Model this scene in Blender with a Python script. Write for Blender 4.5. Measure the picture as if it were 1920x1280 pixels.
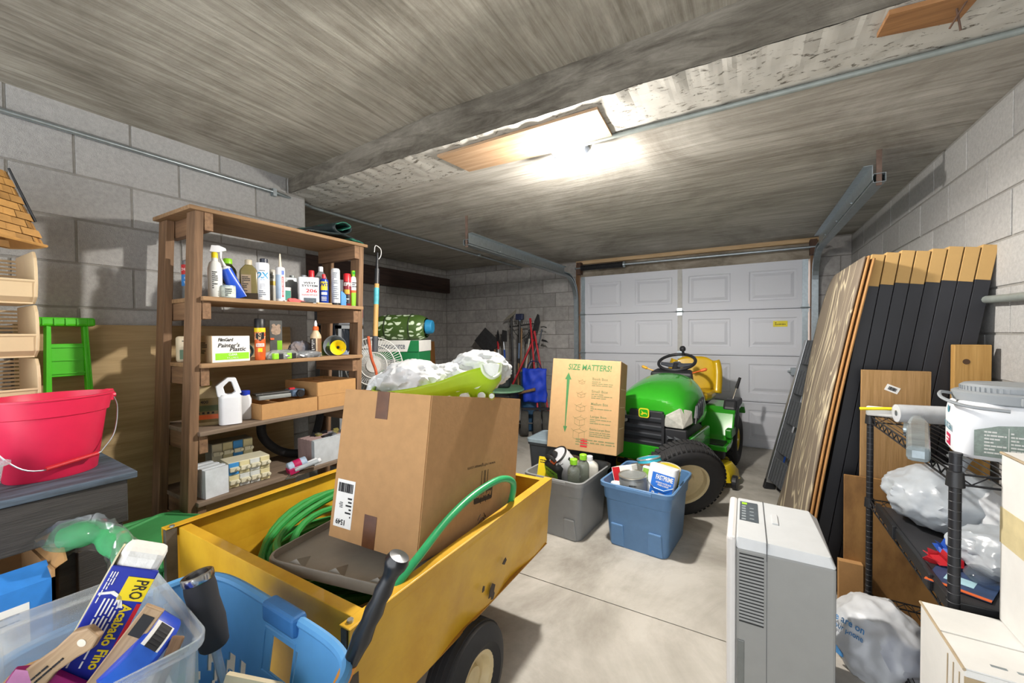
import bpy, bmesh, math, random
from math import sin, cos, pi, radians as rad
from mathutils import Vector, Matrix, Euler, noise

for o in list(bpy.data.objects):
    bpy.data.objects.remove(o)
S = bpy.context.scene
COL = S.collection

# ------------------------------------------------------------------ camera
def make_camera():
    f_px, yaw, pitch, roll = 754.7, rad(30.13), rad(-1.11), rad(.45)
    F = Vector((-sin(yaw) * cos(pitch), cos(yaw) * cos(pitch), sin(pitch)))
    r = Vector((cos(yaw), sin(yaw), 0))
    d = F.cross(r)
    r2 = r * cos(roll) + d * sin(roll)
    d2 = -r * sin(roll) + d * cos(roll)
    cam = bpy.data.cameras.new('camera')
    cam.sensor_width = 36
    cam.lens = f_px / 1920 * 36
    cam.clip_start = .02
    o = bpy.data.objects.new('camera', cam)
    COL.objects.link(o)
    m = Matrix((r2, -d2, -F)).transposed().to_4x4()
    m.translation = (0, 0, 1.34)
    o.matrix_world = m
    S.camera = o
make_camera()

# ------------------------------------------------------------------ light
W = bpy.data.worlds.new('world')
S.world = W
W.use_nodes = True
W.node_tree.nodes['Background'].inputs[0].default_value = (.93, .96, 1.0, 1)
W.node_tree.nodes['Background'].inputs[1].default_value = 3.0  # even fill light, added; enters where the room is left open behind the camera
S.view_settings.view_transform = 'Standard'
S.view_settings.look = 'None'
S.view_settings.exposure = 0.5
S.view_settings.gamma = 1
S.view_settings.use_curve_mapping = False
BULB_WATTS = 140

# ------------------------------------------------------------------ materials
def lin(h):
    h = h.lstrip('#')
    c = [int(h[i:i + 2], 16) / 255 for i in (0, 2, 4)]
    return tuple(x / 12.92 if x <= .04045 else ((x + .055) / 1.055) ** 2.4 for x in c) + (1,)

MATS = {}
def mat(name, col, rough=.5, metal=0, var=.12, scale=18, stretch=(1, 1, 1), bump=0, bscale=None, col2=None,
        trans=0, alpha=1, coat=0, emit=0, rnd=0, thr=None, sss=0):
    if name in MATS:
        return MATS[name]
    m = bpy.data.materials.new(name)
    m.use_nodes = True
    nt = m.node_tree
    b = nt.nodes['Principled BSDF']
    N = nt.nodes.new
    L = nt.links.new
    c1 = lin(col)
    b.inputs['Roughness'].default_value = rough
    b.inputs['Metallic'].default_value = metal
    b.inputs['Coat Weight'].default_value = coat
    b.inputs['Transmission Weight'].default_value = trans
    b.inputs['Alpha'].default_value = alpha
    if emit:
        b.inputs['Emission Color'].default_value = c1
        b.inputs['Emission Strength'].default_value = emit
    tc = N('ShaderNodeTexCoord')
    mp = N('ShaderNodeMapping')
    mp.inputs['Scale'].default_value = stretch
    L(tc.outputs['Object'], mp.inputs['Vector'])
    if rnd:
        oi = N('ShaderNodeObjectInfo')
        ml = N('ShaderNodeMath'); ml.operation = 'MULTIPLY'; ml.inputs[1].default_value = 37
        L(oi.outputs['Random'], ml.inputs[0])
        L(ml.outputs[0], mp.inputs['Location'])
    no = N('ShaderNodeTexNoise')
    no.inputs['Scale'].default_value = scale
    no.inputs['Detail'].default_value = 6
    no.inputs['Roughness'].default_value = .62
    L(mp.outputs['Vector'], no.inputs['Vector'])
    ramp = N('ShaderNodeValToRGB')
    if thr:
        ramp.color_ramp.elements[0].position, ramp.color_ramp.elements[1].position = thr
    else:
        ramp.color_ramp.elements[0].position = .3
        ramp.color_ramp.elements[1].position = .7
    if col2:
        a, z = lin(col2), c1
    else:
        a = tuple(x * (1 - var) for x in c1[:3]) + (1,)
        z = tuple(min(1, x * (1 + var)) for x in c1[:3]) + (1,)
    ramp.color_ramp.elements[0].color = a
    ramp.color_ramp.elements[1].color = z
    L(no.outputs['Fac'], ramp.inputs['Fac'])
    out = ramp.outputs['Color']
    if rnd:
        hs = N('ShaderNodeHueSaturation')
        mr = N('ShaderNodeMapRange')
        mr.inputs['To Min'].default_value = 1 - rnd
        mr.inputs['To Max'].default_value = 1 + rnd
        L(oi.outputs['Random'], mr.inputs['Value'])
        L(mr.outputs[0], hs.inputs['Value'])
        L(out, hs.inputs['Color'])
        out = hs.outputs['Color']
    L(out, b.inputs['Base Color'])
    if bump:
        n2 = N('ShaderNodeTexNoise')
        n2.inputs['Scale'].default_value = bscale or scale * 3
        n2.inputs['Detail'].default_value = 5
        L(mp.outputs['Vector'], n2.inputs['Vector'])
        bp = N('ShaderNodeBump')
        bp.inputs['Strength'].default_value = bump
        bp.inputs['Distance'].default_value = .01
        L(n2.outputs['Fac'], bp.inputs['Height'])
        L(bp.outputs['Normal'], b.inputs['Normal'])
    MATS[name] = m
    return m

def concrete(name, base, dark, grain=(3, 26, 26), stain=1.3, peel=None, bump=.5, lo=.36, hi=.66):
    """poured concrete with the print of form boards, stains and, if asked, peeling paint"""
    m = bpy.data.materials.new(name)
    m.use_nodes = True
    nt = m.node_tree
    b = nt.nodes['Principled BSDF']
    N, L = nt.nodes.new, nt.links.new
    b.inputs['Roughness'].default_value = .9
    tc = N('ShaderNodeTexCoord')
    def nz(scale, sv, detail=7, rough=.65):
        mp = N('ShaderNodeMapping'); mp.inputs['Scale'].default_value = sv
        n = N('ShaderNodeTexNoise'); n.inputs['Scale'].default_value = scale
        n.inputs['Detail'].default_value = detail; n.inputs['Roughness'].default_value = rough
        n.inputs['Distortion'].default_value = .7
        L(tc.outputs['Object'], mp.inputs[0]); L(mp.outputs[0], n.inputs['Vector'])
        return n.outputs['Fac']
    def rampf(v, p0, p1, c0, c1):
        r = N('ShaderNodeValToRGB')
        r.color_ramp.elements[0].position = p0; r.color_ramp.elements[1].position = p1
        r.color_ramp.elements[0].color = c0; r.color_ramp.elements[1].color = c1
        L(v, r.inputs[0]); return r.outputs[0]
    def mix(kind, f, a, c):
        x = N('ShaderNodeMix'); x.data_type = 'RGBA'; x.blend_type = kind
        if isinstance(f, float): x.inputs[0].default_value = f
        else: L(f, x.inputs[0])
        L(a, x.inputs[6])
        if isinstance(c, tuple): x.inputs[7].default_value = c
        else: L(c, x.inputs[7])
        return x.outputs[2]
    g = nz(1.0, grain)
    st = nz(stain, (1, 1, 1), 8, .7)
    col = rampf(g, lo, hi, lin(dark), lin(base))
    col = mix('MULTIPLY', .75, col, rampf(st, .36, .58, (.45, .43, .40, 1), (1, 1, 1, 1)))
    hgt = g
    if peel:
        pe = nz(26, (.7, 1.6, 1), 9, .72)
        mask = rampf(pe, .385, .44, (0, 0, 0, 1), (1, 1, 1, 1))
        col = mix('MIX', mask, col, lin(peel))
        hgt = mask
    L(col, b.inputs['Base Color'])
    bp = N('ShaderNodeBump'); bp.inputs['Strength'].default_value = bump; bp.inputs['Distance'].default_value = .012
    L(hgt, bp.inputs['Height']); L(bp.outputs[0], b.inputs['Normal'])
    return m

def wood(name, base, dark, axis='x', rough=.7, s=1.0, rnd=.1):
    st = {'x': (1.2, 22, 22), 'y': (22, 1.2, 22), 'z': (22, 22, 1.2)}[axis]
    return mat(name, base, rough, col2=dark, scale=2.2 * s, stretch=st, bump=.15, bscale=6, rnd=rnd)

# ------------------------------------------------------------------ mesh builder
class B:
    def __init__(self):
        self.v, self.f = [], []
    def add(self, vs, fs, M=None):
        k = len(self.v)
        self.v += [tuple(M @ Vector(p)) if M else tuple(p) for p in vs]
        self.f += [[i + k for i in q] for q in fs]
        return self
    def box(self, c, s, R=None, taper=1):
        hx, hy, hz = s[0] / 2, s[1] / 2, s[2] / 2
        vs = [(x * (taper if z < 0 else 1), y * (taper if z < 0 else 1), z) for z in (-hz, hz) for x, y in ((-hx, -hy), (hx, -hy), (hx, hy), (-hx, hy))]
        M = Matrix.Translation(c) @ (R.to_4x4() if R is not None else Matrix())
        return self.add(vs, [(3, 2, 1, 0), (4, 5, 6, 7), (0, 1, 5, 4), (1, 2, 6, 5), (2, 3, 7, 6), (3, 0, 4, 7)], M)
    def bx(self, x0, x1, y0, y1, z0, z1):
        return self.box(((x0 + x1) / 2, (y0 + y1) / 2, (z0 + z1) / 2), (abs(x1 - x0), abs(y1 - y0), abs(z1 - z0)))
    def cyl(self, p0, p1, r0, r1=None, n=16, cap=True):
        r1 = r0 if r1 is None else r1
        p0, p1 = Vector(p0), Vector(p1)
        q = (p1 - p0).to_track_quat('Z', 'Y').to_matrix()
        vs = []
        for p, r in ((p0, r0), (p1, r1)):
            vs += [p + q @ Vector((r * cos(2 * pi * i / n), r * sin(2 * pi * i / n), 0)) for i in range(n)]
        fs = [(i, (i + 1) % n, n + (i + 1) % n, n + i) for i in range(n)]
        if cap:
            fs += [tuple(range(n))[::-1], tuple(range(n, 2 * n))]
        return self.add(vs, fs)
    def tube(self, pts, r, n=8, closed=False):
        pts = [Vector(p) for p in pts]
        m = len(pts)
        vs, fs = [], []
        up = None
        for i, p in enumerate(pts):
            a = pts[(i - 1) % m] if (closed or i > 0) else p
            c = pts[(i + 1) % m] if (closed or i < m - 1) else p
            t = (c - a).normalized()
            if up is None:
                up = Vector((0, 0, 1)) if abs(t.z) < .9 else Vector((1, 0, 0))
            s = t.cross(up).normalized()
            up = s.cross(t).normalized()
            rr = r[i] if isinstance(r, (list, tuple)) else r
            vs += [p + (s * cos(2 * pi * k / n) + up * sin(2 * pi * k / n)) * rr for k in range(n)]
        for i in range(m if closed else m - 1):
            j = (i + 1) % m
            fs += [(i * n + k, i * n + (k + 1) % n, j * n + (k + 1) % n, j * n + k) for k in range(n)]
        if not closed:
            fs += [tuple(range(n))[::-1], tuple(range((m - 1) * n, m * n))]
        return self.add(vs, fs)
    def lathe(self, prof, n=24, M=None, sx=1, sy=1, cap=True):
        vs, fs = [], []
        for r, z in prof:
            vs += [(r * cos(2 * pi * i / n) * sx, r * sin(2 * pi * i / n) * sy, z) for i in range(n)]
        for j in range(len(prof) - 1):
            fs += [(j * n + i, j * n + (i + 1) % n, (j + 1) * n + (i + 1) % n, (j + 1) * n + i) for i in range(n)]
        if cap and prof[0][0] > 0: fs.append(tuple(range(n))[::-1])
        if cap and prof[-1][0] > 0: fs.append(tuple(range((len(prof) - 1) * n, len(prof) * n)))
        return self.add(vs, fs, M)
    def prism(self, pts, h0, h1, plane='xy'):
        def P(a, b, h): return {'xy': (a, b, h), 'xz': (a, h, b), 'yz': (h, a, b)}[plane]
        n = len(pts)
        vs = [P(a, b, h0) for a, b in pts] + [P(a, b, h1) for a, b in pts]
        return self.add(vs, [tuple(range(n))[::-1], tuple(range(n, 2 * n))] + [(i, (i + 1) % n, n + (i + 1) % n, n + i) for i in range(n)])
    def grid(self, fn, nu, nv, wu=False):
        vs = [fn(i / (nu if wu else nu), j / nv) for j in range(nv + 1) for i in range(nu + (0 if wu else 1))]
        w = nu if wu else nu + 1
        fs = [(j * w + i, j * w + (i + 1) % w, (j + 1) * w + (i + 1) % w, (j + 1) * w + i) for j in range(nv) for i in range(nu)]
        return self.add(vs, fs)
    def ring(self, c, R, r, n=24, k=8, M=None):
        c = Vector(c)
        pts = [(R * cos(2 * pi * i / n), R * sin(2 * pi * i / n), 0) for i in range(n)]
        M = M or Matrix()
        return self.tube([c + M @ Vector(p) for p in pts], r, k, True)
    def loft(self, rings, cap=True):
        n = len(rings[0])
        vs = [p for r in rings for p in r]
        fs = [(j * n + i, j * n + (i + 1) % n, (j + 1) * n + (i + 1) % n, (j + 1) * n + i) for j in range(len(rings) - 1) for i in range(n)]
        if cap: fs += [tuple(range(n))[::-1], tuple(range((len(rings) - 1) * n, len(rings) * n))]
        return self.add(vs, fs)
    def hull(self, pts):
        bm = bmesh.new()
        for p in pts: bm.verts.new(p)
        r = bmesh.ops.convex_hull(bm, input=bm.verts[:])
        bm.verts.ensure_lookup_table(); bm.verts.index_update()
        self.add([v.co.copy() for v in bm.verts], [[v.index for v in f.verts] for f in bm.faces])
        bm.free()
        return self
    def mesh(self, name, m=None, smooth=False):
        me = bpy.data.meshes.new(name)
        me.from_pydata([tuple(p) for p in self.v], [], self.f)
        bm = bmesh.new(); bm.from_mesh(me)
        bmesh.ops.recalc_face_normals(bm, faces=bm.faces)
        bm.to_mesh(me); bm.free()
        if m: me.materials.append(m)
        if smooth:
            me.polygons.foreach_set('use_smooth', [True] * len(me.polygons))
            me.set_sharp_from_angle(angle=rad(40))
        return me
    def build(self, name, m, parent=None, smooth=False, bevel=0, solid=0, loc=None, rot=None, sub=0):
        o = bpy.data.objects.new(name, self.mesh(name, m, smooth))
        COL.objects.link(o)
        if parent: o.parent = parent
        if loc: o.location = loc
        if rot: o.rotation_euler = rot
        if solid:
            md = o.modifiers.new('solid', 'SOLIDIFY'); md.thickness = solid; md.offset = -1
        if bevel:
            md = o.modifiers.new('bevel', 'BEVEL'); md.width = bevel; md.segments = 2; md.limit_method = 'ANGLE'; md.angle_limit = rad(40)
        if sub:
            md = o.modifiers.new('sub', 'SUBSURF'); md.levels = sub; md.render_levels = sub
        return o

def thing(name, label, cat, loc=(0, 0, 0), rot=(0, 0, 0), group=None):
    o = bpy.data.objects.new(name, None)
    COL.objects.link(o)
    o.empty_display_size = .05
    o.location = loc
    o.rotation_euler = rot
    return tag(o, label, cat, group)

def tag(o, label, cat, group=None):
    o['label'] = label
    o['category'] = cat
    if group: o['group'] = group
    return o

def struct(o, label=None):
    o['kind'] = 'structure'
    if label: o['label'] = label
    return o

def copy_tree(o, parent=None):
    c = o.copy(); COL.objects.link(c)
    if parent: c.parent = parent
    for ch in list(o.children): copy_tree(ch, c)
    return c

def frame(pos, right, up):
    r = Vector(right).normalized(); u = Vector(up); u = (u - r * u.dot(r)).normalized(); n = r.cross(u)
    m = Matrix((r, u, n)).transposed().to_4x4(); m.translation = pos
    return m

def text(parent, s, h, pos, right, up, m, name='lettering', width=None, bold=0, align='CENTER', shear=0, off=.0008):
    cu = bpy.data.curves.new('t', 'FONT')
    cu.body = s; cu.size = 1; cu.align_x = align; cu.align_y = 'CENTER'; cu.offset = bold; cu.shear = shear
    cu.resolution_u = 2
    t = bpy.data.objects.new('t', cu)
    me = bpy.data.meshes.new_from_object(t)
    bpy.data.objects.remove(t); bpy.data.curves.remove(cu)
    xs = [v.co.x for v in me.vertices]; ys = [v.co.y for v in me.vertices]
    if not xs: return None
    sy = h / max(1e-6, (max(ys) - min(ys)) if '\n' not in s else (max(ys) - min(ys)))
    sx = sy if width is None else width / (max(xs) - min(xs))
    for v in me.vertices: v.co = (v.co.x * sx, v.co.y * sy, 0)
    me.name = name
    me.materials.clear(); me.materials.append(m)
    o = bpy.data.objects.new(name, me); COL.objects.link(o)
    o.parent = parent
    F = frame(pos, right, up)
    F.translation = Vector(pos) + F.to_3x3() @ Vector((0, 0, off))
    o.matrix_local = F
    return o

def patch(parent, name, m, pos, right, up, w, h, t=.0006, poly=None):
    """flat printed label or sticker lying on a face"""
    b = B()
    if poly: b.prism([(x * w, y * h) for x, y in poly], 0, t)
    else: b.bx(-w / 2, w / 2, -h / 2, h / 2, 0, t)
    o = b.build(name, m, parent)
    o.matrix_local = frame(pos, right, up)
    return o

def lines(parent, m, pos, right, up, w, h, n, seed=1, name='fine_print', t=.0008):
    """lines of print too small to read, as short flat bars"""
    rn = random.Random(seed); b = B()
    for i in range(n):
        y = h / 2 - h * (i + .5) / n
        x = -w / 2
        while x < w / 2 - .004:
            l = min(rn.uniform(.08, .3) * w, w / 2 - x)
            b.bx(x, x + l, y - h / n * .22, y + h / n * .22, 0, t)
            x += l + w * .03
            if rn.random() < .12: break
    o = b.build(name, m, parent)
    o.matrix_local = frame(pos, right, up)
    return o

def barcode(parent, m, pos, right, up, w, h, seed=3, t=.0008):
    rn = random.Random(seed); b = B(); x = -w / 2
    while x < w / 2:
        a = rn.choice((.012, .02, .035)) * w
        b.bx(x, min(w / 2, x + a), -h / 2, h / 2, 0, t); x += a + rn.choice((.012, .02, .03)) * w
    o = b.build('barcode', m, parent); o.matrix_local = frame(pos, right, up)
    return o

def crumple(radii, seed, amp=.25, freq=3.0, sub=4, flat=None, ridge=True):
    bm = bmesh.new()
    bmesh.ops.create_icosphere(bm, subdivisions=sub, radius=1)
    off = Vector((seed * 7.3, seed * 3.1, seed * 5.7))
    for v in bm.verts:
        p = v.co.normalized()
        if ridge:
            d = 0; a = 1; fr = freq
            for _ in range(4):
                d += a * (1 - 2 * abs(noise.noise(Vector((p.x * fr, p.y * fr, p.z * fr * .6)) + off))); a *= .46; fr *= 2.0
            d *= .5
        else:
            d = noise.fractal(p * freq + off, 1.0, 2.0, 4)
        q = p * (1 + amp * d)
        v.co = Vector((q.x * radii[0], q.y * radii[1], q.z * radii[2]))
        if flat is not None and v.co.z < flat: v.co.z = flat + (v.co.z - flat) * .06
    b = B()
    b.v = [tuple(v.co) for v in bm.verts]; b.f = [[x.index for x in f.verts] for f in bm.faces]
    bm.free()
    return b

def bez(pts, n=8):
    """smooth path through points (Catmull-Rom)"""
    P = [Vector(p) for p in pts]; P = [P[0] * 2 - P[1]] + P + [P[-1] * 2 - P[-2]]
    out = []
    for i in range(1, len(P) - 2):
        a, b, c, d = P[i - 1:i + 3]
        for k in range(n):
            t = k / n
            out.append(.5 * ((2 * b) + (c - a) * t + (2 * a - 5 * b + 4 * c - d) * t * t + (3 * b - a - 3 * c + d) * t ** 3))
    out.append(P[-2])
    return out

def rrect(w, h, r, n=4):
    pts = []
    for cx, cy, a0 in ((w / 2 - r, h / 2 - r, 0), (-w / 2 + r, h / 2 - r, 90), (-w / 2 + r, -h / 2 + r, 180), (w / 2 - r, -h / 2 + r, 270)):
        for k in range(n + 1):
            a = rad(a0 + 90 * k / n)
            pts.append((cx + r * cos(a), cy + r * sin(a)))
    return pts

# common materials
white = mat('white_plastic', '#e4e6ea', .4, var=.03)
paper = mat('white_paper', '#e9e8e4', .8, var=.04)
ink = mat('black_ink', '#1b1b1e', .7, var=.05)
blackp = mat('black_plastic', '#1c1d20', .45, var=.2)
rubber = mat('black_rubber', '#232325', .8, var=.2, scale=40, bump=.2)
steel = mat('galvanised_steel', '#a9b3b8', .38, .85, var=.12, scale=30)
chrome = mat('chrome', '#c9c9c9', .18, 1, var=.05)
greyp = mat('grey_plastic', '#8d9296', .45, var=.05)
redp = mat('red_plastic', '#c4202b', .4, var=.06)
bluep = mat('blue_plastic', '#1d4fb0', .4, var=.08)
limep = mat('lime_plastic', '#8fd62a', .4, var=.05)
yellowp = mat('yellow_plastic', '#e8cf1c', .4, var=.05)
orangep = mat('orange_plastic', '#d9642a', .45, var=.05)
kraft = mat('kraft_cardboard', '#b58a58', .85, var=.07, scale=30, bump=.05)
kraftd = mat('brown_cardboard', '#b0875a', .85, var=.07, scale=26, bump=.05)
kraftl = mat('pale_cardboard', '#c8a878', .85, var=.06, scale=26)
clearp = mat('clear_plastic', '#e6ecee', .22, trans=.75, var=.02, alpha=.75)
# ================================================================== the shell
blockm = mat('concrete_block', '#a8a7a5', .92, var=.13, scale=60, bump=.45, bscale=260, rnd=.09)
blockd = mat('dimmed_concrete_block', '#a19e9b', .92, var=.2, scale=14, bump=.45, bscale=200, rnd=.12)  # same block as blockm, the far walls' weaker light put into its colour
mortar = mat('mortar', '#8f8d88', .95, var=.1, scale=30, bump=.4)
mortard = mat('dimmed_mortar', '#827f7b', .95, var=.1, scale=30, bump=.4)  # mortar darkened in colour to match the dimmed far blocks
floorm = concrete('floor_concrete', '#c6c2ba', '#b3afa6', (2.2, 2.2, 2.2), .9, bump=.08, lo=.3, hi=.7)
ceilm = concrete('board_marked_concrete', '#bdb8ab', '#938d80', (34, 2.4, 34), 1.1, bump=.6)
ceilf = concrete('far_ceiling_concrete', '#c4c0b8', '#a09b91', (2.0, 24, 24), 1.0, bump=.5)
beamm = concrete('stained_beam_concrete', '#8f897d', '#5c564c', (3, 16, 16), 2.2, bump=.8)
beamp = concrete('peeling_paint_concrete', '#857f74', '#5f594f', (4, 12, 12), 2.0, peel='#bdbab2', bump=.25)
dirtyw = mat('dirty_white_paint', '#c2c1bd', .7, var=.08)
plyl = wood('plywood_patch', '#b99b7c', '#9a7a5a', 'x', rnd=0)

# floor slabs with a saw-cut joint between them
floor = struct(B().bx(-4.8, 1.2, -1.7, 5.9, -.16, -.012).build('floor', floorm))
B().bx(-4.8, 1.2, -1.7, 1.942, -.03, 0).build('slab', floorm, floor)
B().bx(-4.8, 1.2, 1.948, 5.9, -.03, 0).build('slab', floorm, floor)

# ceiling: near slab (higher), beam, far slab, recessed bay on the left
def near(u, v):
    x = -3.05 + u * 4.2; y = -1.7 + v * 3.42
    z = 2.53 - max(0, (-1.5 - x)) * .062
    return (x, y, z + .004 * noise.noise(Vector((x * 3, y * 3, 0))))
cb = B().grid(near, 60, 40)
cb.bx(-3.05, 1.15, -1.7, 1.72, 2.56, 2.62)
ceiling = struct(cb.build('ceiling', ceilm))
def beamf(u, v):
    x = -2.98 + u * 4.1
    z = 2.345 + v * .2
    j = noise.fractal(Vector((x * 9, 3, v)), 1, 2, 4) * .008 * (1 - v)
    return (x, 1.69 + j + .004 * noise.noise(Vector((x * 20, v * 5, 1))), z + j)
bb = B().grid(beamf, 260, 6)
bb.bx(-2.98, 1.12, 1.71, 2.03, 2.35, 2.6)
B.build(bb, 'beam', beamm, ceiling)
def beamb(u, v):
    x = -2.98 + u * 4.1; y = 1.69 + v * .345
    j = noise.fractal(Vector((x * 9, 3, 0)), 1, 2, 4) * .008 * (1 - v)
    return (x, y + j * (1 - v), 2.343 + .004 * noise.noise(Vector((x * 14, y * 14, 2))) + j * (1 - v))
B().grid(beamb, 260, 14).build('beam_soffit', beamp, ceiling)
B().bx(-2.95, 1.15, 2.03, 5.6, 2.347, 2.45).build('far_slab', ceilf, ceiling)
B().bx(-4.7, -2.93, 1.7, 5.6, 2.43, 2.5).build('bay_slab', ceilf, ceiling)
B().prism([(-1.49, 1.752), (-.57, 1.75), (-.584, 2.05), (-1.46, 2.012)], 2.328, 2.341).build('wood_patch', plyl, ceiling)
nail = mat('rusty_steel', '#5a4438', .8, .3, var=.3)
wp2 = B().prism([(.385, 1.70), (.60, 1.72), (.585, 1.848), (.379, 1.81)], 2.326, 2.341).build('wood_patch', wood('brown_patch', '#a8794a', '#7b5330', 'x', rnd=0), ceiling)
nb = B()
nb.cyl((.555, 1.77, 2.335), (.575, 1.80, 2.27), .003, n=6).cyl((.575, 1.74, 2.335), (.55, 1.80, 2.285), .003, n=6)
nb.build('nail', nail, wp2)

def block_wall(name, axis, pos, a0, a1, z0, z1, zj, aj, L, H, sign, bm_, mm, depth=.2, skip=None, ext=0):
    """axis 'x': wall plane x=pos running along y; 'y': plane y=pos running along x. sign = side the face looks to"""
    w = B()
    if axis == 'x': w.bx(pos - sign * depth, pos - sign * .005, a0, a1 + ext, z0, z1)
    else: w.bx(a0 - ext, a1, pos - sign * depth, pos - sign * .005, z0, z1)
    o = struct(w.build(name, mm))
    cache = {}
    k0 = int(math.floor((z0 - zj) / H)) - 1
    g = .010
    for k in range(k0, k0 + 40):
        za, zb = max(z0, zj + k * H) + g / 2, min(z1, zj + (k + 1) * H) - g / 2
        if zb - za < .03: continue
        sh = aj + (L / 2 if k % 2 else 0)
        i0 = int(math.floor((a0 - sh) / L)) - 1
        for i in range(i0, i0 + 60):
            ya, yb = max(a0, sh + i * L) + g / 2, min(a1, sh + (i + 1) * L) - g / 2
            if yb - ya < .03: continue
            if skip and skip((ya + yb) / 2, (za + zb) / 2): continue
            key = (round(yb - ya, 3), round(zb - za, 3))
            if key not in cache:
                d = .0125
                s = (d, key[0], key[1]) if axis == 'x' else (key[0], d, key[1])
                b = B().box((0, 0, 0), s)
                me = b.mesh('block', bm_)
                bm = bmesh.new(); bm.from_mesh(me)
                bmesh.ops.bevel(bm, geom=bm.edges[:], offset=.002, segments=1, affect='EDGES')
                bm.to_mesh(me); bm.free()
                cache[key] = me
            q = bpy.data.objects.new('block', cache[key]); COL.objects.link(q); q.parent = o
            dx = pos - sign * (.00625 + random.uniform(-.0012, .0012))
            q.location = (dx, (ya + yb) / 2, (za + zb) / 2) if axis == 'x' else ((ya + yb) / 2, dx, (za + zb) / 2)
    return o
random.seed(4)
wl = block_wall('wall_left', 'x', -2.8, -1.2, 1.815, 0, 2.5, 2.124, .637, .4167, .2133, 1, blockm, mortar)
block_wall('wall_right', 'x', .955, .6, 5.6, 0, 2.347, 2.135, 2.50, .406, .203, -1, blockm, mortar)
struct(B().bx(.955, 1.15, -1.7, .6, 0, 2.56).build('wall_right_near', mortar), 'plain stretch of the right wall beside the photographer')
block_wall('wall_back', 'y', 5.41, -4.43, -2.07, 0, 2.43, 2.135, -4.43, .406, .203, -1, blockd, mortard, ext=.2)
block_wall('wall_back_right', 'y', 5.41, .66, .955, 0, 2.347, 2.135, .66, .406, .203, -1, blockd, mortard)
block_wall('wall_far_left', 'x', -4.43, 1.9, 5.41, 0, 2.43, 2.135, 5.1, .406, .203, 1, blockd, mortard, ext=.19)
struct(B().bx(-4.7, -3.0, 1.68, 1.9, 0, 2.5).build('wall_return', mortard), 'short block return wall behind the wooden shelves')

# lintel over the garage door, wooden jambs and ceiling strip
hdr = concrete('lintel_concrete', '#a9a092', '#857b6c', (3, 10, 10), 2, bump=.5)
trimw = wood('trim_wood', '#c8ab84', '#a78a62', 'x', rnd=0)
jambw = wood('jamb_wood', '#8d6a4a', '#6a4c33', 'z', rnd=0)
struct(B().bx(-2.07, .66, 5.44, 5.6, 2.13, 2.4).build('wall_lintel', hdr), 'stained concrete lintel over the garage door')
struct(B().bx(-2.07, .7, 5.38, 5.445, 2.30, 2.347).build('trim_1', trimw), 'pale wood strip along the ceiling over the garage door')
struct(B().bx(-2.075, -2.02, 5.39, 5.6, 0, 2.3).build('trim_2', jambw), 'brown wooden jamb left of the garage door')
struct(B().bx(.605, .66, 5.39, 5.6, 0, 2.3).build('trim_3', jambw), 'brown wooden jamb right of the garage door')
ledger = B().bx(-4.425, -4.33, 2.0, 5.38, 2.03, 2.27).build('ledger_beam', wood('dark_beam', '#4c3831', '#2e2220', 'y', rnd=0))
tag(ledger, 'dark brown timber beam along the top of the far left block wall', 'beam')

# ------------------------------------------------------------------ garage door
doorw = mat('door_white_steel', '#d3d5dc', .5, var=.02, scale=60, stretch=(1, 1, 20), bump=.04)
seam = mat('door_seam', '#4a4c50', .7)
door = struct(B().bx(-2.0, .585, 5.432, 5.46, 0, 2.12).build('door_1', seam), 'white four-section garage door with raised panels')
def raised(w, h):
    b = B()
    def ringp(m, y): return [(-w / 2 + m, y, -h / 2 + m), (w / 2 - m, y, -h / 2 + m), (w / 2 - m, y, h / 2 - m), (-w / 2 + m, y, h / 2 - m)]
    b.loft([ringp(0, .0), ringp(.012, .008), ringp(.03, .008), ringp(.062, -.004)], cap=False)
    k = len(b.v); b.f.append([k - 4, k - 3, k - 2, k - 1])
    return b
pm = raised(.46, .34).mesh('raised_panel', doorw)
for i in range(4):
    z0, z1 = i * .5325 + .003, (i + 1) * .5325 - .004
    s = B()
    # section face with four openings, made of strips, so the panels sit in recesses
    xs = [-2.0]
    for k in range(4):
        c = -2.0 + (k + .5) * 2.585 / 4 + (.03 if k % 2 == 0 else -.03) * 0
        xs += [c - .23, c + .23]
    xs.append(.585)
    zc = (z0 + z1) / 2
    for k in range(0, 10, 2): s.bx(xs[k], xs[k + 1], 5.408, 5.432, z0, z1)
    for k in range(1, 9, 2):
        s.bx(xs[k], xs[k + 1], 5.408, 5.432, z0, zc - .17); s.bx(xs[k], xs[k + 1], 5.408, 5.432, zc + .17, z1)
    s.bx(-2.0, .585, 5.402, 5.409, z0 + .012, z0 + .022); s.bx(-2.0, .585, 5.402, 5.409, z1 - .022, z1 - .006)
    sec = s.build('door_section', doorw, door)
    for k in range(4):
        q = bpy.data.objects.new('raised_panel', pm); COL.objects.link(q); q.parent = sec
        q.location = ((xs[1 + 2 * k] + xs[2 + 2 * k]) / 2, 5.410, zc)
    for x, m_ in ((-1.975, steel), (-.71, dirtyw), (.56, steel)):
        w_ = .052
        st = B().bx(x - w_ / 2, x + w_ / 2, 5.392, 5.408, z0 + .004, z1 - .004)
        for q in range(5): st.cyl((x + .012 * (-1) ** q, 5.385, z0 + .08 + q * .09), (x + .012 * (-1) ** q, 5.393, z0 + .08 + q * .09), .006, n=8)
        st.build('stile', m_, sec)
    if i:
        for x in (-1.975, -.71, .56):
            B().bx(x - .03, x + .03, 5.378, 5.394, z0 - .05, z0 + .04).cyl((x - .045, 5.372, z0 - .002), (x + .045, 5.372, z0 - .002), .008, n=8).build('hinge', steel, sec)
stk = patch(door, 'sticker', mat('sticker_yellow', '#e3d21d', .5), (.335, 5.4013, 1.427), (1, 0, 0), (0, 0, 1), .135, .065)
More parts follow.
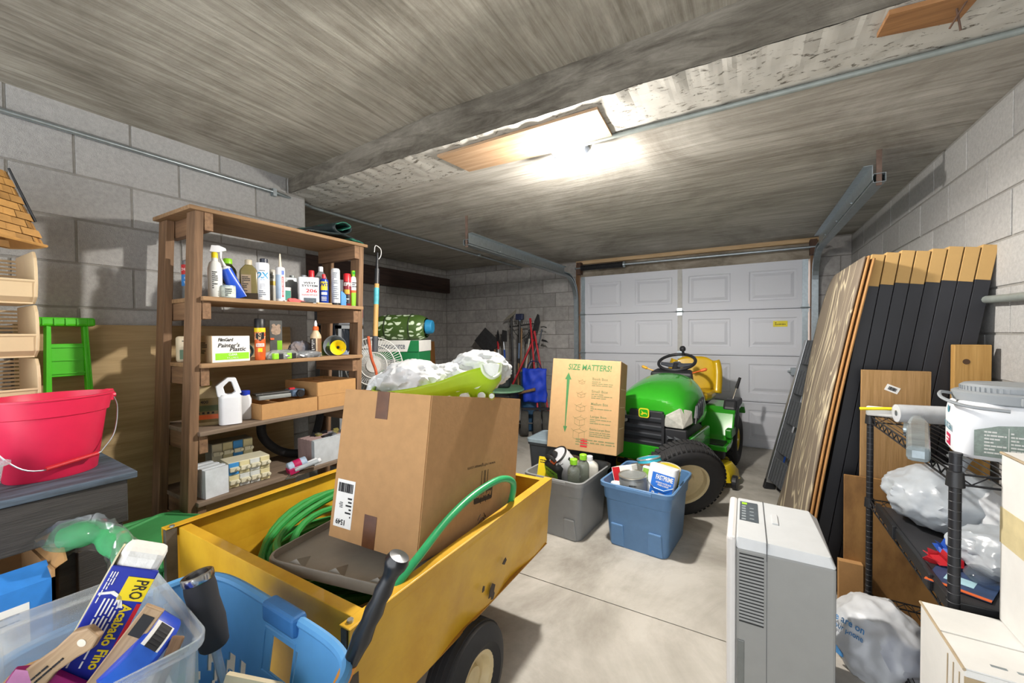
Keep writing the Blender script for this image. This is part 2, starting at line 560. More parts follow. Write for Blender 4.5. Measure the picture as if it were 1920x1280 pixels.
lines(door, ink, (.335, 5.4008, 1.43), (1, 0, 0), (0, 0, 1), .10, .035, 2, 4)
B().bx(.43, .55, 5.33, 5.40, .86, .94).cyl((.40, 5.35, .9), (.45, 5.35, .9), .012, n=8).build('slide_lock', steel, door, bevel=.004)

def track(label, x, y0, zt, side):
    t = thing('door_track', label, 'door track', (x, 5.36, 0))
    # path in local coordinates: up, curve, horizontal toward the room
    yl = y0 - 5.36
    path = [(0, 0, .02), (0, 0, zt - .36)] + [(0, -.36 + .36 * cos(a), zt - .36 + .36 * sin(a)) for a in [rad(q) for q in range(10, 91, 8)]] + [(0, yl, zt)]
    rings = []
    for i, p in enumerate(path):
        p = Vector(p)
        tn = (Vector(path[min(i + 1, len(path) - 1)]) - Vector(path[max(i - 1, 0)])).normalized()
        nrm = Vector((1, 0, 0)).cross(tn)
        w, h, th = .028, .05, .003
        prof = [(-w, -h / 2), (w, -h / 2), (w, -h / 2 + .012), (w - th, -h / 2 + .012), (w - th, -h / 2 + th), (-w + th, -h / 2 + th), (-w + th, h / 2 - th), (w - th, h / 2 - th), (w - th, h / 2 - .012), (w, h / 2 - .012), (w, h / 2), (-w, h / 2)]
        if side > 0: prof = [(-a, b) for a, b in prof]
        rings.append([p + Vector((1, 0, 0)) * a + nrm * b for a, b in prof])
    B().loft(rings).build('rail', steel, t)
    B().bx(-.03 * side - .002, -.03 * side + .002, yl, -.5, zt - .01, zt + .075).bx(-.03 * side, -.03 * side - .04 * side, yl, -.5, zt + .071, zt + .075).build('angle_iron', steel, t)
    B().bx(-.012, .012, yl + .01, yl + .016, zt - .04, 2.347).build('hanger', mat('rusty_hanger', '#6d5a50', .7, .4, var=.3), t)
    for q in range(3): B().cyl((-.04, yl + .5 + q * .5, zt), (.04, yl + .5 + q * .5, zt), .006, n=8).build('bolt', steel, t)
    return t
track('right steel garage door track hung near the right block wall', .64, 2.97, 2.19, 1)
track('left steel garage door track hung toward the corner with garden tools', -2.06, 2.78, 2.12, -1)
ts = thing('torsion_shaft', 'steel torsion shaft with black spring above the garage door', 'shaft', (0, 5.30, 2.235))
B().cyl((-2.05, 0, 0), (.72, 0, 0), .014, n=12).build('shaft', steel, ts)
sp = B()
for k in range(46): sp.ring((-1.96 + k * .0125, 0, 0), .032, .006, 14, 6, Matrix.Rotation(pi / 2, 3, 'Y'))
sp.build('spring', blackp, ts)
B().cyl((-1.385, 0, 0), (-1.36, 0, 0), .04, n=14).build('winding_cone', steel, ts)
for x in (-2.0, .62): B().bx(x - .03, x + .03, -.01, .08, -.08, .08).build('bearing_plate', nail, ts)

# ------------------------------------------------------------------ conduits and lamp
tag(B().tube([(-2.783, -.6, 2.325), (-2.783, 1.55, 2.317)], .0115, 10).build('conduit', steel, smooth=True), 'straight galvanised conduit along the left wall above the wooden shelves', 'conduit')
c1 = B().tube(bez([(-2.783, 1.54, 2.317), (-2.79, 1.64, 2.316), (-2.86, 1.86, 2.322), (-2.90, 2.1, 2.325), (-2.91, 3.5, 2.325), (-2.91, 5.3, 2.325)], 8), .0115, 10).build('conduit', steel, smooth=True)
tag(c1, 'bent galvanised conduit continuing from the left wall along the far ceiling', 'conduit')
for y in (1.58, 2.6, 4.2): B().bx(-2.93, -2.885, y - .012, y + .012, 2.32, 2.347).build('strap', steel, c1) if y > 2 else B().bx(-2.802, -2.77, y - .012, y + .012, 2.29, 2.34).build('strap', steel, c1)
tag(B().tube([(-.74, 2.03, 2.329), (.95, 2.02, 2.329)], .0115, 10).build('conduit', mat('grey_conduit', '#8d9490', .5, .3), smooth=True), 'grey conduit crossing the ceiling along the beam to the lamp', 'conduit')
lamp = thing('ceiling_lamp', 'bright two-bulb ceiling lamp at the edge of the beam', 'lamp', (-.83, 2.08, 2.343))
B().lathe([(.10, 0), (.105, -.012), (.09, -.03), (.05, -.04)], 28).build('base', mat('lamp_base', '#9aa0a8', .4, .4), lamp, smooth=True)
glow = mat('lit_bulb', '#ffffff', .3, emit=7)
for s, dx in ((-1, -.02), (1, .02)):
    Mx = Matrix.Translation((s * .035, 0, -.03)) @ Matrix.Rotation(rad(-38 * s), 4, 'Y')
    B().lathe([(.014, 0), (.016, -.02), (.03, -.05), (.036, -.075), (.03, -.10), (.012, -.112), (0, -.114)], 20, Mx).build('bulb', glow, lamp, smooth=True)
sl = bpy.data.lights.new('bulb_downlight', 'SPOT'); sl.energy = BULB_WATTS * .66; sl.color = (1, .95, .88); sl.shadow_soft_size = .045; sl.spot_size = rad(176); sl.spot_blend = .25
so = bpy.data.objects.new('bulb_downlight', sl); COL.objects.link(so); so.parent = lamp; so.location = (0, 0, -.15)
pl = bpy.data.lights.new('bulb_light', 'POINT'); pl.energy = BULB_WATTS * .34; pl.color = (1, .95, .88); pl.shadow_soft_size = .045
po = bpy.data.objects.new('bulb_light', pl); COL.objects.link(po); po.parent = lamp; po.location = (0, 0, -.15)
# wall pipe and cable at the right
tag(B().tube(bez([(.925, 2.62, 1.475), (.925, 2.3, 1.468), (.925, 1.2, 1.462)], 4), .017, 10).build('conduit', mat('grey_conduit', '#8d9490', .5, .3), smooth=True), 'grey pipe strapped to the right block wall behind the white tub', 'pipe')
tag(B().tube(bez([(.925, 2.0, 1.38), (.91, 2.13, 1.32), (.90, 2.2, 1.2), (.90, 2.15, 1.05), (.90, 2.0, .97), (.90, 1.8, .93)], 6), .016, 10).build('cable', blackp, smooth=True), 'thick black cable looping down the right wall behind the white tub', 'cable')
# ================================================================== wooden shelves and what stands on them
def ctext(parent, s, h, r, z, m, ang=0, width=None, bold=0, name='lettering', shear=0):
    o = text(parent, s, h, (0, 0, 0), (1, 0, 0), (0, 0, 1), m, name, width, bold, shear=shear)
    o.matrix_local = Matrix()
    for v in o.data.vertices:
        a = ang + v.co.x / r
        v.co = ((r + .0012) * sin(a), -(r + .0012) * cos(a), z + v.co.y)
    return o
def band(parent, name, m, r, z0, z1, a0=-1.5, a1=1.5, n=14, t=.0007):
    b = B()
    def P(rr):
        return [[(rr * sin(a0 + (a1 - a0) * i / n), -rr * cos(a0 + (a1 - a0) * i / n), z) for i in range(n + 1)] for z in (z0, z1)]
    o, i_ = P(r + t), P(r - .001)
    b.loft([o[0] + i_[0][::-1], o[1] + i_[1][::-1]])
    return b.build(name, m, parent, smooth=True)
def rz_cam(x, y):
    return math.atan2(-x, y)
def can(name, label, cat, x, y, z, r, h, body, cap=None, capr=.7, caph=.03, dome=True, group=None, n=24):
    t = thing(name, label, cat, (x, y, z), (0, 0, rz_cam(x, y)), group)
    hb = h - caph
    prof = [(r * .94, 0), (r, .004), (r, hb - (.02 if dome else .003))]
    prof += [(r * .93, hb - .008), (r * capr, hb)] if dome else [(r * .96, hb)]
    B().lathe(prof, n).build('body', body, t, smooth=True)
    if cap:
        B().lathe([(r * capr, hb - .001), (r * capr, h - .005), (r * capr * .85, h)], n).build('cap', cap, t, smooth=True)
    return t
oldw = wood('old_shelf_wood_upright', '#8d6d50', '#5f4732', 'z', .8)
oldb = wood('old_shelf_wood_board', '#a6845f', '#7d6042', 'y', .8)
oldc = wood('old_shelf_wood_cleat', '#917052', '#664b35', 'x', .8)
grayb = wood('weathered_board', '#8c7a69', '#665646', 'y', .85)
SL = .04
def sh(z): return SL * (z - 1.95)
shelf = thing('shelf_unit', 'tall rough wooden shelf unit crowded with cans and boxes', 'shelf', (-2.5, 1.4, 0))
def lp(b, name, m, bev=.003):
    o = b.build(name, m, shelf, bevel=bev)
    o.location = (2.5, -1.4, 0)
    return o
def post(x0, x1, y0, y1):
    b = B(); a0, a1 = sh(0), sh(1.95)
    vs = [(x0, y0 + a0, 0), (x1, y0 + a0, 0), (x1, y1 + a0, 0), (x0, y1 + a0, 0), (x0, y0 + a1, 1.95), (x1, y0 + a1, 1.95), (x1, y1 + a1, 1.95), (x0, y1 + a1, 1.95)]
    return b.add(vs, [(3, 2, 1, 0), (4, 5, 6, 7), (0, 1, 5, 4), (1, 2, 6, 5), (2, 3, 7, 6), (3, 0, 4, 7)])
for x0 in (-2.389, -2.71):
    for y0 in (.925, 1.882): lp(post(x0, x0 + .089, y0, y0 + .038), 'upright', oldw)
BZ = [1.535, 1.205, .875, .535]
lp(B().bx(-2.715, -2.29, .90, 1.945, 1.95, 1.97), 'top_board', oldb)
for i, z in enumerate(BZ):
    lp(B().bx(-2.715, -2.275, .957 + sh(z), 1.905 + sh(z), z - .022, z), 'shelf_board', oldb if i < 2 else grayb)
for z in [1.95] + [q - .022 for q in BZ]:
    for y0 in (.964, 1.843): lp(B().bx(-2.70, -2.30, y0 + sh(z), y0 + .038 + sh(z), z - .089, z), 'cleat', oldc)

# --- second board from the top
Z = BZ[0]
x = -2.37
silver = mat('silver_can', '#8a8e93', .3, .7, var=.1)
t = can('spray_can', 'silver spray can with red and blue label behind the left front upright', 'spray can', -2.52, .985, Z, .035, .235, silver, silver, .45, .03)
band(t, 'label', mat('red_label', '#b22a2d', .5), .035, .125, .175); band(t, 'label', mat('blue_label', '#2c6fae', .5), .035, .065, .123)
ctext(t, 'CHEMICAL', .014, .035, .15, paper); ctext(t, 'GASKET', .010, .035, .105, paper); ctext(t, 'THREAD', .010, .035, .082, paper)
t = thing('spray_bottle', 'white trigger spray bottle with yellow collar next to the left front upright', 'spray bottle', (-2.36, 1.03, Z), (0, 0, rz_cam(-2.36, 1.03)))
B().lathe([(.028, 0), (.031, .004), (.031, .15), (.024, .18), (.014, .19), (.014, .205)], 20).build('body', mat('milky_plastic', '#d9dbd6', .4, var=.05), t, smooth=True)
B().lathe([(.014, .2), (.014, .228), (.010, .235)], 16).build('collar', yellowp, t, smooth=True)
B().prism([(-.02, .235), (.015, .235), (.05, .247), (.047, .258), (.02, .27), (-.012, .268)], -.012, .012, 'xz').prism([(.022, .24), (.032, .243), (.030, .205), (.024, .205)], -.005, .005, 'xz').build('trigger_head', white, t)
lines(t, ink, (0, -.0322, .09), (1, 0, 0), (0, 0, 1), .024, .09, 9, 5)
t = thing('sealant_tube', 'blue squeeze tube with white nozzle leaning on the amber bottles', 'tube', (-2.355, 1.145, Z), (rad(0), rad(-21), rz_cam(-2.36, 1.13)))
def tubep(u, v):
    a = 2 * pi * u; w = .03 * (.45 + .55 * v) ; d = .024 * v + .002
    return ((.027 + .008 * (1 - v)) * cos(a), d * sin(a), .008 + v * .16)
B().grid(tubep, 20, 8, True).lathe([(.026, .168), (.018, .175), (0, .175)], 20).build('body', mat('blue_tube', '#1b4fc4', .35, var=.12, scale=40), t, smooth=True)
B().lathe([(.026, .166), (.022, .178), (.009, .186), (.004, .225), (0, .225)], 18).build('nozzle', white, t, smooth=True)
t = can('small_tin', 'small silver paint tin with speckled label in front of the blue tube', 'tin', -2.325, 1.075, Z, .031, .066, mat('pale_tin', '#aebfc4', .35, .4, var=.15), None, dome=False, caph=0)
band(t, 'label', mat('tin_label', '#c6cfc4', .5, var=.3, scale=60), .031, .006, .058)
lines(t, ink, (0, -.0325, .03), (1, 0, 0), (0, 0, 1), .03, .04, 4, 8)
amber = mat('amber_liquid_bottle', '#6d6132', .25, trans=.35, var=.1)
def jug(name, label, cat, x, y, z, w, d, h, m, capm, neck=.014, caph=.022, group=None, rz=None, shoulder=.22, liquid=None):
    t = thing(name, label, cat, (x, y, z), (0, 0, rz_cam(x, y) if rz is None else rz), group)
    rr = []
    hb = h - caph
    for k, (s, zz) in enumerate([(.93, 0), (1, .006), (1, hb * (1 - shoulder)), (.9, hb * (1 - shoulder * .7)), (.5, hb * (1 - shoulder * .2))]):
        rr.append([(a, b, zz) for a, b in rrect(w * s, d * s, min(w, d) * .22 * s)])
    rr.append([(neck * cos(2 * pi * i / 20), neck * sin(2 * pi * i / 20), hb) for i in range(20)])
    # align neck ring start with rrect start
    B().loft(rr).build('body', m, t, smooth=True)
    B().lathe([(neck * 1.25, hb - .004), (neck * 1.25, h - .003), (neck * 1.1, h)], 18).build('cap', capm, t, smooth=True)
    if liquid:
        B().box((0, 0, hb * .17), (w * .93, d * .93, hb * .3)).build('contents', liquid, t)
    return t
t = jug('oil_bottle', 'dark bottle with black and orange label and lime green cap', 'bottle', -2.50, 1.155, Z, .08, .05, .235, mat('olive_bottle', '#54573a', .35, var=.1), limep, .017, .025)
patch(t, 'label', mat('black_label', '#221d1d', .5), (0, -.0256, .09), (1, 0, 0), (0, 0, 1), .07, .11)
text(t, 'B', .016, (-.015, -.0263, .12), (1, 0, 0), (0, 0, 1), orangep); text(t, 'M', .016, (-.015, -.0263, .085), (1, 0, 0), (0, 0, 1), paper)
t = jug('oil_bottle', 'translucent amber bottle with pale cap beside the jug marked 2X', 'bottle', -2.385, 1.205, Z, .085, .05, .225, mat('amber_bottle', '#8d8152', .25, var=.1, trans=.4), mat('tan_cap', '#b8ad95', .5), .014, .024)
patch(t, 'label', mat('dull_label', '#8f7d66', .6, var=.1), (-.012, -.0256, .09), (1, 0, 0), (0, 0, 1), .045, .1)
lines(t, ink, (-.012, -.0263, .09), (1, 0, 0), (0, 0, 1), .036, .085, 9, 9)
B().bx(-.04, .04, -.0265, -.024, .004, .04).build('dark_contents', mat('dark_oil', '#352a1c', .3), t)
tag(jug('oil_bottle', 'dark grey bottle tucked behind the jug marked 2X', 'bottle', -2.47, 1.29, Z, .06, .05, .19, mat('slate_bottle', '#4d4f55', .4), blackp), 'dark grey bottle tucked behind the jug marked 2X', 'bottle')
t = thing('spray_can', 'large white spray can lettered 2X with a dark cap behind it', 'spray can', (-2.36, 1.265, Z), (0, 0, rz_cam(-2.36, 1.265)))
B().lathe([(.033, 0), (.035, .004), (.035, .205), (.032, .213)], 24).build('body', white, t, smooth=True)
B().lathe([(.02, .212), (.02, .238), (.016, .24)], 18, Matrix.Translation((.008, .006, 0))).build('cap', mat('navy_cap', '#2a2f3d', .4), t, smooth=True)
ctext(t, '2X', .034, .035, .14, mat('cyan_print', '#1f8fc0', .5), .1, bold=.03)
lines(t, mat('grey_print', '#6c7480', .6), (.004, -.0354, .168), (1, 0, 0), (0, 0, 1), .036, .008, 1, 5); ctext(t, 'ULTRA', .006, .035, .117, mat('cyan_print', '#1f8fc0', .5), .1)
patch(t, 'label', mat('faint_print', '#c4c8cf', .6), (.004, -.0358, .082), (1, 0, 0), (0, 0, 1), .02, .03)
lines(t, mat('grey_print', '#6c7480', .6), (0, -.0352, .04), (1, 0, 0), (0, 0, 1), .035, .04, 4, 3)
t = can('spray_can', 'slim white and gold can half hidden beside the caulk tube', 'spray can', -2.46, 1.375, Z, .022, .20, mat('dull_white_can', '#b5b4ab', .4), None, dome=True, caph=0)
band(t, 'label', mat('gold_band', '#a88d3a', .4, .3), .022, .105, .13); lines(t, ink, (0, -.0228, .16), (1, 0, 0), (0, 0, 1), .022, .03, 3, 2)
t = thing('caulk_cartridge', 'white caulk cartridge with long pale nozzle standing upright', 'caulk', (-2.37, 1.372, Z), (0, 0, rz_cam(-2.37, 1.372)))
B().lathe([(.0245, 0), (.0245, .20), (.018, .206)], 22).build('body', white, t, smooth=True)
B().lathe([(.010, .205), (.008, .215), (.0035, .285), (0, .285)], 14).build('nozzle', mat('nozzle_cream', '#d8cbb4', .5), t, smooth=True)
band(t, 'label', mat('ice_blue_label', '#a9bfd6', .5), .0245, .02, .16, -1.3, .15); band(t, 'label', redp, .0245, .03, .15, .32, .75)
band(t, 'label', bluep, .0245, .16, .185, .3, .85); lines(t, paper, (.012, -.0228, .09), (0, 0, 1), (-1, 0, 0), .10, .008, 1, 5)
t = thing('small_box', 'small white and green carton behind the red clamp', 'box', (-2.44, 1.455, Z), (0, 0, rad(75)))
B().bx(-.018, .018, -.012, .012, 0, .1).build('body', paper, t); patch(t, 'label', mat('teal_label', '#2f8f7c', .5), (0, -.0121, .05), (1, 0, 0), (0, 0, 1), .03, .06)
t = thing('metal_can', 'dull grey oblong metal can behind the can lettered 206', 'can', (-2.50, 1.50, Z), (0, 0, rad(80)))
B().prism(rrect(.09, .06, .012), 0, .17).build('body', mat('dull_tin', '#8f9596', .4, .5, var=.1), t, smooth=True, bevel=.003)
B().cyl((.02, 0, .17), (.02, 0, .185), .014, n=16).build('cap', mat('dull_tin', '#8f9596'), t)
t = thing('metal_can', 'white oblong can lettered 206 with a red capped bottle behind it', 'can', (-2.37, 1.548, Z), (0, 0, rad(62)))
B().prism(rrect(.115, .065, .012), 0, .165).build('body', white, t, smooth=True, bevel=.003)
B().cyl((-.025, 0, .165), (-.025, 0, .178), .016, n=16).build('cap', silver, t)
text(t, 'WEST\nSYSTEM', .030, (.005, -.0326, .12), (1, 0, 0), (0, 0, 1), ink, width=.088, bold=.02)
text(t, '206', .023, (.014, -.0326, .08), (1, 0, 0), (0, 0, 1), redp, width=.062, bold=.02)
text(t, 'HARDENER', .011, (.005, -.0326, .055), (1, 0, 0), (0, 0, 1), redp, width=.088)
patch(t, 'picture', mat('grey_picture', '#55606a', .6, var=.4, scale=80), (.005, -.0326, .022), (1, 0, 0), (0, 0, 1), .07, .03)
t = can('squeeze_bottle', 'white bottle with round red cap behind the oblong 206 can', 'bottle', -2.50, 1.655, Z, .024, .235, white, redp, .75, .045)
tag(jug('clear_bottle', 'clear bottle with red and teal label behind the blue spray can', 'bottle', -2.53, 1.745, Z, .075, .06, .275, mat('clear_bottle', '#c8d2d6', .15, trans=.7), white, .012, .03), 'clear bottle with red and teal label behind the blue spray can', 'bottle')
t = can('spray_can', 'blue and yellow oil spray can with small red cap', 'spray can', -2.37, 1.655, Z, .027, .20, mat('blue_can', '#173fa0', .35, .2), redp, .42, .028)
band(t, 'label', mat('yellow_shield', '#e6c81e', .45), .027, .095, .15, -.75, .85); ctext(t, 'WD', .024, .0275, .13, mat('dark_blue_print', '#10286e', .5), .05, bold=.03)
band(t, 'label', paper, .027, .065, .082, -.6, .7); lines(t, paper, (0, -.0278, .04), (1, 0, 0), (0, 0, 1), .03, .03, 3, 6)
t = thing('plain_can', 'tall plain white cylinder can between the blue and the red cans', 'can', (-2.36, 1.735, Z), (0, 0, rz_cam(-2.36, 1.735)))
B().lathe([(.026, 0), (.027, .02), (.027, .235), (.022, .245)], 22).build('body', mat('pale_can', '#d4d6d8', .35, .1), t, smooth=True)
B().lathe([(.0272, .0), (.0272, .018)], 22).build('foot', blackp, t, smooth=True)
lines(t, mat('grey_print', '#6c7480', .6), (0, -.0278, .13), (1, 0, 0), (0, 0, 1), .034, .18, 14, 11)
t = thing('small_bottle', 'small flat blue bottle beside the tall plain white can', 'bottle', (-2.36, 1.79, Z), (0, 0, rad(70)))
B().prism([(-.018, 0), (.018, 0), (.018, .075), (-.006, .10), (-.018, .10)], -.012, .012, 'xz').build('body', mat('blue_bottle', '#4d8fcf', .3), t, bevel=.004)
t = can('spray_can', 'red and black repellent spray can with domed red cap', 'spray can', -2.37, 1.832, Z, .0265, .225, mat('dark_red_can', '#7a1f2a', .35, .2), redp, .9, .055)
ctext(t, 'REPEL', .022, .0265, .15, paper, bold=.02); band(t, 'label', mat('gold_label', '#c39a2a', .5), .0265, .085, .115, -.8, .6); band(t, 'label', blackp, .0265, .02, .08, -1, .8)
lines(t, paper, (0, -.0276, .05), (1, 0, 0), (0, 0, 1), .03, .04, 3, 4)
t = thing('spray_can', 'white and lime green spray can with lime trigger cap at the shelf end', 'spray can', (-2.355, 1.895 + sh(1.5), Z), (0, 0, rz_cam(-2.36, 1.88)))
B().lathe([(.029, 0), (.031, .004), (.031, .17), (.026, .20), (.012, .212)], 24).build('body', white, t, smooth=True)
B().lathe([(.016, .208), (.018, .245), (.014, .25)], 18).build('cap', limep, t, smooth=True)
B().cyl((0, -.02, .232), (0, -.015, .232), .009, n=16).build('nozzle', mat('green_plastic', '#2b9a2b', .4), t)
band(t, 'label', limep, .031, .006, .095, -1.2, 1.2); band(t, 'label', orangep, .0314, .095, .112, -.7, 1.0); lines(t, ink, (.004, -.0314, .15), (1, 0, 0), (0, 0, 1), .03, .04, 3, 5)
# red clamp and odds on the front edge
t = thing('spring_clamp', 'red plastic clamp lying on the shelf edge below the caulk', 'clamp', (-2.305, 1.42, Z), (0, 0, rad(82)))
B().prism([(-.05, 0), (-.03, .022), (-.005, .024), (.06, .008), (.06, 0)], -.008, .008, 'xz').cyl((-.03, -.012, .012), (-.03, .012, .012), .012, n=12).build('jaws', mat('coral_red', '#d24a45', .5), t, bevel=.002)
B().cyl((.03, -.01, .004), (.10, -.012, .004), .004, n=8).build('bar', blackp, t)
tag(B().bx(-.008, .008, -.05, .05, 0, .008).build('wood_stir_stick', wood('stick_wood', '#cfae7c', '#b08f5c', 'y', rnd=0), loc=(-2.29, 1.60, Z), bevel=.001), 'short pale wood stick on the shelf edge below the 206 can', 'stick')

# --- top: rolled tarp and dark sheet
t = thing('rolled_tarp', 'dark tarp folded over itself with green edge on top of the shelves', 'tarp', (-2.48, 1.74, 1.97), (0, 0, rad(8)))
dk = mat('dark_tarp', '#1f2c2e', .5, var=.4, scale=30)
def fold(pts, th, w, m, nm):
    b = B(); P = bez(pts, 6)
    def fn(u, v):
        p = P[min(len(P) - 1, int(v * (len(P) - 1) + .5))]
        n_ = noise.noise(Vector((u * 4, v * 7, 2))) * .008
        return (-w / 2 + w * u, p.y, p.z + n_ + .004)
    b.grid(fn, 14, len(P) - 1)
    return b.build(nm, m, t, solid=th, smooth=True)
fold([(0, -.28, .002), (0, -.12, .02), (0, .02, .05), (0, .06, .085), (0, .0, .105), (0, -.07, .08), (0, -.06, .045), (0, .05, .03), (0, .15, .02), (0, .17, .006)], .008, .36, dk, 'folded_sheet')
fold([(0, -.02, .052), (0, .055, .094), (0, .0, .113), (0, -.075, .086)], .004, .372, mat('green_hem', '#2f7a66', .6, var=.5, scale=60), 'green_hem')
fold([(0, .06, .018), (0, .15, .012), (0, .178, .003)], .004, .37, mat('green_hem', '#2f7a66', .6), 'green_hem')

# --- third board
Z = BZ[1]
t = thing('plastic_sheeting_box', 'white and green box of painters plastic sheeting', 'box', (-2.375, 1.072, Z), (0, 0, rad(97)))
B().bx(-.096, .096, -.06, .06, 0, .135).build('body', paper, t, bevel=.002)
B().bx(-.0975, -.0945, -.061, .061, 0, .136).build('end_panel', mat('tan_panel', '#b39c78', .8), t)
patch(t, 'green_band', limep, (.005, -.0605, .03), (1, 0, 0), (0, 0, 1), .17, .034)
text(t, 'FilmGard', .018, (-.03, -.0605, .115), (1, 0, 0), (0, 0, 1), ink, width=.075, bold=.03, shear=.2)
text(t, 'Painter\'s', .022, (-.015, -.0605, .086), (1, 0, 0), (0, 0, 1), ink, width=.11, bold=.02, shear=.25)
text(t, 'Plastic', .022, (.03, -.0605, .065), (1, 0, 0), (0, 0, 1), ink, width=.085, bold=.02, shear=.25)
text(t, 'CLEAR', .011, (.005, -.0612, .037), (1, 0, 0), (0, 0, 1), paper, bold=.02); text(t, '9 ft. x 400 ft.', .008, (.005, -.0612, .021), (1, 0, 0), (0, 0, 1), paper)
lines(t, ink, (-.0976, 0, .075), (0, -1, 0), (0, 0, 1), .05, .06, 6, 9)
t = thing('cream_jug', 'cream plastic jug seen between the two left uprights', 'jug', (-2.555, .985, Z), (0, 0, rad(60)))
B().prism(rrect(.10, .09, .025), 0, .135).build('body', mat('cream_plastic', '#c9bb9f', .5), t, smooth=True, bevel=.012)
lines(t, ink, (0, -.0455, .11), (1, 0, 0), (0, 0, 1), .04, .01, 1, 5); patch(t, 'label', mat('green_grey', '#5f7a60', .6), (0, -.0455, .04), (1, 0, 0), (0, 0, 1), .06, .05)
t = can('insect_spray', 'orange insect spray can lettered HOT SHOT with black cap', 'spray can', -2.34, 1.235, Z, .0265, .23, mat('orange_can', '#d9622a', .4, .15), blackp, 1.0, .05, dome=False)
band(t, 'label', yellowp, .0265, .155, .178, -1.4, 1.4); band(t, 'label', paper, .0265, .075, .092, -.8, .8); band(t, 'label', yellowp, .0265, .045, .066, -.4, .4)
patch(t, 'shield', ink, (0, -.0272, .13), (1, 0, 0), (0, 0, 1), .04, .05, poly=[(-.5, .35), (.5, .5), (.5, -.2), (0, -.5), (-.5, -.15)])
ctext(t, 'HOT', .018, .0275, .143, mat('pale_orange_print', '#f3c79a', .6), bold=.03); ctext(t, 'SHOT', .018, .0275, .121, mat('pale_orange_print', '#f3c79a', .6), bold=.03)
ctext(t, 'SPIDER', .008, .0272, .083, orangep)
t = thing('pest_trap_box', 'box with a brown mouse picture and lime corner behind the orange spray can', 'box', (-2.45, 1.385, Z), (0, 0, rad(66)))
B().bx(-.032, .032, -.012, .012, 0, .225).build('body', mat('grey_box', '#5a5b58', .6, var=.2), t)
patch(t, 'lime_print', limep, (.018, -.0121, .055), (1, 0, 0), (0, 0, 1), .026, .1)
b = B().lathe([(0, -.028), (.02, -.02), (.026, 0), (.02, .022), (0, .03)], 14, Matrix.Translation((.0, -.0122, .165)) @ Matrix.Diagonal((1, .05, 1, 1)))
b.cyl((-.012, -.0135, .195), (-.012, -.0122, .195), .010, n=12).cyl((.014, -.0135, .193), (.014, -.0122, .193), .010, n=12)
b.build('mouse_picture', mat('mouse_brown', '#b09a86', .8, var=.25, scale=80), t)
patch(t, 'red_print', orangep, (-.012, -.0123, .115), (1, .5, 0), (0, 0, 1), .04, .012)
t = thing('glue_bottle', 'brown and white glue bottle with orange collar', 'bottle', (-2.37, 1.592, Z), (0, 0, rz_cam(-2.37, 1.592)))
B().lathe([(.029, 0), (.032, .005), (.032, .125), (.03, .135), (.013, .168)], 22).build('body', mat('glue_bottle', '#cdb695', .4), t, smooth=True)
B().lathe([(.0165, .166), (.0175, .172), (.0175, .186), (.012, .192)], 18).build('collar', orangep, t, smooth=True)
B().lathe([(.008, .19), (.009, .21), (.004, .228), (0, .23)], 14).build('nozzle', white, t, smooth=True)
band(t, 'label', mat('dark_label', '#3a332f', .5), .032, .03, .115, -1.4, .0); band(t, 'label', mat('brown_label', '#7d5a3b', .5), .032, .03, .115, .28, 1.4)
lines(t, paper, (-.014, -.0295, .075), (1, -.3, 0), (0, 0, 1), .02, .07, 6, 7)
fn = mat('grey_funnel', '#6f767c', .5)
t = thing('large_funnel', 'grey funnel lying on its side around a yellow funnel', 'funnel', (-2.36, 1.75 + sh(1.2), Z + .062), (rad(90), 0, rz_cam(-2.36, 1.74)))
B().lathe([(.072, .0), (.070, .003), (.066, .0), (.062, -.006), (.014, -.075), (.010, -.13), (.0115, -.13), (.016, -.074), (.066, -.004)], 28, cap=False).build('cone', fn, t, smooth=True)
B().prism([(.045, -.025), (.075, -.03), (.088, -.058), (.04, -.058)], -.004, .002).cyl((.073, -.046, .0025), (.073, -.046, .003), .006, n=10).build('hang_tab', mat('blue_grey_tab', '#7f8fa6', .5), t)
t = thing('small_funnel', 'yellow funnel lying inside the grey funnel', 'funnel', (-2.336, 1.758 + sh(1.2), Z + .052), (rad(90), 0, rz_cam(-2.36, 1.74)))
B().lathe([(.050, 0), (.049, .004), (.046, .002), (.012, -.04), (.010, -.07), (.0085, -.07), (.0105, -.041), (.044, -.002)], 26, cap=False).build('cone', yellowp, t, smooth=True)
# bags and pieces on that board
t = thing('parts_bag', 'clear bag of black and green fittings in front of the mouse box', 'bag', (-2.33, 1.345, Z + .018))
crumple((.045, .085, .032), 3, .3, 2.2, 4, -.018).build('bag', mat('zip_bag', '#b9bdb9', .2, trans=.45, var=.3, scale=9), t)
for dy, m_ in ((-.055, limep), (-.03, blackp), (.02, limep), (.045, blackp)): B().box((.038, dy, .0), (.03, .03, .034)).build('fitting', m_, t, bevel=.004)
t = thing('work_light', 'short black ribbed flashlight lying behind the bag of fittings', 'flashlight', (-2.42, 1.40, Z + .026), (0, rad(90), rad(80)))
B().lathe([(.018, -.06), (.02, -.055), (.02, .0), (.022, .005), (.026, .03), (.026, .05), (.022, .052)], 18).build('body', blackp, t, smooth=True)
t = thing('screw_bag', 'clear bag of dark screws near the brown glue bottle', 'bag', (-2.33, 1.50, Z + .015))
crumple((.04, .085, .024), 8, .3, 2.4, 4, -.015).build('bag', mat('screw_bag', '#8c9094', .22, trans=.35, var=.5, scale=30), t)
t = thing('paper_sack', 'crumpled brown and blue paper packet behind the screw bag', 'packet', (-2.44, 1.535, Z + .04))
crumple((.03, .07, .055), 12, .3, 2, 4, -.04).build('packet', mat('paper_packet', '#8d7b70', .7, var=.5, scale=14, col2='#3c5672'), t)
t = thing('leaf_packet', 'green and blue cardboard packet behind the funnels', 'packet', (-2.42, 1.675, Z), (0, rad(-8), rad(74)))
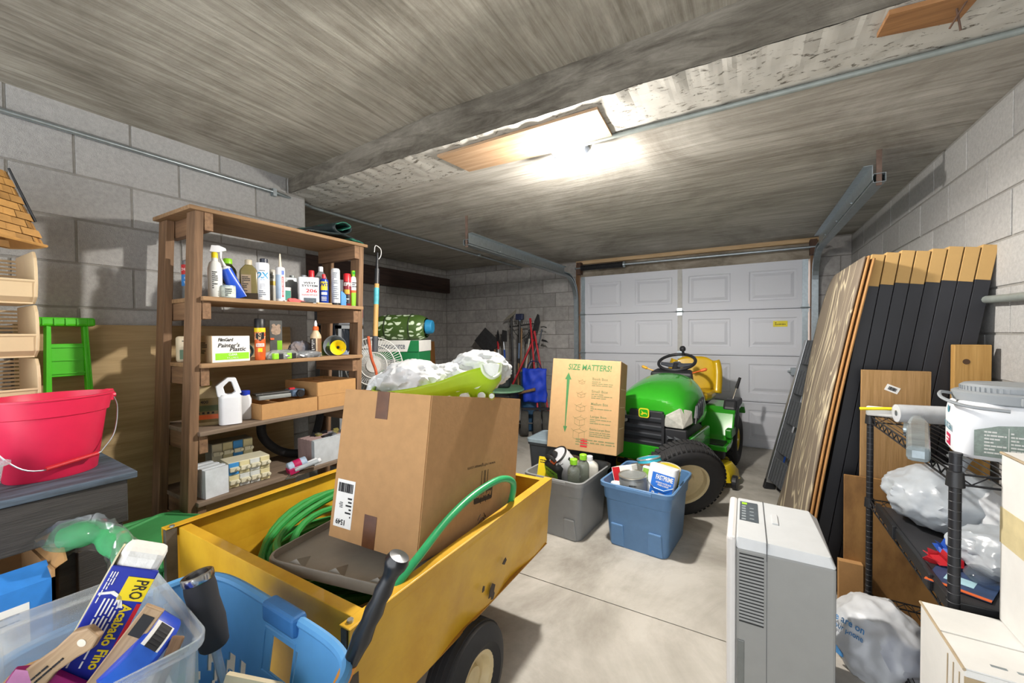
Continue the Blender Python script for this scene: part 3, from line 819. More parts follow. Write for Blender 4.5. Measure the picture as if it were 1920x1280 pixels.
B().bx(-.05, .05, -.006, .006, 0, .09).build('body', mat('leaf_print', '#5d7a3a', .6, var=.5, scale=20), t); patch(t, 'blue_print', mat('sky_print', '#2f8fd0', .5), (-.03, -.0062, .02), (1, 0, 0), (0, 0, 1), .04, .035)
t = thing('wire_coil', 'small coil of dark wire beside the painters plastic box', 'wire', (-2.44, 1.205, Z + .002), (rad(80), 0, rad(70)))
b = B()
for k in range(6): b.ring((0, .045, k * .004), .032 + .004 * (k % 3), .0025, 20, 5)
b.build('coil', mat('teal_wire', '#3f5a5c', .5), t)

# --- fourth board
Z = BZ[2]
t = thing('cleaner_jug', 'tan jug with brown and orange label at the left end of the shelf', 'jug', (-2.46, 1.022, Z), (0, 0, rad(62)))
B().loft([[(a, b, zz) for a, b in rrect(.125 * s, .09 * s, .03 * s)] for s, zz in ((.95, 0), (1, .006), (1, .15), (.9, .175), (.4, .205))]).build('body', mat('tan_jug', '#b9a67e', .45), t, smooth=True)
B().lathe([(.024, .2), (.024, .225), (.021, .228)], 18).build('cap', mat('olive_cap', '#9a8a2c', .45), t, smooth=True)
patch(t, 'label', mat('jug_label', '#7d6a3e', .5, var=.3), (0, -.0456, .08), (1, 0, 0), (0, 0, 1), .11, .125)
patch(t, 'label_band', orangep, (0, -.0463, .045), (1, 0, 0), (0, 0, 1), .11, .024); patch(t, 'label_picture', mat('dark_green_print', '#4b5533', .6, var=.3), (0, -.0463, .09), (1, 0, 0), (0, 0, 1), .105, .03)
text(t, '400', .016, (-.005, -.0466, .122), (1, 0, 0), (0, 0, 1), ink, bold=.02)
for k in range(4): patch(t, 'mark', ink, (-.03 + k * .02, -.0466, .066), (1, 0, 0), (0, 0, 1), .010, .010)
t = thing('bleach_jug', 'white ribbed jug with a hollow tilted handle', 'jug', (-2.355, 1.085, Z), (0, 0, rad(70)))
rr = []
for k in range(31):
    zz = .004 + k * .0052; s = 1 - (.012 if k % 2 else 0) - max(0, (k - 27)) * .06
    rr.append([(a, b, zz) for a, b in rrect(.10 * s, .08 * s, .022 * s)])
B().loft(rr).build('body', white, t, smooth=True)
hb = B()
hp = [(-.055, .15), (-.02, .135), (.05, .163), (.025, .245), (-.012, .247), (-.062, .205)]
hi_ = [(-.022, .165), (-.002, .155), (.022, .17), (.006, .225), (-.005, .227), (-.03, .20)]
n_ = 6
vs = [(x_, y_, z_) for y_ in (-.024, .024) for x_, z_ in hp] + [(x_, y_, z_) for y_ in (-.024, .024) for x_, z_ in hi_]
fs = []
for i in range(6):
    j = (i + 1) % 6
    fs += [(i, j, 6 + j, 6 + i), (12 + i, 18 + i, 18 + j, 12 + j), (i, 12 + i, 12 + j, j), (6 + i, 6 + j, 18 + j, 18 + i)]
hb.add(vs, fs)
hb.build('handle', white, t, bevel=.008)
t = thing('pill_bottle', 'white square bottle with royal blue cap', 'bottle', (-2.43, 1.195, Z), (0, 0, rad(62)))
B().loft([[(a, b, zz) for a, b in rrect(.062 * s, .06 * s, .012 * s)] for s, zz in ((.95, 0), (1, .005), (1, .11), (.7, .135))]).build('body', white, t, smooth=True)
B().lathe([(.024, .133), (.025, .155), (.022, .158)], 20).build('cap', mat('royal_blue', '#2540c0', .4), t, smooth=True)
def open_tray(name, label, x0, x1, y0, y1, z, h, group, torn=False, dividers=True):
    t = thing(name, label, 'tray', ((x0 + x1) / 2, (y0 + y1) / 2, z), (0, 0, 0), group)
    w, d = x1 - x0, y1 - y0
    B().bx(-w / 2, w / 2, -d / 2, d / 2, 0, .004).build('bottom', kraft, t)
    for s in (-1, 1):
        B().bx(s * w / 2 - .003, s * w / 2 + .003, -d / 2, d / 2, 0, h).build('side', kraft, t)
        B().bx(-w / 2, w / 2, s * d / 2 - .003, s * d / 2 + .003, 0, h).build('end', kraft, t)
    if dividers:
        for k in (-.15, .2): B().bx(-w / 2, w / 2, d * k - .002, d * k + .002, .004, h - .006).build('divider', kraftd, t)
    return t
t = open_tray('cardboard_tray', 'open cardboard tray holding the grey caulking tool parts', -2.62, -2.30, 1.215, 1.545, Z, .085, 'open cardboard trays')
B().cyl((0, -.1665, .05), (0, -.163, .05), .012, n=14).build('finger_hole', mat('hole_brown', '#4a3420', .9), t)
open_tray('cardboard_tray', 'lower cardboard tray under another at the right end', -2.62, -2.30, 1.555, 1.83, Z, .085, 'open cardboard trays', dividers=False)
open_tray('cardboard_tray', 'upper cardboard tray stacked on another at the right end', -2.64, -2.30, 1.55, 1.83, Z + .086, .085, 'open cardboard trays')
t = thing('angle_tool', 'grey plastic tool with blue end lying across a cardboard tray', 'tool', (-2.45, 1.40, Z + .09), (0, 0, rad(-8)))
gt = mat('tool_grey', '#8b8f8c', .5, var=.1)
B().bx(-.05, .05, -.13, .05, 0, .025).build('body', gt, t, bevel=.006)
B().bx(-.03, .03, -.14, .07, .025, .037).build('slide', mat('tool_dark', '#3a3a38', .5), t, bevel=.004)
B().prism([(-.06, .05), (.06, .05), (.07, .1), (.03, .14), (-.05, .12)], 0, .04).build('end_block', mat('tool_blue', '#51667e', .5, var=.2), t, bevel=.008)
B().cyl((.06, .09, .02), (.085, .09, .02), .022, n=18).cyl((.085, .09, .02), (.087, .09, .02), .012, n=14).build('knob', blackp, t); B().bx(-.02, .0, .06, .09, .04, .05).build('button', redp, t)

# --- bottom board: parts cabinets and panels
Z = BZ[3]
cabm = mat('cabinet_cream', '#d2cdb4', .55, var=.05)
def cabinet(label, x, y, z, w, h, d, rz, cols, shade, fw=2):
    t = thing('parts_cabinet', label, 'parts organizer', (x, y, z), (0, 0, rz), 'small parts cabinets')
    B().bx(-w / 2, w / 2, 0, d, 0, h).build('case', shade, t, bevel=.002)
    for i in range(4):
        for j in range(fw):
            cx, cz = -w / 2 + w * (i + .5) / 4, h * (j + .5) / fw
            m_ = cols[(i + j * 4) % len(cols)]
            dr = B().bx(cx - w / 8 + .002, cx + w / 8 - .002, -.006, .004, cz - h / fw / 2 + .003, cz + h / fw / 2 - .003).build('drawer', m_, t, bevel=.0015)
            B().bx(cx - w / 8 + .004, cx + w / 8 - .004, -.018, -.006, cz - .014, cz + .010).cyl((cx + w / 14, -.028, cz), (cx + w / 14, -.017, cz), .009, n=12).build('latch', cabm, dr, bevel=.003)
    return t
crm = mat('drawer_cream', '#cfc69b', .5); whd = mat('drawer_white', '#c9cdcb', .5); bld = mat('drawer_blue', '#3f8fd0', .5)
cabinet('cream parts cabinet with latched drawers at the front of the bottom shelf', -2.335, 1.165, Z, .20, .135, .13, rad(82), [crm, whd, whd, crm, bld, crm, whd, crm], cabm)
cabinet('grey-cased parts cabinet standing farther back on the bottom shelf', -2.50, 1.16, Z, .20, .215, .11, rad(82), [cabm, crm, bld, crm], mat('cabinet_grey', '#8f8c7c', .6))
t = thing('white_board_stack', 'white block of boards beside the cream parts cabinet', 'board stack', (-2.39, .985, Z), (0, 0, rad(5)))
for k in range(7): B().bx(-.09 + k * .026, -.066 + k * .026, -.052, .055, 0, .14 + .004 * (k % 2)).build('board', mat('white_board', '#d0d6dc', .5, rnd=.04), t)
t = thing('grey_panel_stack', 'stack of pale grey panels with brown edges and clips on top', 'panel stack', (-2.38, 1.665, Z), (0, 0, 0))
for k in range(11): B().bx(-.085 + k * .0155, -.071 + k * .0155, -.145, .13, 0, .15 + .002 * (k % 2)).build('panel', mat('grey_panel', '#b9bfc4', .5, rnd=.03) if k > 8 else mat('rosy_panel', '#a88f8c', .7, rnd=.06), t)
rn = random.Random(5)
for k in range(14): B().box((rn.uniform(-.07, .07), rn.uniform(-.13, .11), .158), (.03, .035, .012), Euler((rn.uniform(-.3, .3), rn.uniform(-.3, .3), rn.uniform(0, 3))).to_matrix()).build('clip', rn.choice([blackp, silver, mat('clip_olive', '#8a8146', .5)]), t)
t = thing('caulking_gun', 'magenta and white caulking gun lying on the bottom shelf', 'caulking gun', (-2.31, 1.385, Z + .032), (rad(12), 0, rad(-14)))
mg = mat('magenta_plastic', '#b01c55', .4)
B().lathe([(.028, -.08), (.03, -.078), (.03, .02), (.026, .024)], 20, Matrix.Rotation(rad(90), 4, 'X') @ Matrix.Translation((0, 0, 0))).build('barrel', mat('gun_label', '#9fb2c8', .4, var=.25, scale=40), t, smooth=True)
B().lathe([(.031, -.028), (.031, -.0), (.03, .012)], 20, Matrix.Rotation(rad(90), 4, 'X') @ Matrix.Translation((0, 0, -.02))).bx(-.02, .05, -.03, .02, -.028, .0).build('front_cap', mg, t, smooth=True)
B().cyl((.04, .0, -.012), (.05, .13, -.012), .014, .013, n=14).build('grip', mat('grip_grey', '#aab2b8', .45), t, smooth=True)
B().cyl((.05, .13, -.012), (.051, .145, -.012), .0135, n=14).build('grip_end', white, t, smooth=True)
B().bx(-.01, .01, .02, .14, -.02, -.008).build('trigger', white, t, bevel=.003)
B().tube([(.05, -.03, -.02), (.075, -.06, -.028), (.10, -.02, -.028), (.09, .0, -.026)], .004, 8).build('wire_stand', chrome, t)
tag(B().tube(bez([(-2.58, 1.36, Z + .30), (-2.60, 1.38, Z + .17), (-2.58, 1.48, Z + .06), (-2.55, 1.62, Z + .03), (-2.62, 1.75, Z + .12), (-2.63, 1.80, Z + .27)], 8), .026, 12).build('corrugated_hose', rubber, smooth=True), 'black corrugated hose curving at the back of the bottom shelf', 'hose')

# shovel handle and red rail hanging at the right end of the shelves
t = thing('long_handled_tool', 'wooden tool handle with black grip hung by a loop at the shelf end', 'tool', (-2.28, 1.985, 1.22), (rad(-5.5), rad(-3), 0))
wd = wood('pale_handle_wood', '#c79f62', '#a87f45', 'z', rnd=0)
B().cyl((0, 0, .10), (0, 0, .52), .017, n=14).build('handle', wd, t, smooth=True)
B().cyl((0, 0, 0), (0, 0, .11), .020, n=14).build('grip', mat('dark_grip', '#3a3d42', .5), t, smooth=True)
B().cyl((0, 0, .34), (0, 0, .46), .0178, n=14).build('blue_label', mat('turquoise_label', '#4ba9b5', .5, var=.3), t, smooth=True)
B().cyl((0, 0, .49), (0, 0, .60), .0185, n=14).cyl((0, 0, .60), (0, .0, .72), .012, .008, n=10).build('ferrule', blackp, t, smooth=True)
B().tube(bez([(0, 0, .66), (.012, .02, .70), (.01, .02, .75), (-.005, -.015, .77), (-.01, -.02, .72)], 6), .0025, 6).build('cord_loop', paper, t)
t = tag(B().tube(bez([(-2.30, 1.945, 1.33), (-2.295, 1.965, 1.18), (-2.29, 2.0, 1.08), (-2.29, 2.0, 1.0), (-2.30, 1.955, .93)], 6), .010, 8).build('curved_handle', mat('rust_orange', '#b5532f', .5), smooth=True), 'rusty orange curved tool handle beside the white fan', 'tool')
# ================================================================== left side: bench, bins, bucket, stool, plywood
def wp(t, b, name, m, **k):
    """part given in world coordinates under an unrotated thing"""
    o = b.build(name, m, t, **k)
    o.location = -Vector(t.location)
    return o
plyw = wood('plywood_sheet', '#b39a72', '#9a8159', 'y', .8, rnd=0)
t = B().bx(-.008, .008, -.62, .62, 0, 1.40).build('plywood_sheet', plyw, loc=(-2.745, 1.05, 0), rot=(0, rad(-1.6), 0))
tag(t, 'tan plywood sheet leaning on the left block wall behind the shelves', 'plywood')
benchm = mat('weathered_black_wood', '#3b3836', .7, var=.35, scale=3, stretch=(14, 1.2, 14), bump=.3, bscale=14)
bench_top = mat('worn_blue_grey_top', '#5f6f80', .7, var=.4, scale=4, stretch=(6, 1, 6), bump=.25, col2='#2f3236')
t = thing('workbench', 'low black wooden bench with worn blue-grey top', 'bench', (-2.35, .1, 0))
wp(t, B().prism([(-2.72, -.6), (-2.03, -.6), (-2.0, .60), (-2.72, .63)], .805, .83), 'top', bench_top, bevel=.004)
wp(t, B().bx(-2.05, -2.015, -.6, .575, .645, .803), 'apron', benchm, bevel=.004)
wp(t, B().bx(-2.68, -2.05, .535, .57, .645, .803), 'end_board', benchm, bevel=.003)
for x_, y_ in ((-2.10, .40), (-2.70, .50), (-2.10, -.55), (-2.70, -.55)):
    wp(t, B().bx(x_, x_ + .05, y_, y_ + .10, 0, .645), 'leg', benchm, bevel=.003)
wp(t, B().bx(-2.05, -2.02, .44, .56, .18, .645), 'leg_board', benchm, bevel=.003)

pink = mat('hot_pink_plastic', '#e0264f', .4, var=.04)
t = thing('oval_bucket', 'oval hot pink bucket with wire bail on the black bench', 'bucket', (-2.24, .43, .83), (0, 0, rad(12)))
def wall_oval(b, prof):
    return b.lathe(prof, 44, None, .80, 1.0)
bk = B()
wall_oval(bk, [(0, .003), (.118, .0), (.122, .004), (.152, .225), (.160, .228), (.170, .287), (.176, .287), (.176, .293), (.164, .293), (.152, .235), (.146, .225), (.117, .012), (0, .010)])
bk.build('tub', pink, t, smooth=True)
for s in (-1, 1): B().cyl((0, s * .172, .27), (0, s * .19, .27), .012, n=12).bx(-.014, .014, s * .165, s * .18, .25, .296).build('ear', pink, t)
B().tube(bez([(0, .185, .27), (.04, .178, .22), (.10, .135, .13), (.125, .08, .07)], 6) + bez([(.125, .08, .07), (.125, -.08, .05), (.10, -.15, .10), (.03, -.19, .22), (0, -.185, .27)], 6)[1:], .0025, 6).build('bail', steel, t)
B().cyl((.1265, .07, .068), (.1265, -.07, .052), .008, n=10).build('bail_grip', redp, t)
t = thing('clear_tub', 'small clear plastic tub on the black bench before the pink bucket', 'tub', (-2.09, .235, .83))
B().lathe([(.045, 0), (.06, .10), (.075, .102), (.075, .108), (.058, .106), (.043, .004), (0, .004)], 28).build('tub', mat('clear_tub_plastic', '#dfe8ee', .2, trans=.6, alpha=.6), t, smooth=True)
# stacked beige bins with louvred backs
beige = mat('beige_plastic', '#d8bf98', .45, var=.03)
def bin_(i):
    t = thing('stacking_bin', ['lowest beige stacking bin, standing on the black bench', 'second beige stacking bin from the bench top', 'third beige stacking bin from the bench top', 'topmost beige stacking bin under the woven basket'][i], 'bin', (-2.58, .27, .83 + i * .2135))
    h = .212
    for y_ in (-.168, .168):
        pts = [(-.14, .006)] + [(.10, .004), (.14, .03), (.152, .08), (.152, .14), (.142, .185), (.12, h), (-.14, h)]
        B().prism(pts, y_ - .005, y_ + .005, 'xz').build('side', beige, t, bevel=.003)
    B().bx(-.14, .11, -.165, .165, .004, .010).build('floor', beige, t)
    B().prism([(.10, .006), (.135, .03), (.146, .085), (.152, .09), (.152, .097), (.14, .095), (.128, .035), (.10, .012)], -.165, .165, 'xz').build('front_lip', beige, t)
    for k in range(11): B().bx(-.142, -.136, -.163, .163, .03 + k * .016, .039 + k * .016).build('slat', beige, t)
    B().bx(-.143, -.135, .05, .075, .02, h - .01).build('back_post', beige, t)
    return t
for i in range(4): bin_(i)
# woven basket lying upside down on the bins
straw = mat('woven_straw', '#c08f4e', .6, var=.2, rnd=.22); straw2 = mat('woven_straw_dark', '#9a6b32', .6, rnd=.2)
t = thing('woven_basket', 'tilted woven straw basket on top of the beige bins', 'basket', (-2.56, .28, 1.73), (rad(-8), rad(4), rad(8)))
def bpos(a, v):   # square-ish truncated pyramid, wider at the bottom
    s = .175 - .115 * v
    c, d = cos(a), sin(a); k = 1 / max(abs(c), abs(d))
    k = k ** .8
    return Vector((c * k * s, d * k * s, .005 + v * .27))
def inner(u, v): p = bpos(2 * pi * u, v) * .97; return (p.x, p.y, p.z)
B().grid(inner, 40, 4, True).build('lining', straw2, t)
for r in range(9):
    for c in range(28):
        a0, a1 = 2 * pi * (c + .03 + (r % 2) * .5) / 28, 2 * pi * (c + .97 + (r % 2) * .5) / 28
        v0, v1 = r / 9 + .008, (r + 1) / 9 - .004
        up = 1.0 + (.03 if (c + r) % 2 else .01)
        P = [bpos(a0, v0) * up, bpos(a1, v0) * up, bpos(a1, v1) * up, bpos(a0, v1) * up]
        for p, v_ in zip(P, (v0, v0, v1, v1)): p.z = .005 + v_ * .27
        Q = [p * .975 for p in P]
        for p, q in zip(P, Q): q.z = p.z
        B().add(P + Q, [(0, 1, 2, 3), (7, 6, 5, 4), (0, 4, 5, 1), (1, 5, 6, 2), (2, 6, 7, 3), (3, 7, 4, 0)]).build('strip', straw, t)
B().tube([bpos(2 * pi * k / 40, 0) * 1.01 + Vector((0, 0, .004)) for k in range(40)], .006, 6, True).build('rim', straw, t)
b = B()
for a in (.12, .2): b.tube([bpos(a + .67, v / 6) * 1.05 + Vector((0, 0, v / 6 * .0)) for v in range(2, 7)], .003, 5)
b.build('dark_lacing', blackp, t)
# green folding step stool
grn = mat('bright_green_plastic', '#4cc81c', .4, var=.04)
t = thing('folding_stool', 'bright green folding step stool folded flat against the plywood', 'stool', (-2.69, .575, .83), (0, rad(-2), rad(3)))
for s in (-1, 1):
    B().add([(.018, s * .085, 0), (.018, s * .060, 0), (.018, s * .050, .56), (.018, s * .068, .56), (-.012, s * .085, 0), (-.012, s * .060, 0), (-.012, s * .050, .56), (-.012, s * .068, .56)], [(0, 1, 2, 3), (4, 7, 6, 5), (0, 4, 5, 1), (1, 5, 6, 2), (2, 6, 7, 3), (3, 7, 4, 0)]).build('leg', grn, t, bevel=.004)
    B().add([(.024, s * .083, .0), (.024, s * .076, .0), (.024, s * .06, .56), (.024, s * .066, .56), (.016, s * .083, 0), (.016, s * .076, 0), (.016, s * .06, .56), (.016, s * .066, .56)], [(0, 1, 2, 3), (4, 7, 6, 5), (0, 4, 5, 1), (1, 5, 6, 2), (2, 6, 7, 3), (3, 7, 4, 0)]).build('rib', grn, t)
B().bx(-.02, .026, -.094, .094, .56, .60).build('top_rail', grn, t, bevel=.01)
for k in range(5): B().bx(.026, .030, -.08 + k * .036, -.075 + k * .036, .565, .595).build('rib', grn, t)
p = B().bx(-.006, .006, -.055, .055, .33, .48).build('step_panel', grn, t, bevel=.003)
for z_ in (.345, .405, .465): B().bx(.006, .012, -.054, .054, z_ - .003, z_ + .003).build('ridge', grn, p)

# under and beside the bench
dgreen = mat('dark_green_plastic', '#2f7a46', .45, var=.08); dgreen2 = mat('green_lid_plastic', '#4aa35f', .45, var=.12, scale=6)
def green_tote(label, x, y, z, w, d, h, rz):
    t = thing('green_tote', label, 'storage tote', (x, y, z), (0, 0, rz))
    rr = [[(a, b, zz) for a, b in rrect(w * s, d * s, .03)] for s, zz in ((.86, 0), (.88, .005), (.96, h - .03), (1, h - .03), (1, h - .005))]
    B().loft(rr).build('body', dgreen, t, bevel=.003)
    n = 12
    for k in range(n):
        yy = -d / 2 * .9 + d * .9 * (k + .5) / n
        B().add([(w * .475 * .93 + .0, yy - .006, .02), (w * .475 * .93 + .012, yy - .006, .02), (w * .49 + .004, yy - .006, h - .04), (w * .47, yy - .006, h - .04), (w * .475 * .93, yy + .006, .02), (w * .475 * .93 + .012, yy + .006, .02), (w * .49 + .004, yy + .006, h - .04), (w * .47, yy + .006, h - .04)], [(0, 1, 2, 3), (4, 7, 6, 5), (0, 4, 5, 1), (1, 5, 6, 2), (2, 6, 7, 3), (3, 7, 4, 0)]).build('rib', dgreen, t)
    l = B().loft([[(a, b, h - .004 + zz) for a, b in rrect(w * s, d * s, .035)] for s, zz in ((1.05, 0), (1.06, .012), (1.03, .022), (.96, .022), (.93, .014))]).build('lid', dgreen2, t, bevel=.003)
    for s in (-1, 1): B().bx(w * .50, w * .56, s * d * .22 - .03, s * d * .22 + .03, h - .01, h + .026).build('latch', dgreen2, l, bevel=.004)
    for k in range(8): B().bx(w * .515, w * .535, -d * .45 + k * d * .12, -d * .45 + k * d * .12 + .012, h + .0, h + .024).build('notch', dgreen2, l)
    return t
green_tote('green ribbed tote with lid half under the black bench', -2.37, .488, 0, .42, .19, .52, rad(2)).location.z = 0
green_tote('green lidded tote on the floor between bench and wooden shelves', -2.18, .738, 0, .50, .22, .47, rad(-6))
tag(B().loft([[(a, b, zz) for a, b in rrect(.50 * s, .25 * s, .03)] for s, zz in ((1, 0), (1.02, .01), (.98, .02), (.93, .02), (.9, .012))]).build('loose_lid', dgreen2, loc=(-2.12, .74, .502), rot=(rad(4), rad(-5), rad(14)), bevel=.003), 'loose green plastic lid lying askew on the lidded green tote', 'lid')
# blue and brown carton under the bench
t = thing('blue_carton', 'open blue-printed carton with torn brown flap under the black bench', 'carton', (-2.08, .10, 0))
cb_blue = mat('blue_carton_print', '#2f7fd0', .6, var=.1)
wp(t, B().bx(-2.30, -1.91, -.15, .365, .0, .008), 'base', kraftd)
wp(t, B().bx(-1.918, -1.91, -.15, .365, 0, .575), 'front', cb_blue)
wp(t, B().bx(-2.30, -2.292, -.15, .365, 0, .575), 'back', kraftd)
wp(t, B().bx(-2.30, -1.91, .357, .365, 0, .60), 'end', kraftd)
wp(t, B().bx(-2.30, -1.91, -.15, -.142, 0, .575), 'end', kraftd)
wp(t, B().add([(-1.91, -.15, .575), (-1.91, .36, .575), (-1.98, .36, .612), (-1.98, -.15, .612), (-1.914, -.15, .569), (-1.914, .36, .569), (-1.984, .36, .606), (-1.984, -.15, .606)], [(0, 1, 2, 3), (7, 6, 5, 4), (0, 4, 5, 1), (1, 5, 6, 2), (2, 6, 7, 3), (3, 7, 4, 0)]), 'flap', cb_blue)
wp(t, B().add([(-1.92, .365, .595), (-2.28, .365, .60), (-2.28, .40, .642), (-1.98, .40, .642), (-1.92, .395, .61), (-1.92, .36, .59), (-2.28, .36, .595), (-2.28, .394, .641), (-1.98, .394, .641), (-1.92, .389, .609)], [(0, 1, 2, 3, 4), (9, 8, 7, 6, 5), (0, 5, 6, 1), (1, 6, 7, 2), (2, 7, 8, 3), (3, 8, 9, 4), (4, 9, 5, 0)]), 'torn_flap', kraft)
wp(t, B().bx(-2.25, -1.95, -.1, .3, .008, .46), 'contents', mat('dark_contents', '#4a3d35', .8, var=.3))
L_ = lambda y, z: (y + 2.08 * 0, z)
patch(t, 'shipping_label', paper, (-1.9095 + 2.08, .16 - .10, .44), (0, 1, 0), (0, 0, 1), .30, .17)
lines(t, ink, (-1.9088 + 2.08, .10 - .10, .47), (0, 1, 0), (0, 0, 1), .16, .06, 5, 2); lines(t, ink, (-1.9088 + 2.08, .25 - .10, .49), (0, 1, 0), (0, 0, 1), .08, .05, 5, 4)
barcode(t, ink, (-1.9088 + 2.08, .13 - .10, .40), (0, 1, 0), (0, 0, 1), .20, .04)
for k in (0, 1): patch(t, 'arrow', paper, (-1.9092 + 2.08, .055 + k * .03 - .10, .545), (0, 1, 0), (0, 0, 1), .02, .04, poly=[(-.2, -.5), (.2, -.5), (.2, 0), (.5, 0), (0, .5), (-.5, 0), (-.2, 0)])
# plastic-wrapped green roll across the bench leg
t = thing('wrapped_roll', 'green roll in a clear plastic bag lying over the green tote', 'roll', (0, 0, 0))
pth = bez([(-2.0, .40, .66), (-1.93, .47, .665), (-1.83, .50, .62), (-1.72, .49, .55), (-1.60, .50, .50), (-1.48, .50, .46)], 8)
pth = [Vector(p) for p in pth]
t.location = (-1.75, .49, .5)
wp(t, B().tube(pth, [.02 + .012 * math.sin(i * .35) ** 2 + .012 for i in range(len(pth))], 12), 'roll', mat('green_foam', '#3f9a5f', .7, var=.2), smooth=True)
bg = B(); n = len(pth)
bag = []
for i, p in enumerate(pth):
    for k in range(16):
        a = 2 * pi * k / 16
        r = .058 * (1 + .35 * noise.noise(Vector((i * .7, k * .9, 3))))
        bag.append(p + Vector((r * .5 * cos(a), r * cos(a) * .6, r * sin(a))))
bg.add(bag, [(i * 16 + k, i * 16 + (k + 1) % 16, (i + 1) * 16 + (k + 1) % 16, (i + 1) * 16 + k) for i in range(n - 1) for k in range(16)])
film = mat('plastic_film', '#dfe6ec', .12, trans=.9, alpha=.38, var=.05)
wp(t, bg, 'plastic_film', film, smooth=True)
crumple((.08, .07, .035), 21, .4, 1.8, 3).build('bag_end', film, t, smooth=True, loc=tuple(Vector((-1.97, .42, .675)) - Vector(t.location)))

# ================================================================== garden cart
yel = mat('cart_yellow', '#dcae2c', .42, var=.10, scale=5, coat=.2, col2='#c2901f')
yel2 = mat('cart_yellow_worn', '#a9762a', .55, var=.25, scale=6)
t = thing('garden_cart', 'dented yellow steel garden cart loaded with hose and a carton', 'cart', (-1.29, 1.16, 0))
X0, X1, Y0, Y1, ZR, ZB = -1.80, -.79, .64, 1.71, .66, .35
def panel_side(x, s):
    b = B()
    def fn(u, v):
        y = Y0 - .04 + (Y1 - Y0 + .05) * u; z = ZB + (ZR - ZB) * v
        dent = .012 * noise.noise(Vector((y * 4, z * 5, s))) * (1 - v) * 2
        return (x + s * (.0 + .03 * v) - s * .03 + dent, y, z)
    b.grid(fn, 24, 8)
    return b
wp(t, panel_side(X1, 1), 'side_panel', yel, solid=.004)
wp(t, panel_side(X0, -1), 'side_panel', yel, solid=.004)
for x_, s in ((X1, -1), (X0, 1)): wp(t, B().bx(x_, x_ + s * .035, Y0 - .04, Y1 + .01, ZR - .004, ZR).bx(x_ - s * .002, x_ + s * .002, Y0 - .04, Y1 + .01, ZR - .03, ZR), 'rim_flange', yel, bevel=.002)
fr = wp(t, B().bx(X0 + .03, X1 - .035, Y0 + .0, Y0 + .004, ZB, ZR - .01).bx(X0 + .035, X1 - .036, Y0, Y0 + .035, ZR - .014, ZR - .008), 'front_panel', yel, bevel=.002)
wp(t, B().bx(X0 + .03, X1 - .035, Y1 - .004, Y1, ZB, ZR - .004).bx(X0 + .035, X1 - .036, Y1 - .03, Y1, ZR - .008, ZR - .004), 'back_panel', yel, bevel=.002)
wp(t, B().bx(X0 + .03, X1 - .02, Y0, Y1, ZB - .004, ZB), 'floor', yel2)
for x_ in (X0 + .012, X1 - .03): wp(t, B().bx(x_, x_ + .02, Y0 - .04, Y0 - .005, ZB, ZR - .006), 'corner_channel', mat('dirty_steel', '#5c544c', .6, .3, var=.3), bevel=.002)
for x_ in (X0 + .03, X1 - .02): wp(t, B().cyl((x_, Y0 - .02, ZR), (x_, Y0 - .02, ZR + .006), .008, n=6), 'bolt', steel)
tapem = mat('torn_black_tape', '#3a2f2a', .6)
for (y_, z_, w_, h_, a_) in ((1.22, .40, .05, .045, .2), (1.30, .47, .03, .025, -.3), (1.16, .44, .02, .02, .4), (1.23, .375, .025, .03, 0)):
    patch(t, 'torn_patch', tapem, Vector((X1 - .012 + .03 * (z_ - ZB) / .31 - .006, y_, z_)) - Vector(t.location), (0, 1, a_), (0, 0, 1), w_, h_, .002, poly=[(-.5, -.3), (.1, -.5), (.5, .1), (.2, .5), (-.2, .2)])
tyre = mat('tyre_rubber', '#1f1f21', .75, var=.15, scale=30)
creamrim = mat('cream_steel_rim', '#cbb98f', .45, var=.08)
def wheel(parent, name, c, R, w, rimr, axis='X', lug=False, rimm=creamrim, tread=24):
    M = Matrix.Translation(c) @ Matrix.Rotation(rad(90), 4, 'Y') if axis == 'X' else Matrix.Translation(c)
    h = w / 2
    b = B().lathe([(rimr, -h * .75), (rimr + (R - rimr) * .35, -h), (R - .03, -h * .92), (R - .006, -h * .7), (R, -h * .4), (R, h * .4), (R - .006, h * .7), (R - .03, h * .92), (rimr + (R - rimr) * .35, h), (rimr, h * .75)], 40, M, cap=False)
    ty = b.build(name, tyre, parent, smooth=True)
    if tread:
        tb = B()
        for k in range(tread):
            for q, s in ((0, -1), (1, 1)):
                a = 2 * pi * (k + .5 * q) / tread
                rm = M @ Matrix.Rotation(a, 4, 'Z')
                tb.add([rm @ Vector(p) for p in [(R - .004, -.010, s * h * .12), (R + .005, -.009, s * h * .15), (R + .004, .002, s * h * .72), (R - .006, .002, s * h * .78), (R - .004, .014, s * h * .12), (R + .005, .012, s * h * .15), (R + .004, .022, s * h * .72), (R - .006, .022, s * h * .78)]], [(0, 1, 2, 3), (4, 7, 6, 5), (0, 4, 5, 1), (1, 5, 6, 2), (2, 6, 7, 3), (3, 7, 4, 0)])
        tr = tb.build('tread', tyre, ty); tr['kind'] = 'stuff'
    B().lathe([(rimr + .004, -h * .78), (rimr + .004, h * .78), (rimr - .012, h * .7), (rimr - .02, h * .3), (rimr * .5, h * .2), (rimr * .42, h * .45), (.012, h * .5), (0, h * .5)], 32, M, cap=False).lathe([(rimr + .004, -h * .78), (rimr - .012, -h * .7), (rimr - .02, -h * .3), (rimr * .5, -h * .2), (rimr * .42, -h * .45), (.012, -h * .5), (0, -h * .5)], 32, M, cap=False).build('rim', rimm, ty, smooth=True)
    return ty
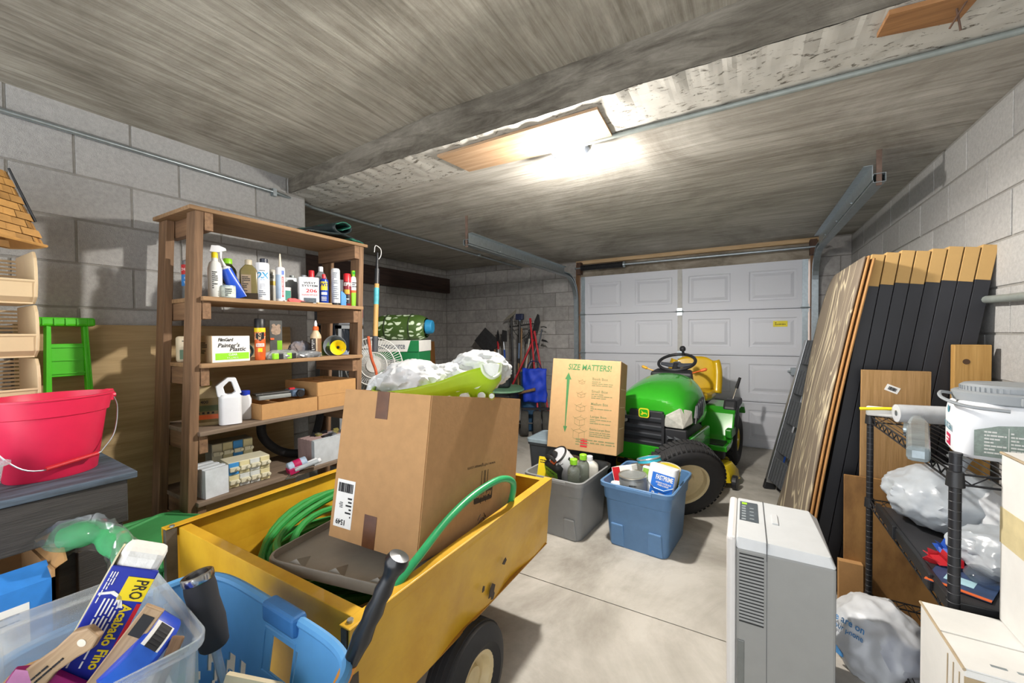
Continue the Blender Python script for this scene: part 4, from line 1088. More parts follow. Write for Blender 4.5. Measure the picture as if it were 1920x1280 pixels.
for s, x_ in ((1, -.82), (-1, -1.77)):
    o = wheel(t, 'wheel', (x_ + 1.29, 1.085 - 1.16, .175), .175, .13, .09, tread=0)
    g = B()
    for q in (-.03, -.01, .01, .03): g.ring((x_ + 1.29 + q, 1.085 - 1.16, .175), .1745, .0035, 40, 6, Matrix.Rotation(rad(90), 3, 'Y'))
    g.build('tread_rib', tyre, o, smooth=True)
wp(t, B().cyl((-1.75, 1.085, .175), (-.84, 1.085, .175), .012, n=10).bx(-1.5, -1.46, 1.065, 1.105, .175, .346).bx(-1.12, -1.08, 1.065, 1.105, .175, .346), 'axle', blackp)
wp(t, B().bx(-1.32, -1.26, 1.1, 2.3, .29, .32), 'tongue', yel2, bevel=.003)
# hose heap, loop of hose and the lid
hosem = mat('green_hose', '#2c8a3e', .4, var=.12, scale=20)
t = thing('garden_hose', 'dark green garden hose coiled in the yellow cart', 'hose', (-1.35, 1.12, .37))
for k in range(11):
    R_, zz = .33 - .018 * (k % 4), .355 + .02 * k
    cx, cy = -1.38 + .03 * sin(k * 2.1), 1.14 + .03 * cos(k * 1.7)
    pts = [(cx + R_ * 1.02 * cos(2 * pi * i / 36), cy + R_ * 1.15 * sin(2 * pi * i / 36), zz + .03 * sin(2 * pi * i / 36 * 2 + k) + .05 * (k / 11) * max(0, -cos(2 * pi * i / 36))) for i in range(36)]
    wp(t, B().tube(pts, .014, 8, True), 'coil', hosem, smooth=True)
t = B().tube(bez([(-.93, .70, .50), (-.84, .74, .62), (-.815, .86, .70), (-.825, 1.0, .745), (-.825, 1.15, .775), (-.81, 1.29, .785), (-.80, 1.37, .755), (-.815, 1.40, .69), (-.86, 1.42, .58), (-.90, 1.40, .46)], 8), .0125, 10).build('hose_loop', mat('translucent_green_hose', '#2f9d62', .3, var=.1), smooth=True)
tag(t, 'bright green hose loop rising between the upright carton and the cart side', 'hose')
lidm = mat('taupe_grey_plastic', '#918a7f', .4, var=.08)
t = thing('tote_lid', 'grey-brown plastic tote lid under the upright carton', 'lid', (-1.12, .93, .585), (rad(-3), rad(1.5), rad(13)))
B().loft([[(a, b, zz) for a, b in rrect(.52 * s, .38 * s, .06)] for s, zz in ((.97, 0), (1, .004), (1, .03), (.985, .036), (.965, .036), (.955, .014), (.5, .016))]).build('panel', lidm, t, smooth=True)
for s in (-1, 1):
    for k in (-1, 0, 1): B().add([(k * .15 - .04, s * .165, .014), (k * .15 + .04, s * .165, .014), (k * .15, s * .09, .014), (k * .15, s * .155, .034)], [(0, 1, 3), (1, 2, 3), (2, 0, 3), (0, 2, 1)]).build('gusset', lidm, t)
# the upright carton
t = thing('upright_carton', 'tall brown carton standing upside down in the yellow cart', 'carton', (-1.056, 1.186, .602), (rad(-9.4), rad(-.2), rad(2.5)))
w, d, h = .386, .628, .50
for s in (-1, 1):
    B().bx(-w / 2, w / 2, s * d / 2 - .003, s * d / 2 + .003, 0, h).build('wall', kraftd, t)
    B().bx(s * w / 2 - .003, s * w / 2 + .003, -d / 2, d / 2, 0, h).build('wall', kraftd, t)
B().bx(-w / 2, w / 2, -d / 2, d / 2, 0, .004).build('bottom', kraftd, t)
B().bx(-w / 2 + .004, w / 2 - .004, -d / 2 + .004, d / 2 - .004, h - .14, h - .135).build('inner_flap', kraft, t)
bt = mat('brown_packing_tape', '#5e3b24', .25, var=.15, scale=30)
for z0, z1 in ((h - .09, h + .001), (0, .10)): B().bx(-.035, .02, -d / 2 - .0042, -d / 2 - .003, z0, z1).build('tape', bt, t)
B().bx(-.035, .02, -d / 2, -d / 2 + .02, h, h + .001).build('tape', bt, t)
patch(t, 'shipping_label', paper, (-.135, -d / 2 - .0032, .115), (1, 0, 0), (0, 0, 1), .085, .155)
F_ = (-.135, -d / 2 - .004, 0)
barcode(t, ink, (-.135, -d / 2 - .004, .167), (1, 0, 0), (0, 0, 1), .07, .03)
text(t, '1549', .018, (-.143, -d / 2 - .004, .056), (-1, 0, 0), (0, 0, -1), ink, bold=.02)
lines(t, ink, (-.115, -d / 2 - .004, .105), (-1, 0, 0), (0, 0, -1), .03, .07, 6, 4); lines(t, ink, (-.15, -d / 2 - .004, .11), (-1, 0, 0), (0, 0, -1), .018, .02, 4, 6)
pk = mat('dark_brown_print', '#33251b', .7)
R_, U_ = (0, -1, 0), (0, 0, -1)        # printed upside down on the right face
fx = w / 2 + .0032
text(t, 'www.refrigiwear.com', .016, (fx, .02, .245), R_, U_, pk, width=.20)
patch(t, 'logo_plate', pk, (fx, .045, .135), R_, U_, .135, .052, poly=[(x_ * .98, y_ * .98) for x_, y_ in [(a / .135, b / .052) for a, b in rrect(.135, .052, .008)]])
text(t, 'RefrigiWear', .024, (fx + .0008, .045, .135), R_, U_, kraft, width=.12, shear=.3, bold=.02)
b = B()  # generic mascot outline replaced by a plain little figure of strokes
for seg in (((-.018, .0), (-.022, -.05)), ((.018, 0), (.022, -.05)), ((-.03, .058), (-.012, .04)), ((.03, .058), (.012, .04))):
    (a, c), (e, g) = seg
    b.tube([(a, c, 0), (e, g, 0)], .0014, 4)
b.ring((0, .075, 0), .02, .0014, 18, 4)
o = b.build('logo_strokes', pk, t); o.matrix_local = frame((fx + .0005, .045, .165 - .06), R_, U_); 
b = B()
for a in (-.022, .004): b.tube([(a, 0, 0), (a, .055, 0), (a + .018, .055, 0), (a + .018, 0, 0)], .0012, 4)
o = b.build('logo_strokes', pk, t); o.matrix_local = frame((fx + .0005, .045, .225), R_, U_)
lines(t, pk, (fx, -.03, .02), R_, U_, .1, .02, 2, 5)

# lime laundry basket with bags in the open carton
lime = mat('lime_green_plastic', '#a8c822', .4, var=.06)
t = thing('lime_basket', 'lime green laundry basket with round holes full of white bags', 'laundry basket', (-1.10, 1.285, 1.05), (0, 0, rad(40)))
# outline of one long side in x-z, curved rim
def rimz(u):   # u -1..1
    return .10 + .03 * u + .045 * (1 / (1 + math.exp(-6 * (u - .2)))) + .012 * max(0, -u - .75) * 4
def body(u, v):
    a = 2 * pi * u
    c, s_ = cos(a), sin(a)
    e = .42
    px = math.copysign(abs(c) ** e, c); py = math.copysign(abs(s_) ** e, s_)
    k = .70 + .30 * min(1, v * 1.7)
    zt = rimz(px)
    return (px * .255 * k, py * .15 * k, v * zt)
b = B().grid(body, 88, 10, True)
# punch round holes on the side facing the room by dropping faces there
holes = [(.07, .075, .028, .016), (.145, .075, .019, .016), (.02, .03, .03, .016), (.10, .03, .022, .016), (.165, .03, .017, .016), (.205, .028, .011, .015)]
keep = []
bo = b.build('basket', lime, t, smooth=True, solid=.004)
for i, (hx, hz, ra, rb) in enumerate(holes):
    y_ = -.15 * (.86 + .14 * hz / max(.01, rimz(hx / .255)))
    e_ = B().lathe([(ra, -.004), (ra * 1.08, 0), (ra, .0045), (ra * .9, .003)], 24, cap=False, M= Matrix.Translation((hx, y_ - .001, hz + .02)) @ Matrix.Rotation(rad(90), 4, 'X') @ Matrix.Diagonal((1, rb / ra, 1, 1)))
    e_.build('hole_rim', lime, bo, smooth=True)
    B().cyl((hx, y_ - .0035, hz + .02), (hx, y_ - .0015, hz + .02), ra * .92, n=22).build('hole', mat('bag_through_hole', '#d8dbd6', .6, var=.15, scale=40), bo)
hd = mat('pale_grip', '#d4e0c6', .4)
B().tube(bez([(.165, -.152, .172), (.175, -.155, .14), (.205, -.15, .12), (.238, -.125, .135), (.245, -.105, .172)], 6), .007, 8).build('handle_rim', hd, bo, smooth=True)
b = B().prism([(.165, .172), (.175, .14), (.20, .125), (.228, .138), (.235, .172), (.20, .178)], -.154, -.148, 'xz')
b.build('handle_opening', mat('handle_white', '#e4e8e2', .5), bo)
bagw = mat('white_bag_plastic', '#d3d5d6', .35, var=.06, trans=.12)
def bagthing(label, loc, rd, seed, amp=.3, m=bagw, fr=1.5, name='plastic_bag', rot=(0, 0, 0), flat=None, sub=5):
    o = crumple(rd, seed, amp, fr, sub, flat).build(name, m, smooth=True, loc=loc, rot=rot)
    return tag(o, label, 'bag')
bagthing('large white plastic bag bulging from the low end of the lime basket', (-1.18, 1.23, 1.145), (.13, .12, .075), 31, .36, fr=2.0)
bagthing('grey-white plastic bag sagging over the left edge of the lime basket', (-1.315, 1.21, 1.105), (.05, .08, .065), 32, .36, fr=2.0)
bagthing('small white plastic bag in the middle of the lime basket', (-1.06, 1.35, 1.16), (.10, .09, .05), 33, .36, fr=2.0)
bagthing('white plastic bag with handles piled at the high end of the lime basket', (-.985, 1.42, 1.185), (.115, .085, .07), 35, .38, fr=2.0)

# ================================================================== blue laundry basket, clear tote and tools in the foreground
sky = mat('sky_blue_plastic', '#5f9fd6', .4, var=.08, scale=6)
sup = thing('under_carton', 'plain brown carton carrying the blue laundry basket', 'carton', (-.95, .32, 0))
wp(sup, B().bx(-1.22, -.70, .16, .49, 0, .425), 'body', kraftd, bevel=.003)
wp(sup, B().bx(-.99, -.94, .158, .492, .42, .427), 'tape', bt)
t = thing('blue_basket', 'sky blue slotted laundry basket in front of the yellow cart', 'laundry basket', (-.955, .325, .428), (0, 0, rad(-1)))
def bl(u, v):
    a = 2 * pi * u; c, s_ = cos(a), sin(a); e = .38
    px = math.copysign(abs(c) ** e, c); py = math.copysign(abs(s_) ** e, s_)
    k = .80 + .20 * v
    return (px * .325 * k, py * .205 * k, v * .272)
NU, NV = 120, 14
b = B().grid(bl, NU, NV, True)
def hole(f):
    p = sum((Vector(b.v[i]) for i in f), Vector()) / len(f)
    # hand opening in the far wall and rows of slots below it
    if p.y > .12 and abs(p.x - .03) < .055 and .135 < p.z < .215: return True
    if .02 < p.z < .118 and p.y > .1:
        q = int((p.x + .5) / .0215)
        r_ = int(p.z / .055)
        return (q + r_) % 3 != 0 and abs((p.x + .5) / .0215 % 1 - .5) < .36 and p.z % .055 > .008
    return False
b.f = [f for f in b.f if not hole(f)]
bo = b.build('basket', sky, t, solid=.004)
B().tube([Vector(bl(k / 80, 1)) + Vector((0, 0, .0)) for k in range(80)], .011, 8, True).build('rim', sky, t, smooth=True)
B().grid(lambda u, v: (bl(u, 0)[0] * v, bl(u, 0)[1] * v, .003), 60, 3, True).build('bottom', sky, t)
B().bx(-.035, .095, .185, .221, .24, .287).build('hand_grip', mat('deep_sky_blue', '#3c77b5', .45), t, bevel=.008)
B().tube([(-.03, .196, .225), (.09, .196, .225), (.088, .182, .13), (-.028, .182, .13)], .005, 6, True).build('opening_rim', sky, t)
# clear tote with decorating things
milk = mat('milky_clear_plastic', '#dfe5e8', .25, trans=.6, alpha=.55, var=.03)
t = thing('clear_tote', 'milky clear tote full of paint brushes and tape', 'storage tote', (-1.045, .245, .45), (0, 0, rad(-6)))
w, d, h = .36, .235, .345
rr = [[(a, b_, zz) for a, b_ in rrect(w * s, d * s, .035)] for s, zz in ((.84, 0), (.86, .005), (.98, h - .02), (1.05, h - .018), (1.06, h))]
rr += [[(a, b_, zz) for a, b_ in rrect(w * s, d * s, .03)] for s, zz in ((1.03, h), (1.02, h - .012), (.955, h - .016), (.835, .012))]
B().loft(rr).build('tub', milk, t, smooth=True)
for k in range(4): B().bx(-.13 + k * .085, -.125 + k * .085, .112, .121, .1, h - .03).build('rib', milk, t)
TL = Vector((-1.045, .245, .45))
def intote(name, label, cat, x, y, z, rot):
    return thing(name, label, cat, (x, y, z), rot)
tb = mat('ultramarine_print', '#1f2f9c', .4, var=.1)
# roller pack: stands at a slant, broad blue face to the camera
def slant(p0, p1, toward):
    """frame with local z along p0->p1, local -y toward the given point"""
    z_ = (Vector(p1) - Vector(p0)).normalized(); yv = (Vector(p0) - Vector(toward)); yv = (yv - z_ * yv.dot(z_)).normalized()
    x_ = yv.cross(z_)
    return Matrix((x_, yv, z_)).transposed().to_euler()
CAMP = (0, 0, 1.34)
p0, p1 = (-1.075, .225, .705), (-.99, .315, .948)
t = thing('roller_cover_pack', 'blue roller cover pack lettered Acabado Fino in the clear tote', 'roller pack', p0, slant(p0, p1, CAMP))
B().bx(-.034, .034, -.012, .034, -.05, .255).build('sleeve', mat('fluffy_white', '#e8e6e0', .9, var=.05, bump=.4), t, bevel=.012)
B().bx(-.0365, .0365, -.0155, -.011, -.05, .225).build('card', tb, t, bevel=.002)
B().bx(-.038, -.035, -.015, .03, -.05, .24).build('side_card', mat('cream_card', '#d8cfae', .7), t)
B().bx(.030, .0368, -.0165, -.0155, -.05, .16).build('red_stripe', redp, t)
patch(t, 'yellow_panel', yellowp, (.016, -.0158, .187), (1, 0, 0), (0, 0, 1), .04, .045, .0008)
text(t, 'PRO', .02, (.02, -.0166, .187), (0, 0, -1), (1, 0, 0), ink, width=.036, bold=.01)
text(t, 'Acabado Fino', .017, (.017, -.0158, .095), (0, 0, -1), (1, 0, 0), yellowp, width=.125, bold=.03)
lines(t, paper, (-.008, -.0158, .10), (0, 0, -1), (1, 0, 0), .13, .03, 5, 3); lines(t, paper, (-.026, -.0158, .185), (0, 0, -1), (1, 0, 0), .06, .012, 3, 7)
patch(t, 'swoosh', paper, (-.008, -.0158, .165), (1, 0, 0), (0, 0, 1), .05, .03, .0008, poly=[(-.5, .3), (-.1, .5), (.2, .2), (.4, -.5), (.25, -.5), (.1, .1), (-.15, .3), (-.5, .15)])
patch(t, 'barcode_panel', paper, (-.012, -.0158, -.02), (1, 0, 0), (0, 0, 1), .03, .045, .0007); barcode(t, ink, (-.012, -.0168, -.02), (0, 0, 1), (-1, 0, 0), .038, .022)
# blue painter's tape roll
p0 = Vector((-.965, .285, .765))
t = thing('tape_roll', 'roll of blue painters tape with printed wrapper in the clear tote', 'tape roll', p0, (Vector((-.865, -.5, 0)) * .72 + Vector((0, 0, 1)) * .42 + Vector((.77, -.3, .55)) * .42).to_track_quat('Z', 'Y').to_euler())
B().lathe([(.040, -.024), (.058, -.024), (.060, -.02), (.060, .02), (.058, .024), (.040, .024), (.040, -.024)], 36, cap=False).build('roll', mat('painters_blue', '#1f44b8', .45, var=.1), t, smooth=True)
B().lathe([(.0375, -.024), (.0405, -.024), (.0405, .024), (.0375, .024), (.0375, -.024)], 30, cap=False).build('core', kraft, t, smooth=True)
b = B()
n_ = 14
lc = t.rotation_euler.to_quaternion().inverted() @ (Vector(CAMP) - p0); ca = math.atan2(lc.y, lc.x)
for a0, a1, z0, z1, nm, m_ in ((ca - 1.2, ca + .1, -.018, .02, 'wrapper', mat('wrapper_blue', '#2a62c8', .4, var=.15)), (ca + .1, ca + .8, -.015, .018, 'barcode_label', paper)):
    bb_ = B()
    for k in range(n_ + 1):
        a = a0 + (a1 - a0) * k / n_
    bb_.loft([[(rr_ * cos(a0 + (a1 - a0) * k / n_), rr_ * sin(a0 + (a1 - a0) * k / n_), zz) for rr_, zz in ((.0608, z0), (.0608, z1), (.0595, z1), (.0595, z0))] for k in range(n_ + 1)])
    bb_.build(nm, m_, t, smooth=True)
bb_ = B()
for k in range(16):
    a = ca + .16 + k * .036; wd_ = (.010, .016, .006)[k % 3]
    bb_.box((.0615 * cos(a), .0615 * sin(a), 0), (.0006, wd_ * .8, .022), Matrix.Rotation(a, 3, 'Z'))
bb_.build('barcode', ink, t)
# wooden brush with long handle, magenta brush sleeve, second brush
beech = wood('brush_wood', '#b79b78', '#96795a', 'z', .6, rnd=0)
p0, p1 = (-1.085, .165, .73), (-.975, .245, .845)
t = thing('paint_brush', 'flat wooden paint brush with hole in its handle in the clear tote', 'paint brush', p0, slant(p0, p1, CAMP))
hb = [(-.022, -.03), (.022, -.03), (.024, .02), (.016, .06), (.020, .10), (.026, .13), (.018, .152), (-.006, .152), (-.018, .13), (-.016, .09), (-.022, .03)]
B().prism(hb, -.007, .007, 'xz').build('handle', beech, t, bevel=.003)
B().cyl((.006, -.0078, .128), (.006, -.0068, .128), .007, n=14).build('hang_hole', mat('pale_hole', '#ddd2c0', .7), t)
lines(t, ink, (.002, -.0075, .06), (0, 0, 1), (-1, 0, 0), .06, .014, 2, 3)
p0, p1 = (-.955, .225, .745), (-.925, .30, .852)
t = thing('wooden_stirrer', 'square pale wood brush handle with black print beside the tape roll', 'paint brush', p0, slant(p0, p1, CAMP))
B().bx(-.016, .016, -.006, .006, -.04, .13).build('handle', beech, t, bevel=.002)
patch(t, 'print', ink, (0, -.0062, .10), (1, 0, 0), (0, 0, 1), .02, .035)
p0, p1 = (-1.065, .185, .70), (-1.045, .225, .775)
mgn = mat('magenta_card', '#a3186f', .45, var=.08)
t = thing('brush_sleeve', 'magenta cardboard brush sleeve in the front of the clear tote', 'brush sleeve', p0, slant(p0, p1, CAMP))
B().prism([(-.065, -.08), (.06, -.08), (.06, .03), (.025, .04), (-.03, .055), (-.065, .045)], -.008, .008, 'xz').build('sleeve', mgn, t, bevel=.002)
B().bx(-.063, -.03, -.0088, -.008, .02, .05).build('pale_band', mat('pink_card', '#d88fc0', .5), t); text(t, 'D', .02, (-.04, -.0086, -.035), (1, 0, 0), (0, 0, 1), paper, bold=.02)
p0, p1 = (-.995, .175, .66), (-.96, .20, .74)
t = thing('bristle_brush', 'paint brush with grey bristles pointing up in the clear tote', 'paint brush', p0, slant(p0, p1, CAMP))
rn = random.Random(3); b = B()
for k in range(160):
    x_, y_ = rn.uniform(-.026, .026), rn.uniform(-.008, .008); b.cyl((x_, y_, .0), (x_ * 1.35 + rn.uniform(-.004, .004), y_ * 1.5, .07 + rn.uniform(0, .012)), .0009, .0004, n=4)
o = b.build('bristles', mat('grey_bristle', '#8f8a85', .6, rnd=0), t); o['kind'] = 'stuff'
B().bx(-.028, .028, -.010, .010, -.04, .004).build('ferrule', steel, t, bevel=.002)
p0, p1 = (-.895, .275, .70), (-.905, .33, .80)
t = thing('paint_brush', 'narrow brush with white ferrule against the right end of the clear tote', 'paint brush', p0, slant(p0, p1, CAMP))
B().bx(-.010, .010, -.005, .005, .02, .10).build('handle', wood('dark_brush_wood', '#8a6a4c', '#60452e', 'z', rnd=0), t, bevel=.003); B().bx(-.013, .013, -.006, .006, -.05, .022).build('ferrule', chrome, t)
t = bagthing('crumpled white rag at the bottom of the clear tote', (-.95, .26, .69), (.08, .05, .05), 44, .25, paper, 2, 'rag')
t['category'] = 'rag'
t = bagthing('brown paper wad in the left end of the clear tote', (-1.13, .19, .68), (.06, .05, .05), 45, .2, kraftd, 2, 'paper_wad'); t['category'] = 'paper'
# cream board and green film inside the basket
t = B().bx(-.06, .05, -.006, .006, 0, .215).build('cream_board', mat('cream_board', '#c9bb9a', .8, var=.05), loc=(-.868, .365, .445), rot=(rad(-12), rad(14), rad(32)))
tag(t, 'cream board standing in the blue basket behind the clear tote', 'board')
bagthing('green plastic bag stuffed in the blue basket', (-.78, .40, .53), (.12, .075, .08), 51, .25, mat('green_film', '#2f9a5a', .3, var=.15), 2)
# foam-gripped lever
p0, p1 = (-.905, .425, .47), (-.985, .385, .845)
t = thing('lever_handle', 'black foam-gripped lever with a chrome ring standing in the blue basket', 'handle', p0, slant(p0, p1, CAMP))
Lh = (Vector(p1) - Vector(p0)).length
B().lathe([(.022, Lh - .155), (.026, Lh - .15), (.030, Lh - .10), (.027, Lh - .06), (.028, Lh - .03), (.026, Lh - .012)], 20).build('foam_grip', mat('black_foam', '#2c2d31', .85, var=.1), t, smooth=True)
B().lathe([(.0275, Lh - .014), (.0285, Lh - .012), (.0285, Lh), (.026, Lh + .002), (.019, Lh + .001), (.018, Lh - .02), (0, Lh - .022)], 24).build('end_ring', chrome, t, smooth=True)
B().tube(bez([(.028, 0, 0), (.02, 0, .06), (.006, 0, .11), (0, 0, .16), (0, 0, Lh - .14)], 5), .008, 8).build('rod', steel, t, smooth=True)
# moulded black handle with orange label
p0, p1 = (-.765, .455, .46), (-.588, .565, .905)
t = thing('plunger_handle', 'moulded black tool handle with orange label leaning in the blue basket', 'tool', p0, slant(p0, p1, CAMP))
Lh = (Vector(p1) - Vector(p0)).length
z0 = Lh - .30
prof = [(.014, 0), (.0145, z0 + .07), (.017, z0 + .10), (.020, z0 + .125), (.016, z0 + .155), (.019, z0 + .18), (.0155, z0 + .205), (.018, z0 + .225), (.0145, z0 + .25), (.0165, z0 + .265), (.0225, z0 + .28), (.024, z0 + .29), (.02, z0 + .3), (0, z0 + .302)]
B().lathe(prof, 22).build('handle', mat('glossy_black', '#17181b', .28), t, smooth=True)
band(t, 'orange_label', mat('label_orange', '#d98a2a', .45), .0148, z0 - .05, z0 + .07, -1.25, 1.25); band(t, 'white_label', paper, .0147, z0 - .13, z0 - .05, -1.2, 1.2)
text(t, 'BELLOWS PLUNGER', .010, (.003, -.0158, z0 + .01), (0, 0, 1), (-1, 0, 0), ink, width=.09, bold=.02)
barcode(t, ink, (0, -.0156, z0 - .09), (0, 0, 1), (-1, 0, 0), .05, .014)
# ================================================================== totes in the middle
def tote(label, loc, rz, w, d, h, m, taper=.84):
    t = thing('storage_tote', label, 'storage tote', loc, (0, 0, rz))
    def ring_(s, z, r=.05, ins=0): return [(a, b, z) for a, b in rrect(w * s - ins, d * s - ins, r)]
    outer = [ring_(taper, 0), ring_(taper + .01, .006), ring_(.93, h * .72), ring_(.965, h * .74), ring_(.985, h - .03), ring_(1.05, h - .028), ring_(1.055, h - .004), ring_(1.03, h)]
    inner_ = [ring_(.99, h - .004), ring_(.95, h * .74, .05), ring_(.915, h * .72, .05), ring_(taper - .02, .01)]
    B().loft(outer + inner_).build('tub', m, t, smooth=True)
    for s in (-1, 1):      # recessed flutes shown as proud corner columns
        b = B()
        x0 = s * w * .27
        b.add([(x0 - .045, -d / 2 * (taper + .005) - .004, .004), (x0 + .045, -d / 2 * (taper + .005) - .004, .004), (x0 + .04, -d / 2 * .90 - .007, h * .36), (x0 - .04, -d / 2 * .90 - .007, h * .36), (x0 - .045, -d / 2 * taper + .01, .004), (x0 + .045, -d / 2 * taper + .01, .004), (x0 + .04, -d / 2 * .88 + .01, h * .36), (x0 - .04, -d / 2 * .88 + .01, h * .36)], [(0, 1, 2, 3), (4, 7, 6, 5), (0, 4, 5, 1), (1, 5, 6, 2), (2, 6, 7, 3), (3, 7, 4, 0)])
        b.build('foot_rib', m, t, bevel=.008)
    B().bx(-.11, .11, -d / 2 * 1.055 - .004, -d / 2 * 1.02, h - .03, h - .008).build('rim_step', m, t, bevel=.003)
    return t
bluet = mat('slate_blue_plastic', '#5b82ad', .38, var=.05)
greyt = mat('mid_grey_plastic', '#8b8e90', .38, var=.05)
tote('slate blue tote full of paint cans near the tractor', (-.555, 2.70, 0), rad(-6), .43, .50, .405, bluet)
tote('grey tote of garden sprays in front of the moving box', (-1.075, 2.635, 0), rad(-5), .42, .50, .40, greyt)
def paint_can(label, loc, rot, r, h, body, lid, group=None, ring=True):
    t = thing('paint_can', label, 'paint can', loc, rot, group)
    B().lathe([(r * .97, 0), (r, .003), (r, h - .003), (r * .98, h)], 28).build('body', body, t, smooth=True)
    B().lathe([(r * 1.02, h - .006), (r * 1.03, h), (r * 1.0, h + .003), (r * .90, h + .003), (r * .88, h - .004), (r * .4, h - .003), (0, h - .003)], 28).build('lid', lid, t, smooth=True)
    B().tube([(r * 1.04 * cos(a), r * 1.04 * sin(a), h * .82 - .03 * sin(a)) for a in [pi * k / 14 for k in range(15)]], .0018, 5).build('bail', steel, t)
    return t
# grey tote contents
pc = mat('can_white_label', '#c9ccd2', .45, var=.06)
t = paint_can('tilted white paint can with black plastic top in the grey tote', (-1.03, 2.61, .355), (rad(24), rad(-34), rad(10)), .083, .20, pc, blackp)
B().lathe([(.032, .205), (.036, .21), (.028, .235), (.026, .245), (0, .245)], 20, Matrix.Translation((-.015, 0, 0))).build('spout_cap', blackp, t, smooth=True)
lines(t, ink, (.0, -.0848, .172), (1, 0, 0), (0, 0, 1), .07, .012, 1, 5); band(t, 'label_mark', ink, .0835, .13, .16, .95, 1.2); lines(t, ink, (.045, -.0745, .07), (1, .55, 0), (0, 0, 1), .05, .06, 6, 3)
t = thing('spray_jug', 'black weed spray jug with green label lying in the grey tote', 'jug', (-1.13, 2.52, .40), (rad(40), rad(24), rad(-8)))
B().loft([[(a, b, zz) for a, b in rrect(.13 * s, .07 * s, .02)] for s, zz in ((.95, -.10), (1, -.095), (1, .075), (.75, .10), (.5, .12))]).build('body', mat('grey_black_jug', '#2f3234', .4), t, smooth=True)
B().tube(bez([(-.03, 0, .09), (-.06, 0, .13), (-.02, 0, .165), (.02, 0, .15)], 6), .012, 8).build('handle', blackp, t, smooth=True)
patch(t, 'label', limep, (0, -.0362, 0), (1, 0, 0), (0, 0, 1), .11, .15); patch(t, 'label_art', mat('yellow_flower_print', '#d8b93a', .5, var=.4, scale=40), (.025, -.0369, -.04), (1, 0, 0), (0, 0, 1), .05, .05)
text(t, 'STOP', .03, (-.008, -.0369, .03), (1, 0, 0), (0, 0, 1), ink, width=.075, bold=.02); B().box((.0, .0, .13), (.035, .03, .02)).build('orange_cap', orangep, t, bevel=.004)
clr = mat('clear_green_bottle', '#8e968a', .18, trans=.6, var=.05)
for k, (x_, y_, lab) in enumerate(((-.975, 2.475, 'clear bottle with lime cap at the front right of the grey tote'), (-.955, 2.60, 'clear bottle with lime cap just behind its twin in the grey tote'))):
    jug('weed_bottle', lab, 'bottle', x_, y_, .28, .08, .06, .235, clr, limep, .02, .03)
t = thing('yellow_packet', 'yellow seed packet at the left end of the grey tote', 'packet', (-1.225, 2.53, .32), (rad(-15), rad(5), rad(15)))
B().bx(-.045, .045, -.006, .006, 0, .15).build('packet', yellowp, t); lines(t, ink, (0, -.0062, .12), (1, 0, 0), (0, 0, 1), .07, .03, 2, 3)
t = jug('white_jug', 'white jug with side handle at the back right of the grey tote', 'jug', -.955, 2.73, .25, .12, .09, .22, mat('off_white_jug', '#c4c2ba', .45), white, .018, .03)
tag(crumple((.10, .12, .06), 61, .15, 1.6, 4).build('fill_bag', mat('grey_fill', '#6b6a66', .6), loc=(-1.08, 2.68, .25)), 'grey bag at the bottom of the grey tote under the bottles', 'bag')
t = thing('round_tub', 'round beige tub behind the tilted paint can', 'tub', (-1.12, 2.73, .22), (0, 0, 0))
B().lathe([(.09, 0), (.10, .19), (.108, .192), (.108, .205), (.098, .207), (.094, .195), (0, .19)], 30).build('tub', mat('beige_tub', '#a89c8a', .5), t, smooth=True)
# blue tote contents
t = paint_can('silver topped gallon paint can at the front left of the blue tote', (-.605, 2.575, .255), (rad(3), rad(-3), 0), .085, .19, mat('grey_can_label', '#8c9090', .4, .3), mat('tin_lid', '#b8b6ae', .3, .8, var=.2, scale=14))
lines(t, ink, (.02, -.0858, .15), (1, 0, 0), (0, 0, 1), .05, .012, 1, 5)
wl_ = mat('white_blue_label', '#dfe3e6', .45)
t = thing('primer_can', 'white and blue primer can lettered FASTPRIME leaning in the blue tote', 'paint can', (-.47, 2.605, .275), (rad(-12), rad(8), rad(-4)))
B().prism(rrect(.165, .11, .02), 0, .235).build('body', wl_, t, smooth=True, bevel=.004)
patch(t, 'blue_label', mat('cobalt_label', '#1f6fd0', .4, var=.1), (.012, -.0557, .105), (1, 0, 0), (0, 0, 1), .13, .17, .0006)
text(t, 'FASTPRIME', .03, (.02, -.0564, .165), (1, 0, 0), (0, 0, 1), paper, width=.10, bold=.03); text(t, 'INTERIOR WATER BASE\nPRIMER & SEALER', .024, (.02, -.0564, .128), (1, 0, 0), (0, 0, 1), paper, width=.09, bold=.02)
patch(t, 'picture', mat('photo_print', '#b8a89a', .6, var=.5, scale=40), (.035, -.0566, .05), (1, 0, 0), (0, 0, 1), .07, .05); text(t, '2', .03, (-.03, -.0564, .06), (1, 0, 0), (0, 0, 1), paper, bold=.03)
B().tube([(-.08, -.06, .13), (-.03, -.064, .098), (.03, -.064, .095), (.08, -.06, .125)], .0018, 5).build('bail', steel, t)
t = paint_can('yellow paint can tipped at the right end of the blue tote', (-.45, 2.76, .30), (rad(4), rad(8), 0), .072, .17, mat('yellow_can', '#c9b62a', .4), mat('white_ring_lid', '#cfcabb', .4, .2))
t = paint_can('turquoise paint can behind the primer in the blue tote', (-.52, 2.79, .31), (rad(-5), rad(-14), 0), .078, .19, mat('turquoise_can', '#2fa3bd', .4, var=.1), mat('steel_lid', '#b9c2c4', .3, .7))
band(t, 'brown_band', mat('brown_band', '#8a5a3a', .5), .078, .15, .165, -1.5, 1.5)
t = thing('red_white_carton', 'red and white carton at the back left of the blue tote', 'carton', (-.66, 2.66, .30), (rad(-10), rad(-16), rad(-4)))
